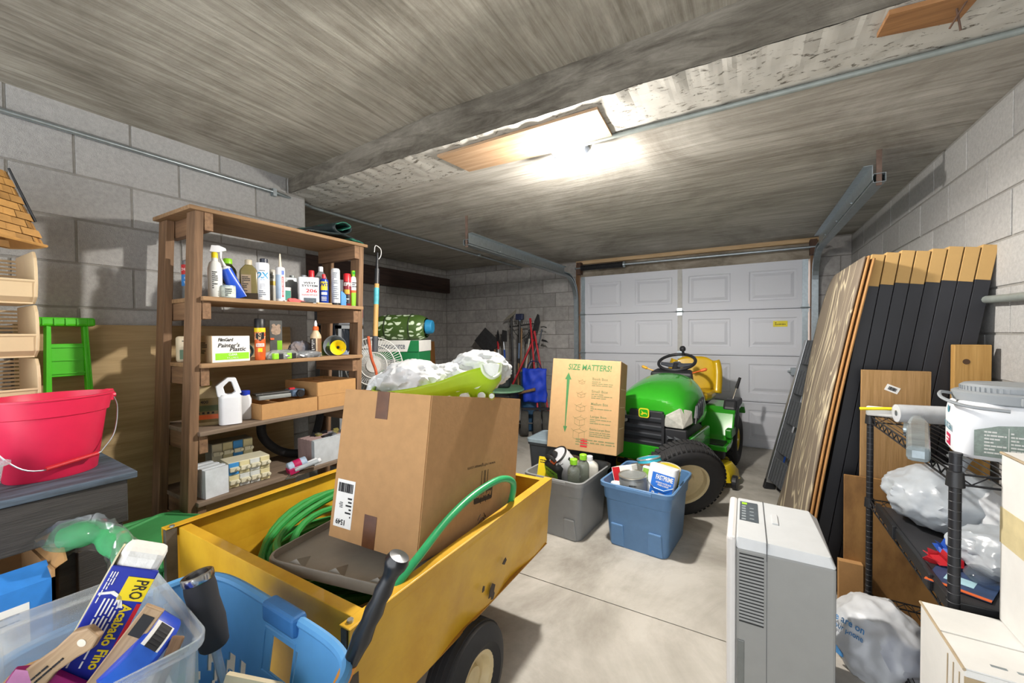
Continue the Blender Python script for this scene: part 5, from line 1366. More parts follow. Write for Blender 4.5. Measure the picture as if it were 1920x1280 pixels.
B().bx(-.07, .07, -.05, .05, 0, .16).build('body', paper, t, bevel=.002); patch(t, 'red_panel', redp, (-.04, -.0502, .10), (1, 0, 0), (0, 0, 1), .05, .12); lines(t, mat('faint_red', '#c98b8b', .6), (.03, -.0502, .08), (1, 0, 0), (0, 0, 1), .06, .1, 7, 4)
t = thing('green_label_tin', 'white tin with green label between the primer and the silver can', 'tin', (-.545, 2.66, .29), (rad(-12), rad(8), 0))
B().prism(rrect(.11, .06, .015), 0, .18).build('body', white, t, bevel=.004); patch(t, 'label', mat('leaf_green', '#7fae3f', .5, var=.3, scale=30), (0, -.0302, .14), (1, 0, 0), (0, 0, 1), .10, .06); lines(t, mat('navy_print', '#1f3f78', .6), (0, -.0302, .07), (1, 0, 0), (0, 0, 1), .07, .05, 4, 6)
tag(crumple((.12, .075, .075), 71, .25, 1.3, 4).build('grey_cloth', mat('dark_grey_cloth', '#55564f', .9, var=.2, scale=30), loc=(-.56, 2.79, .385), rot=(.2, .1, .3)), 'dark grey cloth bunched at the back of the blue tote', 'cloth')
can('paper_cup', 'white paper cup lying at the left end of the blue tote', 'cup', -.715, 2.555, .29, .035, .09, paper, None, dome=False, caph=0)
tag(B().bx(-.05, .05, -.03, .03, 0, .14).build('white_carton', paper, loc=(-.62, 2.79, .28), rot=(0, .1, .2)), 'plain white carton behind the red and white one', 'carton')

# ------------------------------------------------------------------ moving box "SIZE MATTERS!"
t = thing('moving_box', 'tall tan moving box printed SIZE MATTERS in green', 'carton', (-1.04, 2.88, .468), (rad(-9.5), rad(1.5), rad(5.6)))
w, d, h = .51, .30, .66
B().bx(-w / 2, w / 2, -d / 2, d / 2, 0, h).build('body', mat('tan_cardboard', '#b8956a', .85, var=.05, scale=26), t, bevel=.004)
gp = mat('green_print', '#3f7a46', .7); gpf = mat('faded_green_print', '#7d7f56', .7)
Fy = -d / 2 - .0002; R1, U1 = (1, 0, 0), (0, 0, 1)
text(t, 'SIZE MATTERS!', .045, (.03, Fy, .60), R1, U1, gp, width=.32, bold=.02, shear=.1)
patch(t, 'arrow', gp, (-.125, Fy, .34), R1, U1, .05, .44, .0006, poly=[(-.06, -.4), (-.3, -.4), (0, -.5), (.3, -.4), (.06, -.4), (.22, .38), (.5, .38), (0, .5), (-.5, .38), (-.22, .38)])
for k, (nm, z_) in enumerate((('Book Box', .51), ('Small Box', .42), ('Medium Box', .33), ('Large Box', .24), ('Extra-Large Box', .15))):
    text(t, nm, .02, (.055, Fy, z_ + .012), R1, U1, gpf, width=.075 + .006 * len(nm) * .8, bold=.02, align='LEFT').data.transform(Matrix.Translation((0, 0, 0)))
    lines(t, gpf, (.13, Fy, z_ - .022), R1, U1, .15, .04, 3, k + 2)
    s_ = .022 + .005 * k; b = B()
    cx, cz = -.02, z_ - .01
    q = [(cx - s_, cz), (cx, cz - s_ * .35), (cx + s_, cz), (cx, cz + s_ * .35)]
    dn = s_ * (.6 + .16 * k)
    segs = [(q[i], q[(i + 1) % 4]) for i in range(4)] + [(q[i], (q[i][0], q[i][1] - dn)) for i in range(3)] + [((q[0][0], q[0][1] - dn), (q[1][0], q[1][1] - dn)), ((q[1][0], q[1][1] - dn), (q[2][0], q[2][1] - dn)), (q[0], (q[0][0] - s_ * .4, q[0][1] + s_ * .3)), (q[2], (q[2][0] + s_ * .4, q[2][1] + s_ * .3)), (q[3], (q[3][0] + s_ * .3, q[3][1] + s_ * .4))]
    for (a, c), (e, g) in segs: b.tube([(a, Fy - .0004, c), (e, Fy - .0004, g)], .0009, 4)
    b.build('box_drawing', gpf, t)
lines(t, gpf, (.10, Fy, .065), R1, U1, .28, .055, 3, 12)
patch(t, 'red_square', redp, (.02, Fy, .06), R1, U1, .05, .06)
for z_ in (.18, .33, .46): B().bx(w / 2 + .0002, w / 2 + .001, -.1, .1, z_, z_ + .006).build('print_frame', mat('pale_print', '#d8c2a0', .8), t)
# bin that carries it, cables and round tub behind
t = thing('dark_bin', 'dark grey lidded bin standing behind the moving box', 'storage tote', (-1.30, 3.16, 0))
B().loft([[(a, b, zz) for a, b in rrect(.58 * s, .34 * s, .04)] for s, zz in ((.9, 0), (1, .41), (1.03, .41), (1.03, .43))]).build('body', mat('dark_grey_plastic', '#34393e', .5), t)
B().loft([[(a, b, zz) for a, b in rrect(.58 * s, .34 * s, .04)] for s, zz in ((1.05, .43), (1.05, .455), (.97, .46), (.95, .452))]).build('lid', mat('blue_grey_lid', '#8fa0aa', .45), t)
B().bx(-.06, .06, -.20, -.172, .30, .34).build('handle', blackp, t, bevel=.005)
t = tag(B().ring((0, 0, 0), .085, .012, 28, 8).build('black_hoop', rubber, loc=(-1.56, 2.86, .08), rot=(rad(75), 0, rad(25)), smooth=True), 'black rubber hoop standing on the floor behind the cart', 'hoop')
bagthing('black refuse bag slumped on the floor behind the cart', (-1.42, 2.62, .09), (.12, .10, .10), 66, .25, mat('black_bag', '#26272a', .35, var=.3), 1.6)
bagthing('crumpled clear bag of hose on the floor behind the blue tote', (-.80, 3.12, .12), (.13, .10, .13), 67, .25, mat('grey_clear_bag', '#7c7a70', .3, trans=.3, var=.3), 1.8)
t = thing('spare_tyre', 'trailer tyre on a cream steel wheel leaning behind the blue tote', 'tyre', (-.40, 3.13, .275), (0, 0, 0))
t.rotation_euler = Vector((.52, -.78, -.34)).to_track_quat('X', 'Z').to_euler()
wheel(t, 'tyre', (0, 0, 0), .295, .17, .17, tread=54)

# ------------------------------------------------------------------ lawn tractor
jd = mat('tractor_green', '#2f9e22', .22, var=.03, coat=.6); jdd = mat('tractor_green_dark', '#257f1d', .35, var=.05)
seatm = mat('seat_yellow', '#dcb21b', .3, var=.04, coat=.3); deckm = mat('deck_yellow', '#d9bd1a', .3, var=.05, coat=.3)
blk = mat('tractor_black', '#26272b', .5, var=.08); glass = mat('headlight_glass', '#b7b6ad', .12, var=.2, scale=30)
t = thing('lawn_tractor', 'green lawn tractor with yellow seat and mower deck', 'lawn tractor', (-.49, 4.70, 0), (0, 0, rad(-8.5)))
# hood: cross sections along y, arch shaped
def arch(y, wd, zb, zt, n=17, p=2.6):
    pts = []
    for k in range(n):
        a = pi * k / (n - 1)
        c, s_ = cos(a), sin(a)
        pts.append((wd * math.copysign(abs(c) ** (2 / p), c), y, zb + (zt - zb) * abs(s_) ** (2 / p * .8)))
    return pts
rings = [arch(-1.36, .285, .66, .80), arch(-1.30, .305, .60, .855), arch(-1.15, .325, .53, .915), arch(-.95, .335, .50, .955), arch(-.78, .33, .50, .975), arch(-.70, .30, .55, .965)]
B().loft(rings).build('hood', jd, t, smooth=True, sub=1)
B().loft([arch(-1.335, .285, .33, .66), arch(-1.20, .30, .33, .60), arch(-.70, .30, .36, .56)]).build('engine_shroud', blk, t, smooth=True)
gr = B().prism([(-.29, .40), (.29, .40), (.315, .52), (.31, .592), (.145, .592), (.135, .715), (-.135, .715), (-.145, .592), (-.31, .592), (-.315, .52)], -1.385, -1.345, 'xz').build('grille', blk, t, bevel=.008)
for z_ in (.455, .52, .585, .65):
    B().add([(-.28, -1.40, z_ - .014), (.14, -1.40, z_ - .014), (.14, -1.415, z_ + .012), (-.28, -1.415, z_ + .012), (-.28, -1.38, z_ - .014), (.14, -1.38, z_ - .014), (.14, -1.38, z_ + .016), (-.28, -1.38, z_ + .016)], [(0, 1, 2, 3), (4, 7, 6, 5), (0, 4, 5, 1), (1, 5, 6, 2), (2, 6, 7, 3), (3, 7, 4, 0)]).build('slat', mat('grille_grey', '#4a4d52', .45), gr)
    for x_ in ((.17, .225) if z_ < .57 else ()): B().add([(x_, -1.395, z_ - .02), (x_ + .05, -1.39, z_), (x_, -1.395, z_ + .02), (x_ + .02, -1.41, z_)], [(0, 1, 3), (1, 2, 3), (2, 0, 3), (0, 2, 1)]).build('fin', mat('grille_grey', '#4a4d52'), gr)
B().bx(.135, .155, -1.415, -1.385, .43, .70).build('upright', blk, gr)
for z_ in (.60, .53): B().bx(-.25, -.19, -1.412, -1.40, z_ - .006, z_ + .006).build('green_light', mat('green_tab', '#35b045', .4), gr)
em = patch(t, 'emblem', mat('emblem_yellow', '#d8c92a', .4), (.0, -1.418, .70), (1, 0, 0), (0, 0, 1), .085, .075, .006, poly=[(a / .085, b / .075) for a, b in rrect(.085, .075, .02)])
patch(t, 'emblem_field', jd, (.0, -1.4245, .70), (1, 0, 0), (0, 0, 1), .068, .058, .002, poly=[(a / .068, b / .058) for a, b in rrect(.068, .058, .014)])
patch(t, 'emblem_deer', mat('emblem_yellow', '#d8c92a', .4), (.0, -1.427, .70), (1, 0, 0), (0, 0, 1), .052, .04, .0015, poly=[(-.5, -.3), (-.3, -.1), (-.25, .15), (-.4, .5), (-.2, .3), (-.05, .1), (.3, .1), (.5, -.05), (.45, -.4), (.35, -.1), (.1, -.15), (-.1, -.2), (-.2, -.45)])
for s in (-1, 1):
    hl = B().hull([(s * x_, y_, z_) for x_, y_, z_ in ((.14, -1.398, .605), (.29, -1.375, .60), (.33, -1.26, .625), (.322, -1.25, .73), (.25, -1.34, .755), (.16, -1.40, .70), (.2, -1.30, .68), (.2, -1.35, .6))])
    hl.build('headlight', glass, t, bevel=.01)
    B().prism([(-1.22, .62), (-1.0, .66), (-.96, .80), (-1.15, .75)], s * .318, s * .338, 'yz').build('side_vent', blk, t)
    for k in range(4): B().bx(s * .334, s * .345, -1.18 + k * .05, -1.165 + k * .05, .66 + k * .012, .76 + k * .008).build('vent_slat', mat('grille_grey', '#4a4d52'), t)
B().prism([(-.34, .30), (.34, .30), (.35, .42), (.31, .45), (-.31, .45), (-.35, .42)], -1.40, -1.32, 'xz').build('bumper', jd, t, bevel=.02)
for s in (-1, 1): B().bx(s * .29, s * .335, -1.36, -.74, .36, .52).build('side_panel', jd, t, bevel=.012)
B().bx(-.12, .12, -1.2, .25, .24, .36).build('chassis', blk, t, bevel=.01)
# dash, steering
B().loft([[(-.2, -.74, .62), (.2, -.74, .62), (.2, -.58, .62), (-.2, -.58, .62)], [(-.19, -.76, .97), (.19, -.76, .97), (.16, -.64, 1.0), (-.16, -.64, 1.0)]]).build('dash', blk, t, bevel=.02)
sw = B().ring((0, 0, 0), .165, .015, 36, 10).build('steering_wheel', blk, t, loc=(.0, -.56, 1.055), rot=(rad(24), 0, 0), smooth=True)
B().prism([(-.15, -.02), (-.05, -.06), (.05, -.06), (.15, -.02), (.155, .015), (.06, .0), (.0, .02), (-.06, 0), (-.155, .015)], -.03, -.01).cyl((0, -.01, -.05), (0, -.01, -.005), .04, n=16).build('spokes', mat('wheel_grey', '#4b4f57', .5), sw, bevel=.005)
B().cyl((.03, .13, .01), (.03, .13, .06), .012, n=12).lathe([(.012, .055), (.026, .062), (.028, .085), (.02, .10), (0, .102)], 16, Matrix.Translation((.03, .13, 0))).build('spinner_knob', blk, sw, smooth=True)
B().cyl((0, -.64, .96), (0, -.57, 1.03), .03, n=14).build('column', blk, t)
for s, c_ in ((-1, mat('lever_yellow', '#dfa92a', .4)), (1, orangep)): B().cyl((s * .12, -.66, .95), (s * .24, -.68, .99), .006, n=8).lathe([(.008, 0), (.014, .01), (.014, .05), (.006, .06)], 12, Matrix.Translation((s * .24, -.68, .99)) @ Matrix.Rotation(rad(70 * s), 4, 'Y')).build('control_lever', c_, t)
# seat
def seatback(u, v):
    a = pi * (u - .5); x_ = .22 * math.sin(a) * (1 - .18 * v ** 4); bul = .05 * cos(a)
    return (x_, -.02 - bul * .3 + .10 * v + .05 * (1 - cos(a)) * -1 + .03, .72 + .36 * v - .05 * (abs(math.sin(a)) ** 4) * v)
B().grid(seatback, 20, 12).build('seat_back', seatm, t, smooth=True, solid=.07)
B().prism([(-.21, -.34), (.21, -.34), (.235, -.2), (.23, .03), (-.23, .03), (-.235, -.2)], .66, .75).build('seat_cushion', seatm, t, bevel=.03)
B().bx(-.1, .1, -.25, 0, .56, .66).build('seat_mount', blk, t)
# fenders, footboards
for s in (-1, 1):
    fb = B().loft([[(s * .17, y_, z_), (s * .45, y_, z_), (s * .455, y_, z_ - .05), (s * .17, y_, z_ - .05)] for y_, z_ in ((-.66, .33), (-.48, .33), (-.40, .36), (-.30, .56), (-.22, .61), (.05, .63), (.22, .60), (.30, .52))])
    f_ = fb.build('fender', jd, t, bevel=.018)
    B().bx(s * .40, s * .455, -.46, -.25, .36, .44).build('fender_skirt', jdd, t, bevel=.01)
    B().bx(s * .20, s * .42, -.64, -.46, .331, .338).build('foot_mat', blk, t)
B().prism([(-.24, .56), (.10, .60), (.11, .67), (-.20, .68), (-.26, .60)], .34, .455, 'yz').build('lever_console', blk, t, bevel=.02)
B().prism([(-.26, .36), (-.24, .60), (-.12, .62), (-.12, .5)], .40, .465, 'yz').build('console_front', blk, t, bevel=.015)
B().cyl((.40, -.10, .66), (.43, -.03, .80), .006, n=8).build('lift_lever', chrome, t); B().cyl((.425, -.045, .78), (.447, .0, .88), .016, .013, n=12).build('lever_grip', blackp, t)
B().bx(-.17, .17, .1, .32, .36, .60).build('rear_body', blk, t, bevel=.01)
for s in (-1, 1):
    wheel(t, 'rear_wheel', (s * .355, .0, .255), .25, .19, .11, tread=26, rimm=deckm)
    wheel(t, 'front_wheel', (s * .375, -1.14, .19), .185, .13, .085, tread=22, rimm=deckm)
B().cyl((-.36, -1.14, .19), (.36, -1.14, .19), .022, n=10).bx(-.08, .08, -1.18, -1.1, .18, .30).build('front_axle', blk, t)
B().cyl((-.3, 0, .255), (.3, 0, .255), .03, n=10).build('rear_axle', blk, t)
dk_ = B().loft([[(x_ * s, y_ * s - .60 * 1, z_) for x_, y_ in ((-.5, -.16), (-.3, -.30), (0, -.26), (.3, -.30), (.5, -.16), (.54, .02), (.46, .2), (.2, .28), (-.2, .28), (-.46, .2), (-.54, .02))] for s, z_ in ((1.02, .055), (1.0, .06), (.98, .13), (.90, .18), (.6, .20))]).build('mower_deck', deckm, t, smooth=True, bevel=.008)
patch(t, 'warning_label', ink, (.43, -.55, .181), (1, .2, 0), (-.2, 1, .25), .07, .05, .003)
patch(t, 'warning_print', deckm, (.43, -.55, .1845), (1, .2, 0), (-.2, 1, .25), .05, .03, .001, poly=[(-.5, -.5), (.5, -.2), (.1, 0), (.5, .5), (-.5, .1)])
for x_, y_ in ((.53, -.74), (-.53, -.74)):
    B().cyl((x_ - .02, y_, .06), (x_ + .02, y_, .06), .058, n=20).build('deck_wheel', blackp, t, bevel=.006)
B().bx(.25, .40, -.95, -.80, .19, .26).bx(.18, .42, -.62, -.52, .20, .30).build('deck_bracket', blk, t, bevel=.01)

# ------------------------------------------------------------------ garden tools in the back corner
shm = mat('tool_steel_dark', '#3b3b3d', .45, .5, var=.3); ash = wood('ash_handle', '#9a7b58', '#77583a', 'z', rnd=0); redt = mat('red_handle', '#b8202c', .4); slv = mat('silver_tube', '#9ba1a6', .3, .8)
t = thing('trash_can', 'black round dustbin with a pale green lid in the back corner', 'dustbin', (-2.90, 4.66, 0))
B().lathe([(.21, 0), (.215, .01), (.265, .54), (.285, .545), (.285, .575), (.26, .58), (.25, .545), (.20, .02), (0, .02)], 36).build('bin', mat('black_bin', '#2a2c2f', .5), t, smooth=True)
for k in range(3): B().ring((0, 0, .15 + k * .15), .232 + k * .0125, .006, 36, 6).build('hoop', mat('black_bin', '#2a2c2f'), t, smooth=True)
B().cyl((.22, -.14, .52), (.24, -.19, .52), .02, n=10).build('side_handle', blackp, t)
tag(B().lathe([(.30, 0), (.32, .01), (.31, .03), (.2, .036), (0, .036)], 36).build('dustbin_cover', mat('pale_green_plastic', '#7fb08c', .5), loc=(-2.88, 4.66, .583), smooth=True, rot=(rad(2), rad(3), 0)), 'pale green disc lid lying on the black dustbin', 'lid')
t = thing('black_case', 'soft black case with white print on the dustbin lid', 'case', (-2.94, 4.60, .62), (0, 0, rad(20)))
B().prism(rrect(.42, .2, .06), 0, .17).build('body', mat('black_nylon', '#2f3538', .7, var=.2), t, smooth=True, bevel=.03); lines(t, mat('pale_print_grey', '#b8c2c0', .6), (.05, -.1005, .11), (1, 0, .25), (0, 0, 1), .16, .06, 4, 6)
t = thing('blue_tub', 'blue plastic tub beside the soft black case in the corner', 'tub', (-2.60, 5.0, .0)); B().lathe([(.13, 0), (.15, .78), (.16, .78), (.16, .80), (.14, .80), (.13, .02), (0, .02)], 28).build('tub', mat('dusty_blue', '#2f5578', .5), t, smooth=True)
def stick(name, label, a, b, r, m, cat='garden tool'):
    t = thing(name, label, cat, b)
    A, Bp = Vector(a) - Vector(b), Vector((0, 0, 0))
    B().cyl(Bp, A, r, n=10).build('handle', m, t, smooth=True)
    return t, A
Yt = 5.16
t, A = stick('snow_shovel', 'dark broad shovel leaning with its blade up against the back wall', (-3.30, Yt, 1.10), (-2.98, 4.99, .0), .014, ash)
o = B().prism([(-.15, 0), (.15, 0), (.15, .34), (-.12, .34)], -.006, .006, 'xz').build('blade', shm, t, loc=tuple(A), rot=(0, rad(-48), rad(12)), bevel=.004); B().bx(-.012, .012, -.012, -.006, .02, .32).build('rib', shm, o)
t, A = stick('loppers', 'red and silver loppers with a black head up', (-3.24, Yt, 1.20), (-3.06, 5.0, .0), .011, slv)
B().prism([(-.015, 0), (.02, 0), (.025, .1), (.0, .2), (-.02, .12)], -.008, .008, 'xz').build('blade', blackp, t, loc=tuple(A)); B().cyl(A * .92, A * 1.02, .015, n=10).build('collar', redt, t)
t, A = stick('edging_tool', 'silver shafted tool with a blue band and dark flat head', (-3.14, Yt, 1.22), (-2.98, 5.05, .0), .012, slv)
B().cyl(A * .80, A * .9, .0145, n=10).build('blue_band', bluep, t); B().prism([(-.05, 0), (.06, .0), (.06, .16), (-.02, .18)], -.004, .004, 'xz').build('head', shm, t, loc=tuple(A), bevel=.003)
t, A = stick('garden_hoe', 'black shafted hoe with pale pointed head uppermost', (-3.00, Yt, 1.58), (-2.91, 5.06, .0), .016, blackp)
B().prism([(-.14, -.05), (-.05, .03), (.05, .09), (.08, .12), (.06, .05), (-.02, -.01)], -.012, .012, 'xz').build('head', mat('pale_steel', '#8f8b7d', .5, .4), t, loc=tuple(A), bevel=.004)
t, A = stick('tamper', 'blue-grey shafted tool with a square dark blue head', (-2.86, Yt, 1.54), (-2.86, 5.06, .0), .016, mat('blue_grey_shaft', '#5c6f8a', .4, .3))
B().bx(-.06, .06, -.03, .03, 0, .09).build('head', mat('dark_blue_head', '#28304e', .5, var=.2), t, loc=tuple(A), bevel=.012); B().cyl(A * .78, A * .99, .018, n=10).build('sleeve', blackp, t)
t, A = stick('bow_rake', 'bow rake with a row of dark teeth uppermost', (-2.83, Yt, 1.42), (-2.80, 5.03, .0), .013, ash)
o = B().bx(-.20, .20, -.008, .008, .03, .05).build('bar', shm, t, loc=tuple(A), rot=(0, rad(-6), 0))
for k in range(13): B().cyl((-.19 + k * .032, 0, .04), (-.19 + k * .032, -.03, .085), .004, .002, n=6).build('tooth', shm, o)
B().tube(bez([(-.18, 0, .04), (-.1, 0, -.08), (0, 0, -.16)], 5), .006, 6).tube(bez([(.18, 0, .04), (.1, 0, -.08), (0, 0, -.16)], 5), .006, 6).build('bow', shm, t, loc=tuple(A))
t, A = stick('leaf_rake', 'wire leaf rake hanging fan up behind the other tools', (-2.77, 5.24, 1.12), (-2.74, 5.20, .0), .012, ash)
for k in range(11): B().tube(bez([(0, 0, 0), ((k - 5) * .018, 0, .16), ((k - 5) * .03, -.01, .27), ((k - 5) * .031, -.04, .28)], 4), .0035, 5).build('tine', shm, t, loc=tuple(A))
for i, (a, b, lab) in enumerate((((-2.69, Yt, 1.36), (-2.80, 5.0, .0), 'weathered white tool handle in the middle of the cluster'), ((-2.85, 5.1, .98), (-2.84, 5.04, .0), 'short brown wooden handle with worn stripes'), ((-2.735, Yt, 1.28), (-2.83, 5.1, .0), 'grey wooden tool handle beside the white one'))):
    t, A = stick('tool_handle', lab, a, b, .014, [mat('white_shaft', '#b3afa8', .5), ash, mat('grey_shaft', '#77736b', .6)][i])
    B().cyl(A * .93, A, .0165, n=10).build('end_cap', blackp, t)
t, A = stick('round_spade', 'spade with black pointed blade up behind the red poles', (-2.60, Yt, 1.38), (-2.66, 5.03, .0), .014, blackp)
B().prism([(-.05, 0), (.04, .0), (.075, .12), (.06, .22), (.03, .24), (-.02, .14)], -.006, .006, 'xz').build('blade', shm, t, loc=tuple(A), bevel=.004)
t, A = stick('garden_pick', 'dark hooked hand pick on a slanting shaft', (-2.50, Yt, 1.40), (-2.72, 5.0, .25), .010, mat('dark_shaft', '#3d4652', .4))
B().tube(bez([(-.02, 0, .03), (.03, 0, .035), (.07, 0, .02)], 4), .008, 6).prism([(-.01, -.17), (.10, -.19), (.06, -.155), (0, -.14)], -.006, .006, 'xz').build('head', blackp, t, loc=tuple(A))
for a, b, lab in (((-2.655, 5.10, 1.54), (-2.33, 4.72, .02), 'long red pole crossing in front of the blue bag'), ((-2.60, 5.12, 1.36), (-2.24, 4.90, .02), 'thin red pole with silver tip right of the blue bag'), ((-2.60, 5.08, 1.25), (-2.86, 4.92, .60), 'red tool shaft slanting left above the blue tub')):
    t, A = stick('red_pole', lab, a, b, .014, redt, 'pole'); B().cyl(A * .97, A * 1.01, .017, n=10).build('end_cap', redt, t)
t, A = stick('silver_pole', 'slim silver pole slanting behind the red poles', (-2.54, 5.10, 1.2), (-2.76, 4.98, .5), .009, slv, 'pole'); B().cyl(A * .97, A, .012, n=8).build('end_cap', blackp, t)
t = thing('blue_folding_bag', 'royal blue cloth bag hanging among the garden tools', 'bag', (-2.46, 4.83, .42), (0, 0, rad(14)))
def bagf(u, v):
    return (-.165 + .33 * u, -.045 * math.sin(pi * u) + .03 * noise.noise(Vector((u * 4, v * 4, 9))), .45 * v + .01 * noise.noise(Vector((u * 6, v, 4))))
B().grid(bagf, 20, 16).build('cloth', mat('royal_blue_cloth', '#1740c8', .6, var=.2, scale=10), t, smooth=True, solid=.05); B().tube(bez([(-.1, 0, .45), (-.06, 0, .53), (.0, 0, .55), (.06, 0, .53), (.1, 0, .45)], 5), .008, 6).build('strap', mat('navy_strap', '#15244f', .6), t)
t = thing('hatchet', 'wooden hatchet handle lying across the blue bag', 'hatchet', (-2.60, 4.72, .545), (0, rad(-12), rad(10))); B().tube([(-.12, 0, 0), (0, 0, .005), (.2, 0, .015)], [.02, .017, .021], 8).build('handle', ash, t, smooth=True); B().bx(-.20, -.11, -.015, .015, -.05, .04).build('head', shm, t, bevel=.004)
t = thing('lawn_roller', 'black wheeled lawn aerator on the floor below the blue bag', 'lawn roller', (-2.36, 4.70, .0), (0, 0, rad(28)))
for k, x_ in enumerate((-.16, .0, .12)):
    o = B().lathe([(.05, -.045), (.15, -.05), (.165, -.03), (.165, .03), (.15, .05), (.05, .045)], 28, Matrix.Translation((x_, 0, .165)) @ Matrix.Rotation(rad(90), 4, 'Y')).build('wheel', mat('dusty_black', '#4a4844', .8, var=.2), t, smooth=True)
    B().cyl((x_ - .052, 0, .165), (x_ + .052, 0, .165), .12, n=24).build('hub', blackp, o)
B().cyl((-.24, 0, .165), (.24, 0, .165), .012, n=8).bx(-.2, .2, -.02, .02, .34, .37).bx(-.2, -.18, -.02, .02, .16, .36).bx(.18, .2, -.02, .02, .16, .36).build('frame', blackp, t)

# ------------------------------------------------------------------ behind the shelves
t = thing('support_tote', 'dull grey tote stack standing behind the wooden shelves', 'storage tote', (-2.80, 2.78, 0)); B().loft([[(a, b, zz) for a, b in rrect(.52 * s, .38 * s, .04)] for s, zz in ((.88, 0), (.98, .46), (1.04, .46), (1.04, .50), (.88, .50), (.98, .94), (1.04, .94), (1.04, .985))]).build('body', mat('dull_blue_grey', '#56606c', .5), t)
greenb = mat('paper_box_green', '#167a44', .6, var=.05)
t = thing('paper_carton', 'green and white copy paper carton behind the fan', 'carton', (-2.76, 2.72, .987), (0, 0, rad(22)))
B().bx(-.22, .22, -.15, .15, 0, .2).build('body', greenb, t, bevel=.002); l = B().bx(-.226, .226, -.156, .156, .2, .30).build('lid', paper, t, bevel=.003)
patch(t, 'lid_band', greenb, (.17, -.1565, .25), (1, 0, 0), (0, 0, 1), .11, .10, .0008, poly=[(-.2, .5), (.5, .5), (.5, -.5), (-.5, -.5)])
text(t, 'econosource', .04, (-.03, -.1565, .25), (1, 0, 0), (0, 0, 1), mat('grey_print', '#6c7480'), width=.25, bold=.02); text(t, 'econosource', .035, (.0, -.1502, .11), (1, 0, 0), (0, 0, 1), paper, width=.24, bold=.02)
t = thing('floral_duffel', 'green duffel bag with white flowers on the paper carton', 'bag', (-2.78, 2.74, 1.29), (0, 0, rad(24)))
fm = bpy.data.materials.new('floral_cloth'); fm.use_nodes = True; nt = fm.node_tree; bs = nt.nodes['Principled BSDF']
tc = nt.nodes.new('ShaderNodeTexCoord'); vo = nt.nodes.new('ShaderNodeTexVoronoi'); vo.inputs['Scale'].default_value = 15; wv = nt.nodes.new('ShaderNodeTexWave'); wv.wave_type = 'RINGS'; wv.inputs['Scale'].default_value = 9; wv.inputs['Distortion'].default_value = 6
r1 = nt.nodes.new('ShaderNodeValToRGB'); r1.color_ramp.elements[0].position = .42; r1.color_ramp.elements[1].position = .48; r1.color_ramp.elements[0].color = (1, 1, 1, 1); r1.color_ramp.elements[1].color = (0, 0, 0, 1)
r2 = nt.nodes.new('ShaderNodeValToRGB'); r2.color_ramp.elements[0].position = .42; r2.color_ramp.elements[1].position = .5
mu = nt.nodes.new('ShaderNodeMath'); mu.operation = 'MULTIPLY'; mx = nt.nodes.new('ShaderNodeMix'); mx.data_type = 'RGBA'; mx.inputs[6].default_value = lin('#3f5a24'); mx.inputs[7].default_value = lin('#cfe0c4')
nt.links.new(tc.outputs['Object'], vo.inputs['Vector']); nt.links.new(tc.outputs['Object'], wv.inputs['Vector']); nt.links.new(vo.outputs['Distance'], r1.inputs[0]); nt.links.new(wv.outputs['Fac'], r2.inputs[0]); nt.links.new(r1.outputs[0], mu.inputs[0]); nt.links.new(r2.outputs[0], mu.inputs[1]); nt.links.new(mu.outputs[0], mx.inputs[0]); nt.links.new(mx.outputs[2], bs.inputs['Base Color'])
def duf(u, v):
    a = 2 * pi * u; k = (1 - abs(2 * v - 1) ** 6 * .25)
    return (-.24 + .48 * v, .13 * cos(a) * k, max(.0, .11 + .125 * math.sin(a) * k))
B().grid(duf, 28, 14, True).build('body', fm, t, smooth=True)
for v_ in (.25, .72): B().tube([Vector(duf(k / 24, v_)) * 1.01 for k in range(24)], .006, 6, True).build('strap', mat('dark_green_strap', '#26361c', .7), t)
B().cyl((.235, 0, .12), (.30, .0, .12), .07, .06, n=20).build('rolled_mat', mat('teal_mat', '#1b7fae', .6), t, bevel=.01)
t = thing('pedestal_fan', 'white round fan with radial wire grille beside the shelf end', 'fan', (-2.56, 2.22, 0), (0, 0, rad(44)))
fw = mat('fan_white', '#d2d2ce', .45); b = B()
for k in range(60):
    a = 2 * pi * k / 60; b.tube([(.05 * cos(a), -.055, 1.10 + .05 * math.sin(a)), (.16 * cos(a), -.045, 1.10 + .16 * math.sin(a)), (.215 * cos(a), .0, 1.10 + .215 * math.sin(a))], .0022, 4)
o = b.build('grille_wires', fw, t); o['kind'] = 'stuff'
rx = Matrix.Rotation(rad(90), 3, 'X')
for R_, y_ in ((.217, .0), (.16, -.046), (.10, -.052)): B().ring((0, y_, 1.10), R_, .005, 40, 6, rx).build('grille_ring', fw, t, smooth=True)
B().cyl((0, -.062, 1.10), (0, -.045, 1.10), .055, n=24).build('centre_cap', fw, t); B().cyl((0, .03, 1.10), (0, .13, 1.10), .07, .05, n=20).build('motor', fw, t, smooth=True)
for k in range(3): B().box((.09 * cos(k * 2.094), -.005, 1.10 + .09 * math.sin(k * 2.094)), (.16, .006, .09), Matrix.Rotation(-k * 2.094, 3, 'Y') @ Matrix.Rotation(.4, 3, 'X')).build('blade', mat('fan_blade', '#a9adb0', .4), t, bevel=.01)
B().cyl((0, .08, .02), (0, .08, 1.08), .018, n=12).build('pole', fw, t); B().lathe([(.20, 0), (.20, .015), (.04, .04), (.02, .05)], 28, Matrix.Translation((0, .08, 0))).build('base', fw, t, smooth=True)
t = thing('leaning_board', 'orange-brown board leaning by the far left block wall', 'board', (-4.18, 4.5, 0), (0, rad(-3), 0)); B().bx(-.02, .02, -.25, .35, 0, 1.23).build('board', wood('orange_board', '#a8733c', '#8a5a2b', 'z', rnd=0), t)
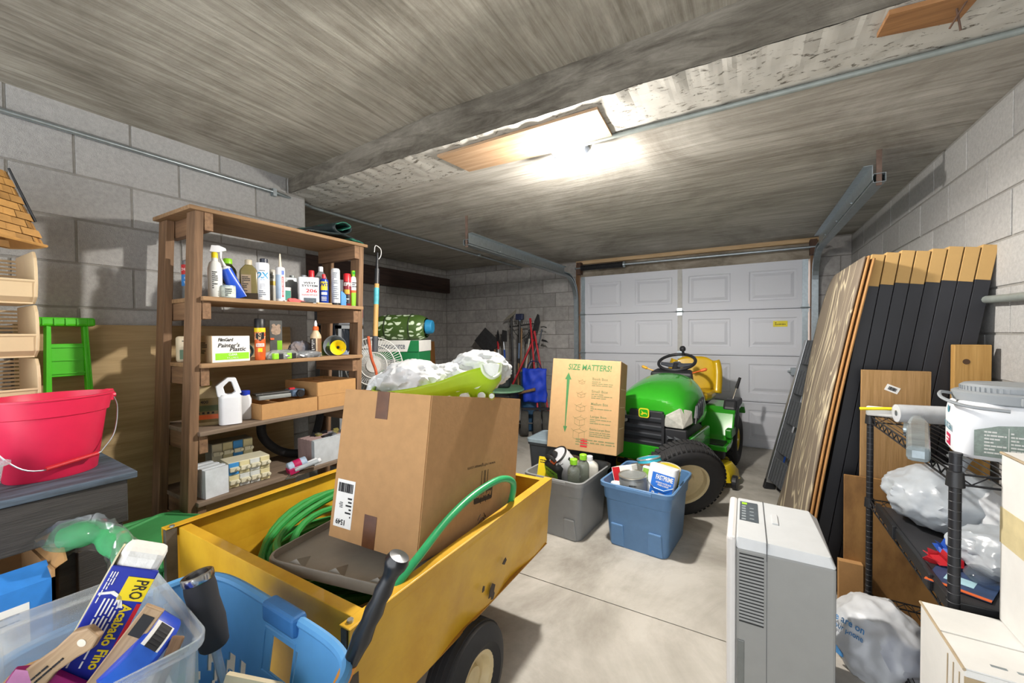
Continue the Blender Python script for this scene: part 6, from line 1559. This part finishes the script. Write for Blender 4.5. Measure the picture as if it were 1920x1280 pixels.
for i, (x_, z_, lab) in enumerate(((-2.98, 1.235, 'lower white paper bird-shaped clip beside the paper carton'), )): pass
bagthing('navy plastic sack hanging behind the right end of the shelves', (-2.86, 2.12, 1.28), (.07, .08, .22), 81, .2, mat('navy_sack', '#1d2530', .4, var=.3), 1.5)
t = thing('plastic_organizer', 'clear and red plastic drawers behind the top right of the shelves', 'organizer', (-2.93, 2.18, 1.42)); B().bx(-.16, .16, -.12, .12, 0, .36).build('case', mat('smoky_clear', '#a9adb5', .2, trans=.5), t, bevel=.01); B().bx(.12, .165, -.11, .11, .06, .2).build('drawer', mat('wine_red', '#8a2a38', .4), t, bevel=.004)
t = thing('drawer_stand', 'tall grey stand carrying the clear and red drawers', 'stand', (-2.93, 2.18, 0)); B().bx(-.15, .15, -.12, -.09, 0, 1.42).bx(-.15, .15, .09, .12, 0, 1.42).build('side', greyp, t); B().bx(-.15, .15, -.12, .12, 1.39, 1.418).bx(-.15, .15, -.09, .09, .6, .62).build('board', greyp, t)
# ================================================================== right side
# eight long black cartons with kraft ends leaning on the right wall
navyb = mat('black_carton', '#1d1e24', .5, var=.15, scale=8)
lean = rad(8.3)
for k in range(8):
    xt = .535 + k * .0535
    t = thing('long_carton', 'long black kraft-ended carton, %s' % ['directly against the brown cardboard sheets', 'second from the cardboard sheets', 'third from the cardboard sheets', 'fourth from the cardboard sheets', 'fifth from the cardboard sheets', 'third from the right block wall', 'second from the right block wall', 'resting on the right block wall'][k], 'carton', (xt - 1.71 * math.tan(lean) + .0, 2.72, 0), (0, lean, 0), 'long black cartons leaning on the right wall')
    L_ = 1.735 + .004 * (k % 3)
    B().bx(0, .0505, -.115, .115, 0, L_ - .155).build('sleeve', navyb, t, bevel=.0015)
    B().bx(.001, .0495, -.113, .113, L_ - .16, L_).build('kraft_end', mat('kraft_end', '#b8945c', .85, var=.05), t, bevel=.002)
# streaked sheets
streak = bpy.data.materials.new('streaked_grey_sheet'); streak.use_nodes = True; nt = streak.node_tree; bs = nt.nodes['Principled BSDF']; bs.inputs['Roughness'].default_value = .85
tc = nt.nodes.new('ShaderNodeTexCoord'); mp = nt.nodes.new('ShaderNodeMapping'); mp.inputs['Scale'].default_value = (1, 3.2, .8); wv = nt.nodes.new('ShaderNodeTexNoise'); wv.inputs['Scale'].default_value = 1.25; wv.inputs['Detail'].default_value = 2.5; wv.inputs['Distortion'].default_value = .9
rp = nt.nodes.new('ShaderNodeValToRGB'); e = rp.color_ramp.elements; e[0].position = .49; e[0].color = lin('#75695b'); e[1].position = .51; e[1].color = lin('#cabd9f'); e2 = rp.color_ramp.elements.new(.53); e2.color = lin('#7d7162'); e3 = rp.color_ramp.elements.new(.60); e3.color = lin('#6f6456'); e4 = rp.color_ramp.elements.new(.612); e4.color = lin('#c2b596'); e5 = rp.color_ramp.elements.new(.624); e5.color = lin('#786c5d')
nt.links.new(tc.outputs['Object'], mp.inputs[0]); nt.links.new(mp.outputs[0], wv.inputs['Vector']); nt.links.new(wv.outputs['Fac'], rp.inputs[0]); nt.links.new(rp.outputs[0], bs.inputs['Base Color'])
def sheet(label, x0, y0, y1, h, lean_, m, r, th, curve, name='sheet_panel'):
    t = thing(name, label, 'sheet', (x0, y0, 0))
    ny, nz = 26, 24
    def fn(u, v):
        z = v * h; y = (y1 - y0) * u
        zc = min(z, h - max(0, (y - (y1 - y0 - r))) ** 2 / r * .9) if y > (y1 - y0 - r) else z
        zc = z * (1 if y <= (y1 - y0 - r) else (h - r + math.sqrt(max(0, r * r - (y - (y1 - y0 - r)) ** 2))) / h)
        x = math.tan(lean_) * zc + curve * math.sin(pi * min(1, zc / h)) * -1 - .03 * (1 - v) ** 3 * u
        pinch = 1 - .17 * math.exp(-((zc - .62) / .38) ** 2) + .05 * max(0, 1 - zc / .2)
        return (x, y * (1 + (pinch - 1) * u), zc)
    B().grid(fn, ny, nz).build('face', m, t, smooth=True, solid=-th)
    return t
t = sheet('large grey-brown sheet with cream streaks leaning beside the black cartons', .235, 2.55, 3.55, 1.70, rad(9.0), streak, .28, .008, .02)
for k, (off, dy, hh) in enumerate(((.014, -.012, 1.70), (.032, -.022, 1.685))):
    sheet(['brown cardboard sheet directly behind the streaked sheet', 'brown cardboard sheet pressed against the black cartons'][k], .235 + off, 2.55 + dy, 3.4, hh, rad(9.0), mat('sheet_cardboard', '#a87c4a', .85, var=.1), .3, .009, .018)
# folding aluminium step ramp
t = thing('folding_ladder', 'folded aluminium ladder with wide black gritted treads by the garage door', 'ladder', (.245, 3.70, 0), (0, rad(13.5), rad(15)))
alu = mat('aluminium', '#b4b7ba', .32, .85, var=.08); grit = mat('grit_tread', '#4c4f54', .9, var=.2, scale=60)
for x_, y_ in ((0, 0), (0, .36), (.10, .02), (.10, .34)):
    o = B().bx(x_ - .016, x_ + .062, y_ - .024, y_ + .024, .06, 1.30).build('rail', alu, t, bevel=.003)
    B().bx(x_ - .02, x_ + .066, y_ - .02, y_ + .02, 0, .08).build('foot', blackp, t, bevel=.006)
for k in range(5):
    o = B().bx(-.02, -.008, .04, .32, .10 + k * .25, .10 + k * .25 + .20).build('tread', grit, t, bevel=.004)
    for q in range(6): B().bx(-.0225, -.0195, .05 + q * .05, .052 + q * .05, .105 + k * .25, .295 + k * .25).build('score_line', mat('grit_line', '#2f3236', .9), o)
for z_ in (.22, .50, .95): B().cyl((.01, -.02, z_), (.01, -.012, z_), .016, n=12).build('pivot', blackp, t)
B().bx(-.024, .05, -.018, .03, .62, .76).build('corner_guard', mat('cream_guard', '#cfc09a', .6), t, bevel=.004)
tag(B().bx(-.05, .05, -.035, .035, 0, .15).build('small_carton', bluep, loc=(.30, 4.75, 0), rot=(0, 0, .4), bevel=.002), 'small blue carton on the floor behind the folded ladder', 'carton')
# loose boards behind the wire shelf
wz = wood('oak_board', '#b08a5c', '#92703f', 'z', rnd=0)
t = thing('oak_board', 'upright oak-veneer board with a small sticker behind the wire shelf', 'board', (.60, 2.535, 0), (rad(1.5), 0, 0))
B().bx(-.12, .12, -.009, .009, 0, 1.155).build('board', wz, t, bevel=.001); patch(t, 'sticker', paper, (-.01, -.0092, 1.07), (.9, 0, -.4), (.4, 0, .9), .05, .03); barcode(t, ink, (-.01, -.0099, 1.07), (.9, 0, -.4), (.4, 0, .9), .03, .016)
pw = mat('knotty_plywood', '#a47a45', .75, col2='#6f4c25', scale=2.6, stretch=(2, 2, 1), bump=.1, thr=(.35, .6))
tag(B().bx(0, .40, -.007, .007, 0, .645).build('plywood_offcut', pw, loc=(.415, 2.475, 0), rot=(rad(-1), 0, 0), bevel=.001), 'low plywood offcut with dark knots leaning behind the wire shelf', 'board')
t = thing('timber_block', 'short thick pine timber standing beside the black cartons', 'timber', (.868, 2.575, 0)); B().bx(-.058, .058, -.02, .02, 0, 1.275).build('timber', wood('pine_timber', '#bd9556', '#9c7438', 'z', rnd=0), t, bevel=.003); B().lathe([(.0, 0), (.012, 0), (.012, .001), (0, .0012)], 14, Matrix.Translation((-.02, -.0201, 1.2)) @ Matrix.Rotation(rad(90), 4, 'X')).build('knot', mat('dark_knot', '#4a3420', .8), t)
tag(B().bx(0, .09, -.02, .02, 0, .24).build('kraft_offcut', kraft, loc=(.39, 2.44, 0), rot=(rad(-3), 0, 0)), 'short kraft carton end on the floor beside the plywood offcut', 'carton')

# ------------------------------------------------------------------ black wire shelf
bw = mat('black_wire', '#25262a', .4, .3, var=.1)
X0, X1, Y0, Y1 = .49, .925, 1.53, 2.385
t = thing('wire_shelf', 'black wire shelving unit along the right wall', 'shelf', (.71, 1.96, 0))
for x_, y_ in ((X0, Y0), (X0, Y1), (X1, Y0), (X1, Y1)):
    hgt = 1.005 if y_ == Y0 else .965
    o = wp(t, B().cyl((x_, y_, .01), (x_, y_, hgt), .0125, n=16).cyl((x_, y_, hgt), (x_, y_, hgt + .006), .0135, n=16), 'post', bw, smooth=True)
    wp(t, B().cyl((x_, y_, 0), (x_, y_, .02), .017, n=14), 'foot', blackp)
    g = B()
    for k in range(int(hgt / .025)): g.ring((x_, y_, .03 + k * .025), .0126, .0007, 16, 4)
    o2 = g.build('groove', mat('groove_grey', '#4c4e52', .5), o); o2['kind'] = 'stuff'
    for z_ in (.94, .56, .12): wp(t, B().lathe([(.0155, -.022), (.019, -.02), (.0165, .02), (.0135, .022)], 18, Matrix.Translation((x_, y_, z_))), 'collar', blackp, smooth=True)
def truss(p, q):
    b = B(); p, q = Vector(p), Vector(q)
    b.tube([p + Vector((0, 0, .014)), q + Vector((0, 0, .014))], .0032, 6); b.tube([p - Vector((0, 0, .014)), q - Vector((0, 0, .014))], .0032, 6)
    n = int((q - p).length / .03); pts = []
    for k in range(n + 1): pts.append(p.lerp(q, k / n) + Vector((0, 0, .012 * (-1) ** k)))
    b.tube(pts, .0022, 5)
    return b
for z_ in (.94, .56, .12):
    for a, c in (((X0, Y0), (X0, Y1)), ((X1, Y0), (X1, Y1)), ((X0, Y0), (X1, Y0)), ((X0, Y1), (X1, Y1))):
        wp(t, truss((a[0], a[1], z_), (c[0], c[1], z_)), 'edge_truss', bw)
    for k in range(17):
        x_ = X0 + (X1 - X0) * (k + .5) / 17
        wp(t, B().cyl((x_, Y0, z_ + .017), (x_, Y1, z_ + .017), .0016, n=5), 'deck_wire', bw)
tr = wp(t, B().bx(X0 - .01, X1, Y0 + .02, Y1 - .15, .583, .60), 'tray_board', mat('black_tray', '#2c2c2f', .5, var=.25, scale=5))
wp(t, B().bx(X0 - .012, X0 + .004, Y0 + .01, Y1 - .15, .575, .612).bx(X0 - .012, X1, Y0 + .0, Y0 + .02, .555, .606), 'tray_rim', blackp, bevel=.003)
for y_ in (1.66, 2.0): wp(t, B().bx(X0 - .02, X0 - .008, y_ - .025, y_ + .025, .57, .62), 'tray_clip', blackp, bevel=.003)
# things on the top deck
Zt = .960
t = thing('detergent_tub', 'large white tub with grey lid and bail on the wire shelf', 'tub', (.705, 1.79, Zt), (0, 0, rad(-10)))
B().loft([[(a, b, zz) for a, b in rrect(.285 * s, .22 * s, .055)] for s, zz in ((.94, 0), (1, .01), (1, .12), (.97, .15), (.86, .165))]).build('tub', white, t, smooth=True)
B().lathe([(.105, .16), (.112, .165), (.114, .19), (.108, .195), (.098, .195), (.098, .21), (.092, .216), (0, .216)], 40, None, 1.22, 1.02).build('lid', greyp, t, smooth=True)
b = B()
for k in range(60): a = 2 * pi * k / 60; b.box((.1205 * cos(a), .1005 * sin(a), .203), (.002, .002, .012), Matrix.Rotation(a, 3, 'Z'))
o = b.build('lid_ribs', greyp, t); o['kind'] = 'stuff'
B().bx(-.02, .02, -.128, -.11, .165, .188).build('lid_tab', greyp, t, bevel=.004)
B().tube(bez([(-.135, 0, .18), (-.165, -.03, .185), (-.165, -.07, .17), (-.12, -.11, .155), (-.04, -.125, .15)], 6), .005, 6).build('bail', greyp, t, smooth=True)
patch(t, 'back_label', mat('grey_green_label', '#8f9c94', .6, var=.2, scale=90), (.012, -.1105, .062), (1, 0, 0), (0, 0, 1),   .235, .10, .0008, poly=[(-.5, -.5), (.5, -.5), (.5, .25), (.3, .48), (0, .5), (-.3, .42), (-.5, .25)])
for k in range(4): lines(t, paper, (-.065 + k * .05, -.1116, .055), (1, 0, 0), (0, 0, 1), .042, .07, 7, k + 3)
for x_ in (-.04, .01, .06): B().bx(x_ - .0006, x_ + .0006, -.1122, -.111, .015, .10).build('label_rule', paper, t)
text(t, 'OXICLEAN', .022, (-.143, -.0, .075), (0, -1, 0), (0, 0, 1), mat('teal_print', '#3f7f92', .6), width=.12, bold=.02)
patch(t, 'pink_label', mat('crimson_print', '#c2204f', .5), (-.143, -.005, .035), (0, -1, 0), (0, 0, 1), .06, .035); lines(t, paper, (-.1438, -.005, .035), (0, -1, 0), (0, 0, 1), .045, .02, 2, 5)
B().cyl((-.1431, .0, .13), (-.1439, .0, .13), .012, n=14).build('logo', mat('teal_print', '#3f7f92'), t)
t = thing('teal_scoop', 'teal plastic scoop beside the large white tub', 'scoop', (.785, 1.60, Zt + .062), (0, rad(5), rad(20)))
tl = mat('teal_plastic', '#1fb09a', .35); B().loft([[(a, b, zz) for a, b in rrect(.07 * s, .05 * s, .015)] for s, zz in ((.85, -.06), (1, .01), (.9, .01), (.75, -.05))]).build('cup', tl, t, smooth=True); B().bx(-.10, -.03, -.008, .008, -.004, .008).build('handle', tl, t, bevel=.003)
t = thing('towel_roll', 'white roll in clear wrap lying on the wire shelf', 'roll', (.565, 2.255, Zt + .036), (0, rad(90), rad(8)))
B().lathe([(.012, -.02), (.036, -.02), (.036, .20), (.012, .20)], 26, cap=False).build('roll', mat('roll_white', '#d6d8dc', .5), t, smooth=True); B().lathe([(.0, -.024), (.037, -.022), (.0375, .0), (.0375, .204), (.02, .21)], 26).build('wrap', mat('clear_wrap', '#e8ecee', .1, trans=.85, alpha=.45), t, smooth=True)
t = thing('yellow_brush', 'white and yellow handled brush at the end of the wire shelf', 'brush', (.50, 2.36, Zt + .012), (0, 0, rad(-14)))
B().bx(-.03, .10, -.02, .02, -.01, .03).build('head', paper, t, bevel=.008); B().tube([(-.05, -.024, .018), (.03, -.024, .028), (.11, -.02, .034)], .007, 8).build('handle', yellowp, t, smooth=True)
t = thing('level_bar', 'grey wrapped metal bar with round dial lying along the shelf edge', 'tool', (.535, 1.99, Zt), (0, 0, rad(-15)))
gb = mat('wrapped_grey', '#8b979c', .25, .3, var=.25, scale=14)
B().prism([(-.02, -.42), (.03, -.42), (.035, .05), (.02, .20), (-.015, .20), (-.025, .02)], 0, .045).build('bar', gb, t, bevel=.012); B().cyl((-.032, -.02, .022), (-.02, -.02, .022), .024, n=22).build('dial', steel, t); B().cyl((-.034, -.02, .022), (-.0315, -.02, .022), .008, n=10).build('dial_hub', silver, t)
# carrier bags
cg = mat('grey_carrier_bag', '#bfc6cd', .3, trans=.25, var=.12, scale=6); cw = mat('white_carrier_bag', '#dde0e4', .4, trans=.15, var=.05)
pb = mat('faded_blue_print', '#4f8fc8', .6)
o = bagthing('grey knotted carrier bag on the tray of the wire shelf', (.66, 2.14, .70), (.15, .17, .10), 91, .3, cg, 1.7, flat=-.095)
B().lathe([(.03, 0), (.014, .03), (.022, .06), (.035, .085), (.01, .09)], 14).build('knot', cg, o, loc=(.03, -.02, .085))
bagthing('white carrier bag with blue print beside the grey knotted one', (.80, 1.98, .70), (.10, .15, .10), 92, .3, cw, 1.7, flat=-.095)
bagthing('pale loose carrier bag lying across the tray of the wire shelf', (.72, 1.80, .655), (.13, .13, .06), 93, .3, cg, 1.7, flat=-.05)
o = bagthing('white carrier bag with blue lettering on the floor under the wire shelf', (.45, 2.06, .235), (.13, .17, .13), 94, .27, cw, 1.6, flat=-.125)
text(o, 'We are on', .025, (-.10, -.08, .085), (.62, -.75, .12), (.35, .1, .9), pb, bold=.02, off=.02); text(o, 'on your phone', .025, (-.10, -.075, .05), (.62, -.75, .12), (.35, .1, .9), pb, bold=.02, off=.03)
patch(o, 'print_logo', pb, (-.125, -.06, -.045), (.6, -.75, 0), (.2, 0, 1), .035, .04, .004)
o.location.z = .13
t = thing('dart_pack', 'blister pack of red and blue darts on the black tray', 'dart set', (.575, 1.72, .602), (0, 0, rad(-28)))
B().bx(-.06, .07, -.13, .08, 0, .003).build('card', mat('dart_card', '#2f4468', .5, var=.3), t); B().bx(-.06, .07, -.132, -.118, .003, .0045).build('card_edge', orangep, t); patch(t, 'round_print', mat('ice_print', '#a8d0dc', .5), (0, -.06, .003), (1, 0, 0), (0, 1, 0), .06, .045)
for k, (dx, dy, m_) in enumerate(((-.04, .06, bluep), (-.02, .085, bluep), (-.05, .09, bluep), (-.03, -.0, redp), (-.005, .02, redp), (-.05, .02, redp))):
    d_ = B()
    for q in range(4): a = pi / 2 * q + .4; d_.add([(0, 0, 0), (.022 * cos(a), .022 * sin(a), .012), (.020 * cos(a), .020 * sin(a), .045), (0, 0, .035), (.001, .001, 0), (.022 * cos(a) + .001, .022 * sin(a) + .001, .012), (.020 * cos(a) + .001, .020 * sin(a) + .001, .045), (.001, .001, .035)], [(0, 1, 2, 3), (7, 6, 5, 4), (0, 4, 5, 1), (1, 5, 6, 2), (2, 6, 7, 3), (3, 7, 4, 0)])
    d_.build('dart_flight', m_, t, loc=(dx, dy, .012), rot=(rad(-50), rad(20 * (k - 2)), rad(30 * k)))
crumple((.035, .05, .02), 97, .2, 1.6, 3).build('blister', mat('clear_blister', '#c9d2d6', .08, trans=.8, alpha=.5), t, loc=(.035, .0, .02), smooth=True)
# blue crate and paper under the shelf
t = thing('blue_crate', 'narrow royal blue plastic crate under the wire shelf', 'crate', (.60, 1.72, .135)); B().loft([[(a, b, zz) for a, b in rrect(.16 * s, .22 * s, .02)] for s, zz in ((.92, 0), (1, .27), (1.04, .27), (1.04, .29), (.97, .29), (.88, .01))]).build('crate', mat('crate_blue', '#1f4fae', .4), t)
for y_ in (-.06, .06): B().prism([(y_ - .04, .08), (y_ + .04, .12), (y_ + .04, .2), (y_ - .04, .2)], -.083, -.078, 'yz').build('window', mat('crate_gap', '#8f9aa8', .5), t)
tag(crumple((.045, .06, .05), 98, .25, 1.4, 4, -.045).build('brown_sack', kraftd, loc=(.60, 1.66, .475)), 'crumpled brown paper sack on top of the blue crate', 'sack')
t = thing('floor_board', 'pale board lying on the floor under the wire shelf', 'board', (.42, 1.80, .002), (0, 0, rad(-12))); B().bx(-.16, .14, -.40, .35, 0, .018).build('board', mat('pale_board', '#b9b3aa', .7, var=.1), t, bevel=.002); B().bx(-.165, -.157, -.40, .35, 0, .02).build('edge_strip', mat('edge_grey', '#77746e', .7), t)

# white cartons in the right foreground
wcm = mat('worn_white_carton', '#d9d8d4', .75, var=.06, scale=8); wce = mat('torn_carton_edge', '#a8977c', .85, var=.2)
def wcarton(label, x0, x1, y0, y1, z0, z1, rz=0):
    t = thing('white_carton_box', label, 'carton', ((x0 + x1) / 2, (y0 + y1) / 2, z0), (0, 0, rz))
    w, d, h = x1 - x0, y1 - y0, z1 - z0
    B().bx(-w / 2, w / 2, -d / 2, d / 2, 0, h).build('body', wcm, t, bevel=.004)
    for s in (0, 1): B().bx(-w / 2 - .001, w / 2 + .001, -d / 2 + .002 + s * (d / 2 + .002), -.002 + s * (d / 2), h, h + .003).build('top_flap', wcm, t)
    B().tube([(-w / 2, -d / 2, h), (-w / 2, -d / 4, h + .001), (-w / 2, 0, h), (-w / 2, d / 2, h)], .0035, 6).build('torn_edge', wce, t)
    for k in range(3): B().tube([(-w / 2 - .001, -d / 2 + .02 + k * .03, h - .02), (-w / 2 - .0012, -d / 2 + .03 + k * .028, h * .5), (-w / 2 - .001, -d / 2 + .022 + k * .03, .03)], .0012, 4).build('crease', wce, t)
    return t
t = wcarton('battered white carton standing before the wire shelf', .415, .945, 1.24, 1.495, 0, .60)
B().bx(-.265, .265, -.1285, -.1265, .0, .585).build('stained_front', mat('stained_brown_board', '#9c8a6c', .8, var=.2, scale=6), t)
for x_ in (-.2, -.16, .05, .09): B().box((x_, -.09, .6035), (.025, .006, .001)).build('staple', steel, t)
t = wcarton('tall white carton stacked on the battered one by the right wall', .56, .945, 1.26, 1.495, .604, 1.03)
B().bx(-.1935, -.1925, -.116, .116, .20, .29).build('tape_strip', mat('yellowed_tape', '#cdbf94', .5), t)

# ------------------------------------------------------------------ dehumidifier
t = thing('dehumidifier', 'grey upright dehumidifier with louvred side grille', 'dehumidifier', (.108, 1.79, 0))
dg = mat('appliance_grey', '#8d8e8c', .45, var=.03); dl = mat('appliance_pale', '#c3c6c8', .4, var=.03)
w, d, h = .285, .40, .625
front = B().bx(-w / 2 - .022, -w / 2 + .008, -d / 2, d / 2, .02, h).build('front_cover', mat('appliance_white', '#d8d6d4', .4, var=.02), t, bevel=.012)
B().bx(-w / 2 + .008, w / 2, -d / 2, d / 2, .02, h - .035).build('body', dg, t, bevel=.008)
B().hull([(-w / 2 + .008, -d / 2 - .002, h - .036), (w / 2 + .001, -d / 2 - .002, h - .036), (w / 2 + .001, d / 2, h - .036), (-w / 2 + .008, d / 2, h - .036), (-w / 2 + .008, -d / 2 + .012, h), (w / 2 - .012, -d / 2 + .012, h - .006), (w / 2 - .03, d / 2 - .01, h - .006), (-w / 2 + .008, d / 2 - .01, h)]).build('top_cover', dl, t, bevel=.006)
B().bx(-.045, -.0425, -d / 2 - .003, d / 2 - .012, h - .06, h + .0008).build('top_seam', seam, t)
B().bx(-.044, -.0425, -d / 2 - .0012, -d / 2 + .002, .02, h - .04).build('side_seam', seam, t)
patch(t, 'control_panel', mat('dark_panel', '#4a5258', .35, var=.25, scale=30), (-.095, .055, h + .0004), (1, 0, 0), (0, 1, 0), .062, .19, .001)
patch(t, 'display', mat('lime_display', '#9fdc2a', .4), (-.11, .13, h + .0016), (1, 0, 0), (0, 1, 0), .018, .018, .001)
for k in range(6): patch(t, 'key', mat('key_grey', '#8a9296', .4), (-.112, .10 - k * .026, h + .0016), (1, 0, 0), (0, 1, 0), .014, .014, .001)
for k in range(4): patch(t, 'key', mat('key_grey', '#8a9296', .4), (-.085, .085 - k * .035, h + .0016), (1, 0, 0), (0, 1, 0), .014, .008, .001)
g = B().bx(-w / 2 + .018, -.052, -d / 2 - .002, -d / 2 + .01, .335, .575).build('grille_frame', mat('grille_dark', '#26282a', .7), t)
for k in range(20):
    z_ = .343 + k * .0117
    B().add([(-w / 2 + .018, -d / 2 - .005, z_), (-.052, -d / 2 - .005, z_), (-.052, -d / 2 - .001, z_ + .007), (-w / 2 + .018, -d / 2 - .001, z_ + .007), (-w / 2 + .018, -d / 2 - .002, z_ - .001), (-.052, -d / 2 - .002, z_ - .001), (-.052, -d / 2 + .002, z_ + .006), (-w / 2 + .018, -d / 2 + .002, z_ + .006)], [(0, 1, 2, 3), (4, 7, 6, 5), (0, 4, 5, 1), (1, 5, 6, 2), (2, 6, 7, 3), (3, 7, 4, 0)]).build('louvre', dg, g)
B().bx(-w / 2 + .012, -w / 2 + .034, -d / 2 - .0035, -d / 2 + .002, .03, .27).build('bucket_window', mat('smoked_window', '#6d706e', .3), t, bevel=.004)
B().bx(-.02, .0, -.02, .07, h - .004, h + .003).build('handle_recess', dl, t, bevel=.002)
for x_ in (-.12, .12):
    for y_ in (-.16, .16): B().cyl((x_, y_, 0), (x_, y_, .025), .018, n=12).build('castor', blackp, t)
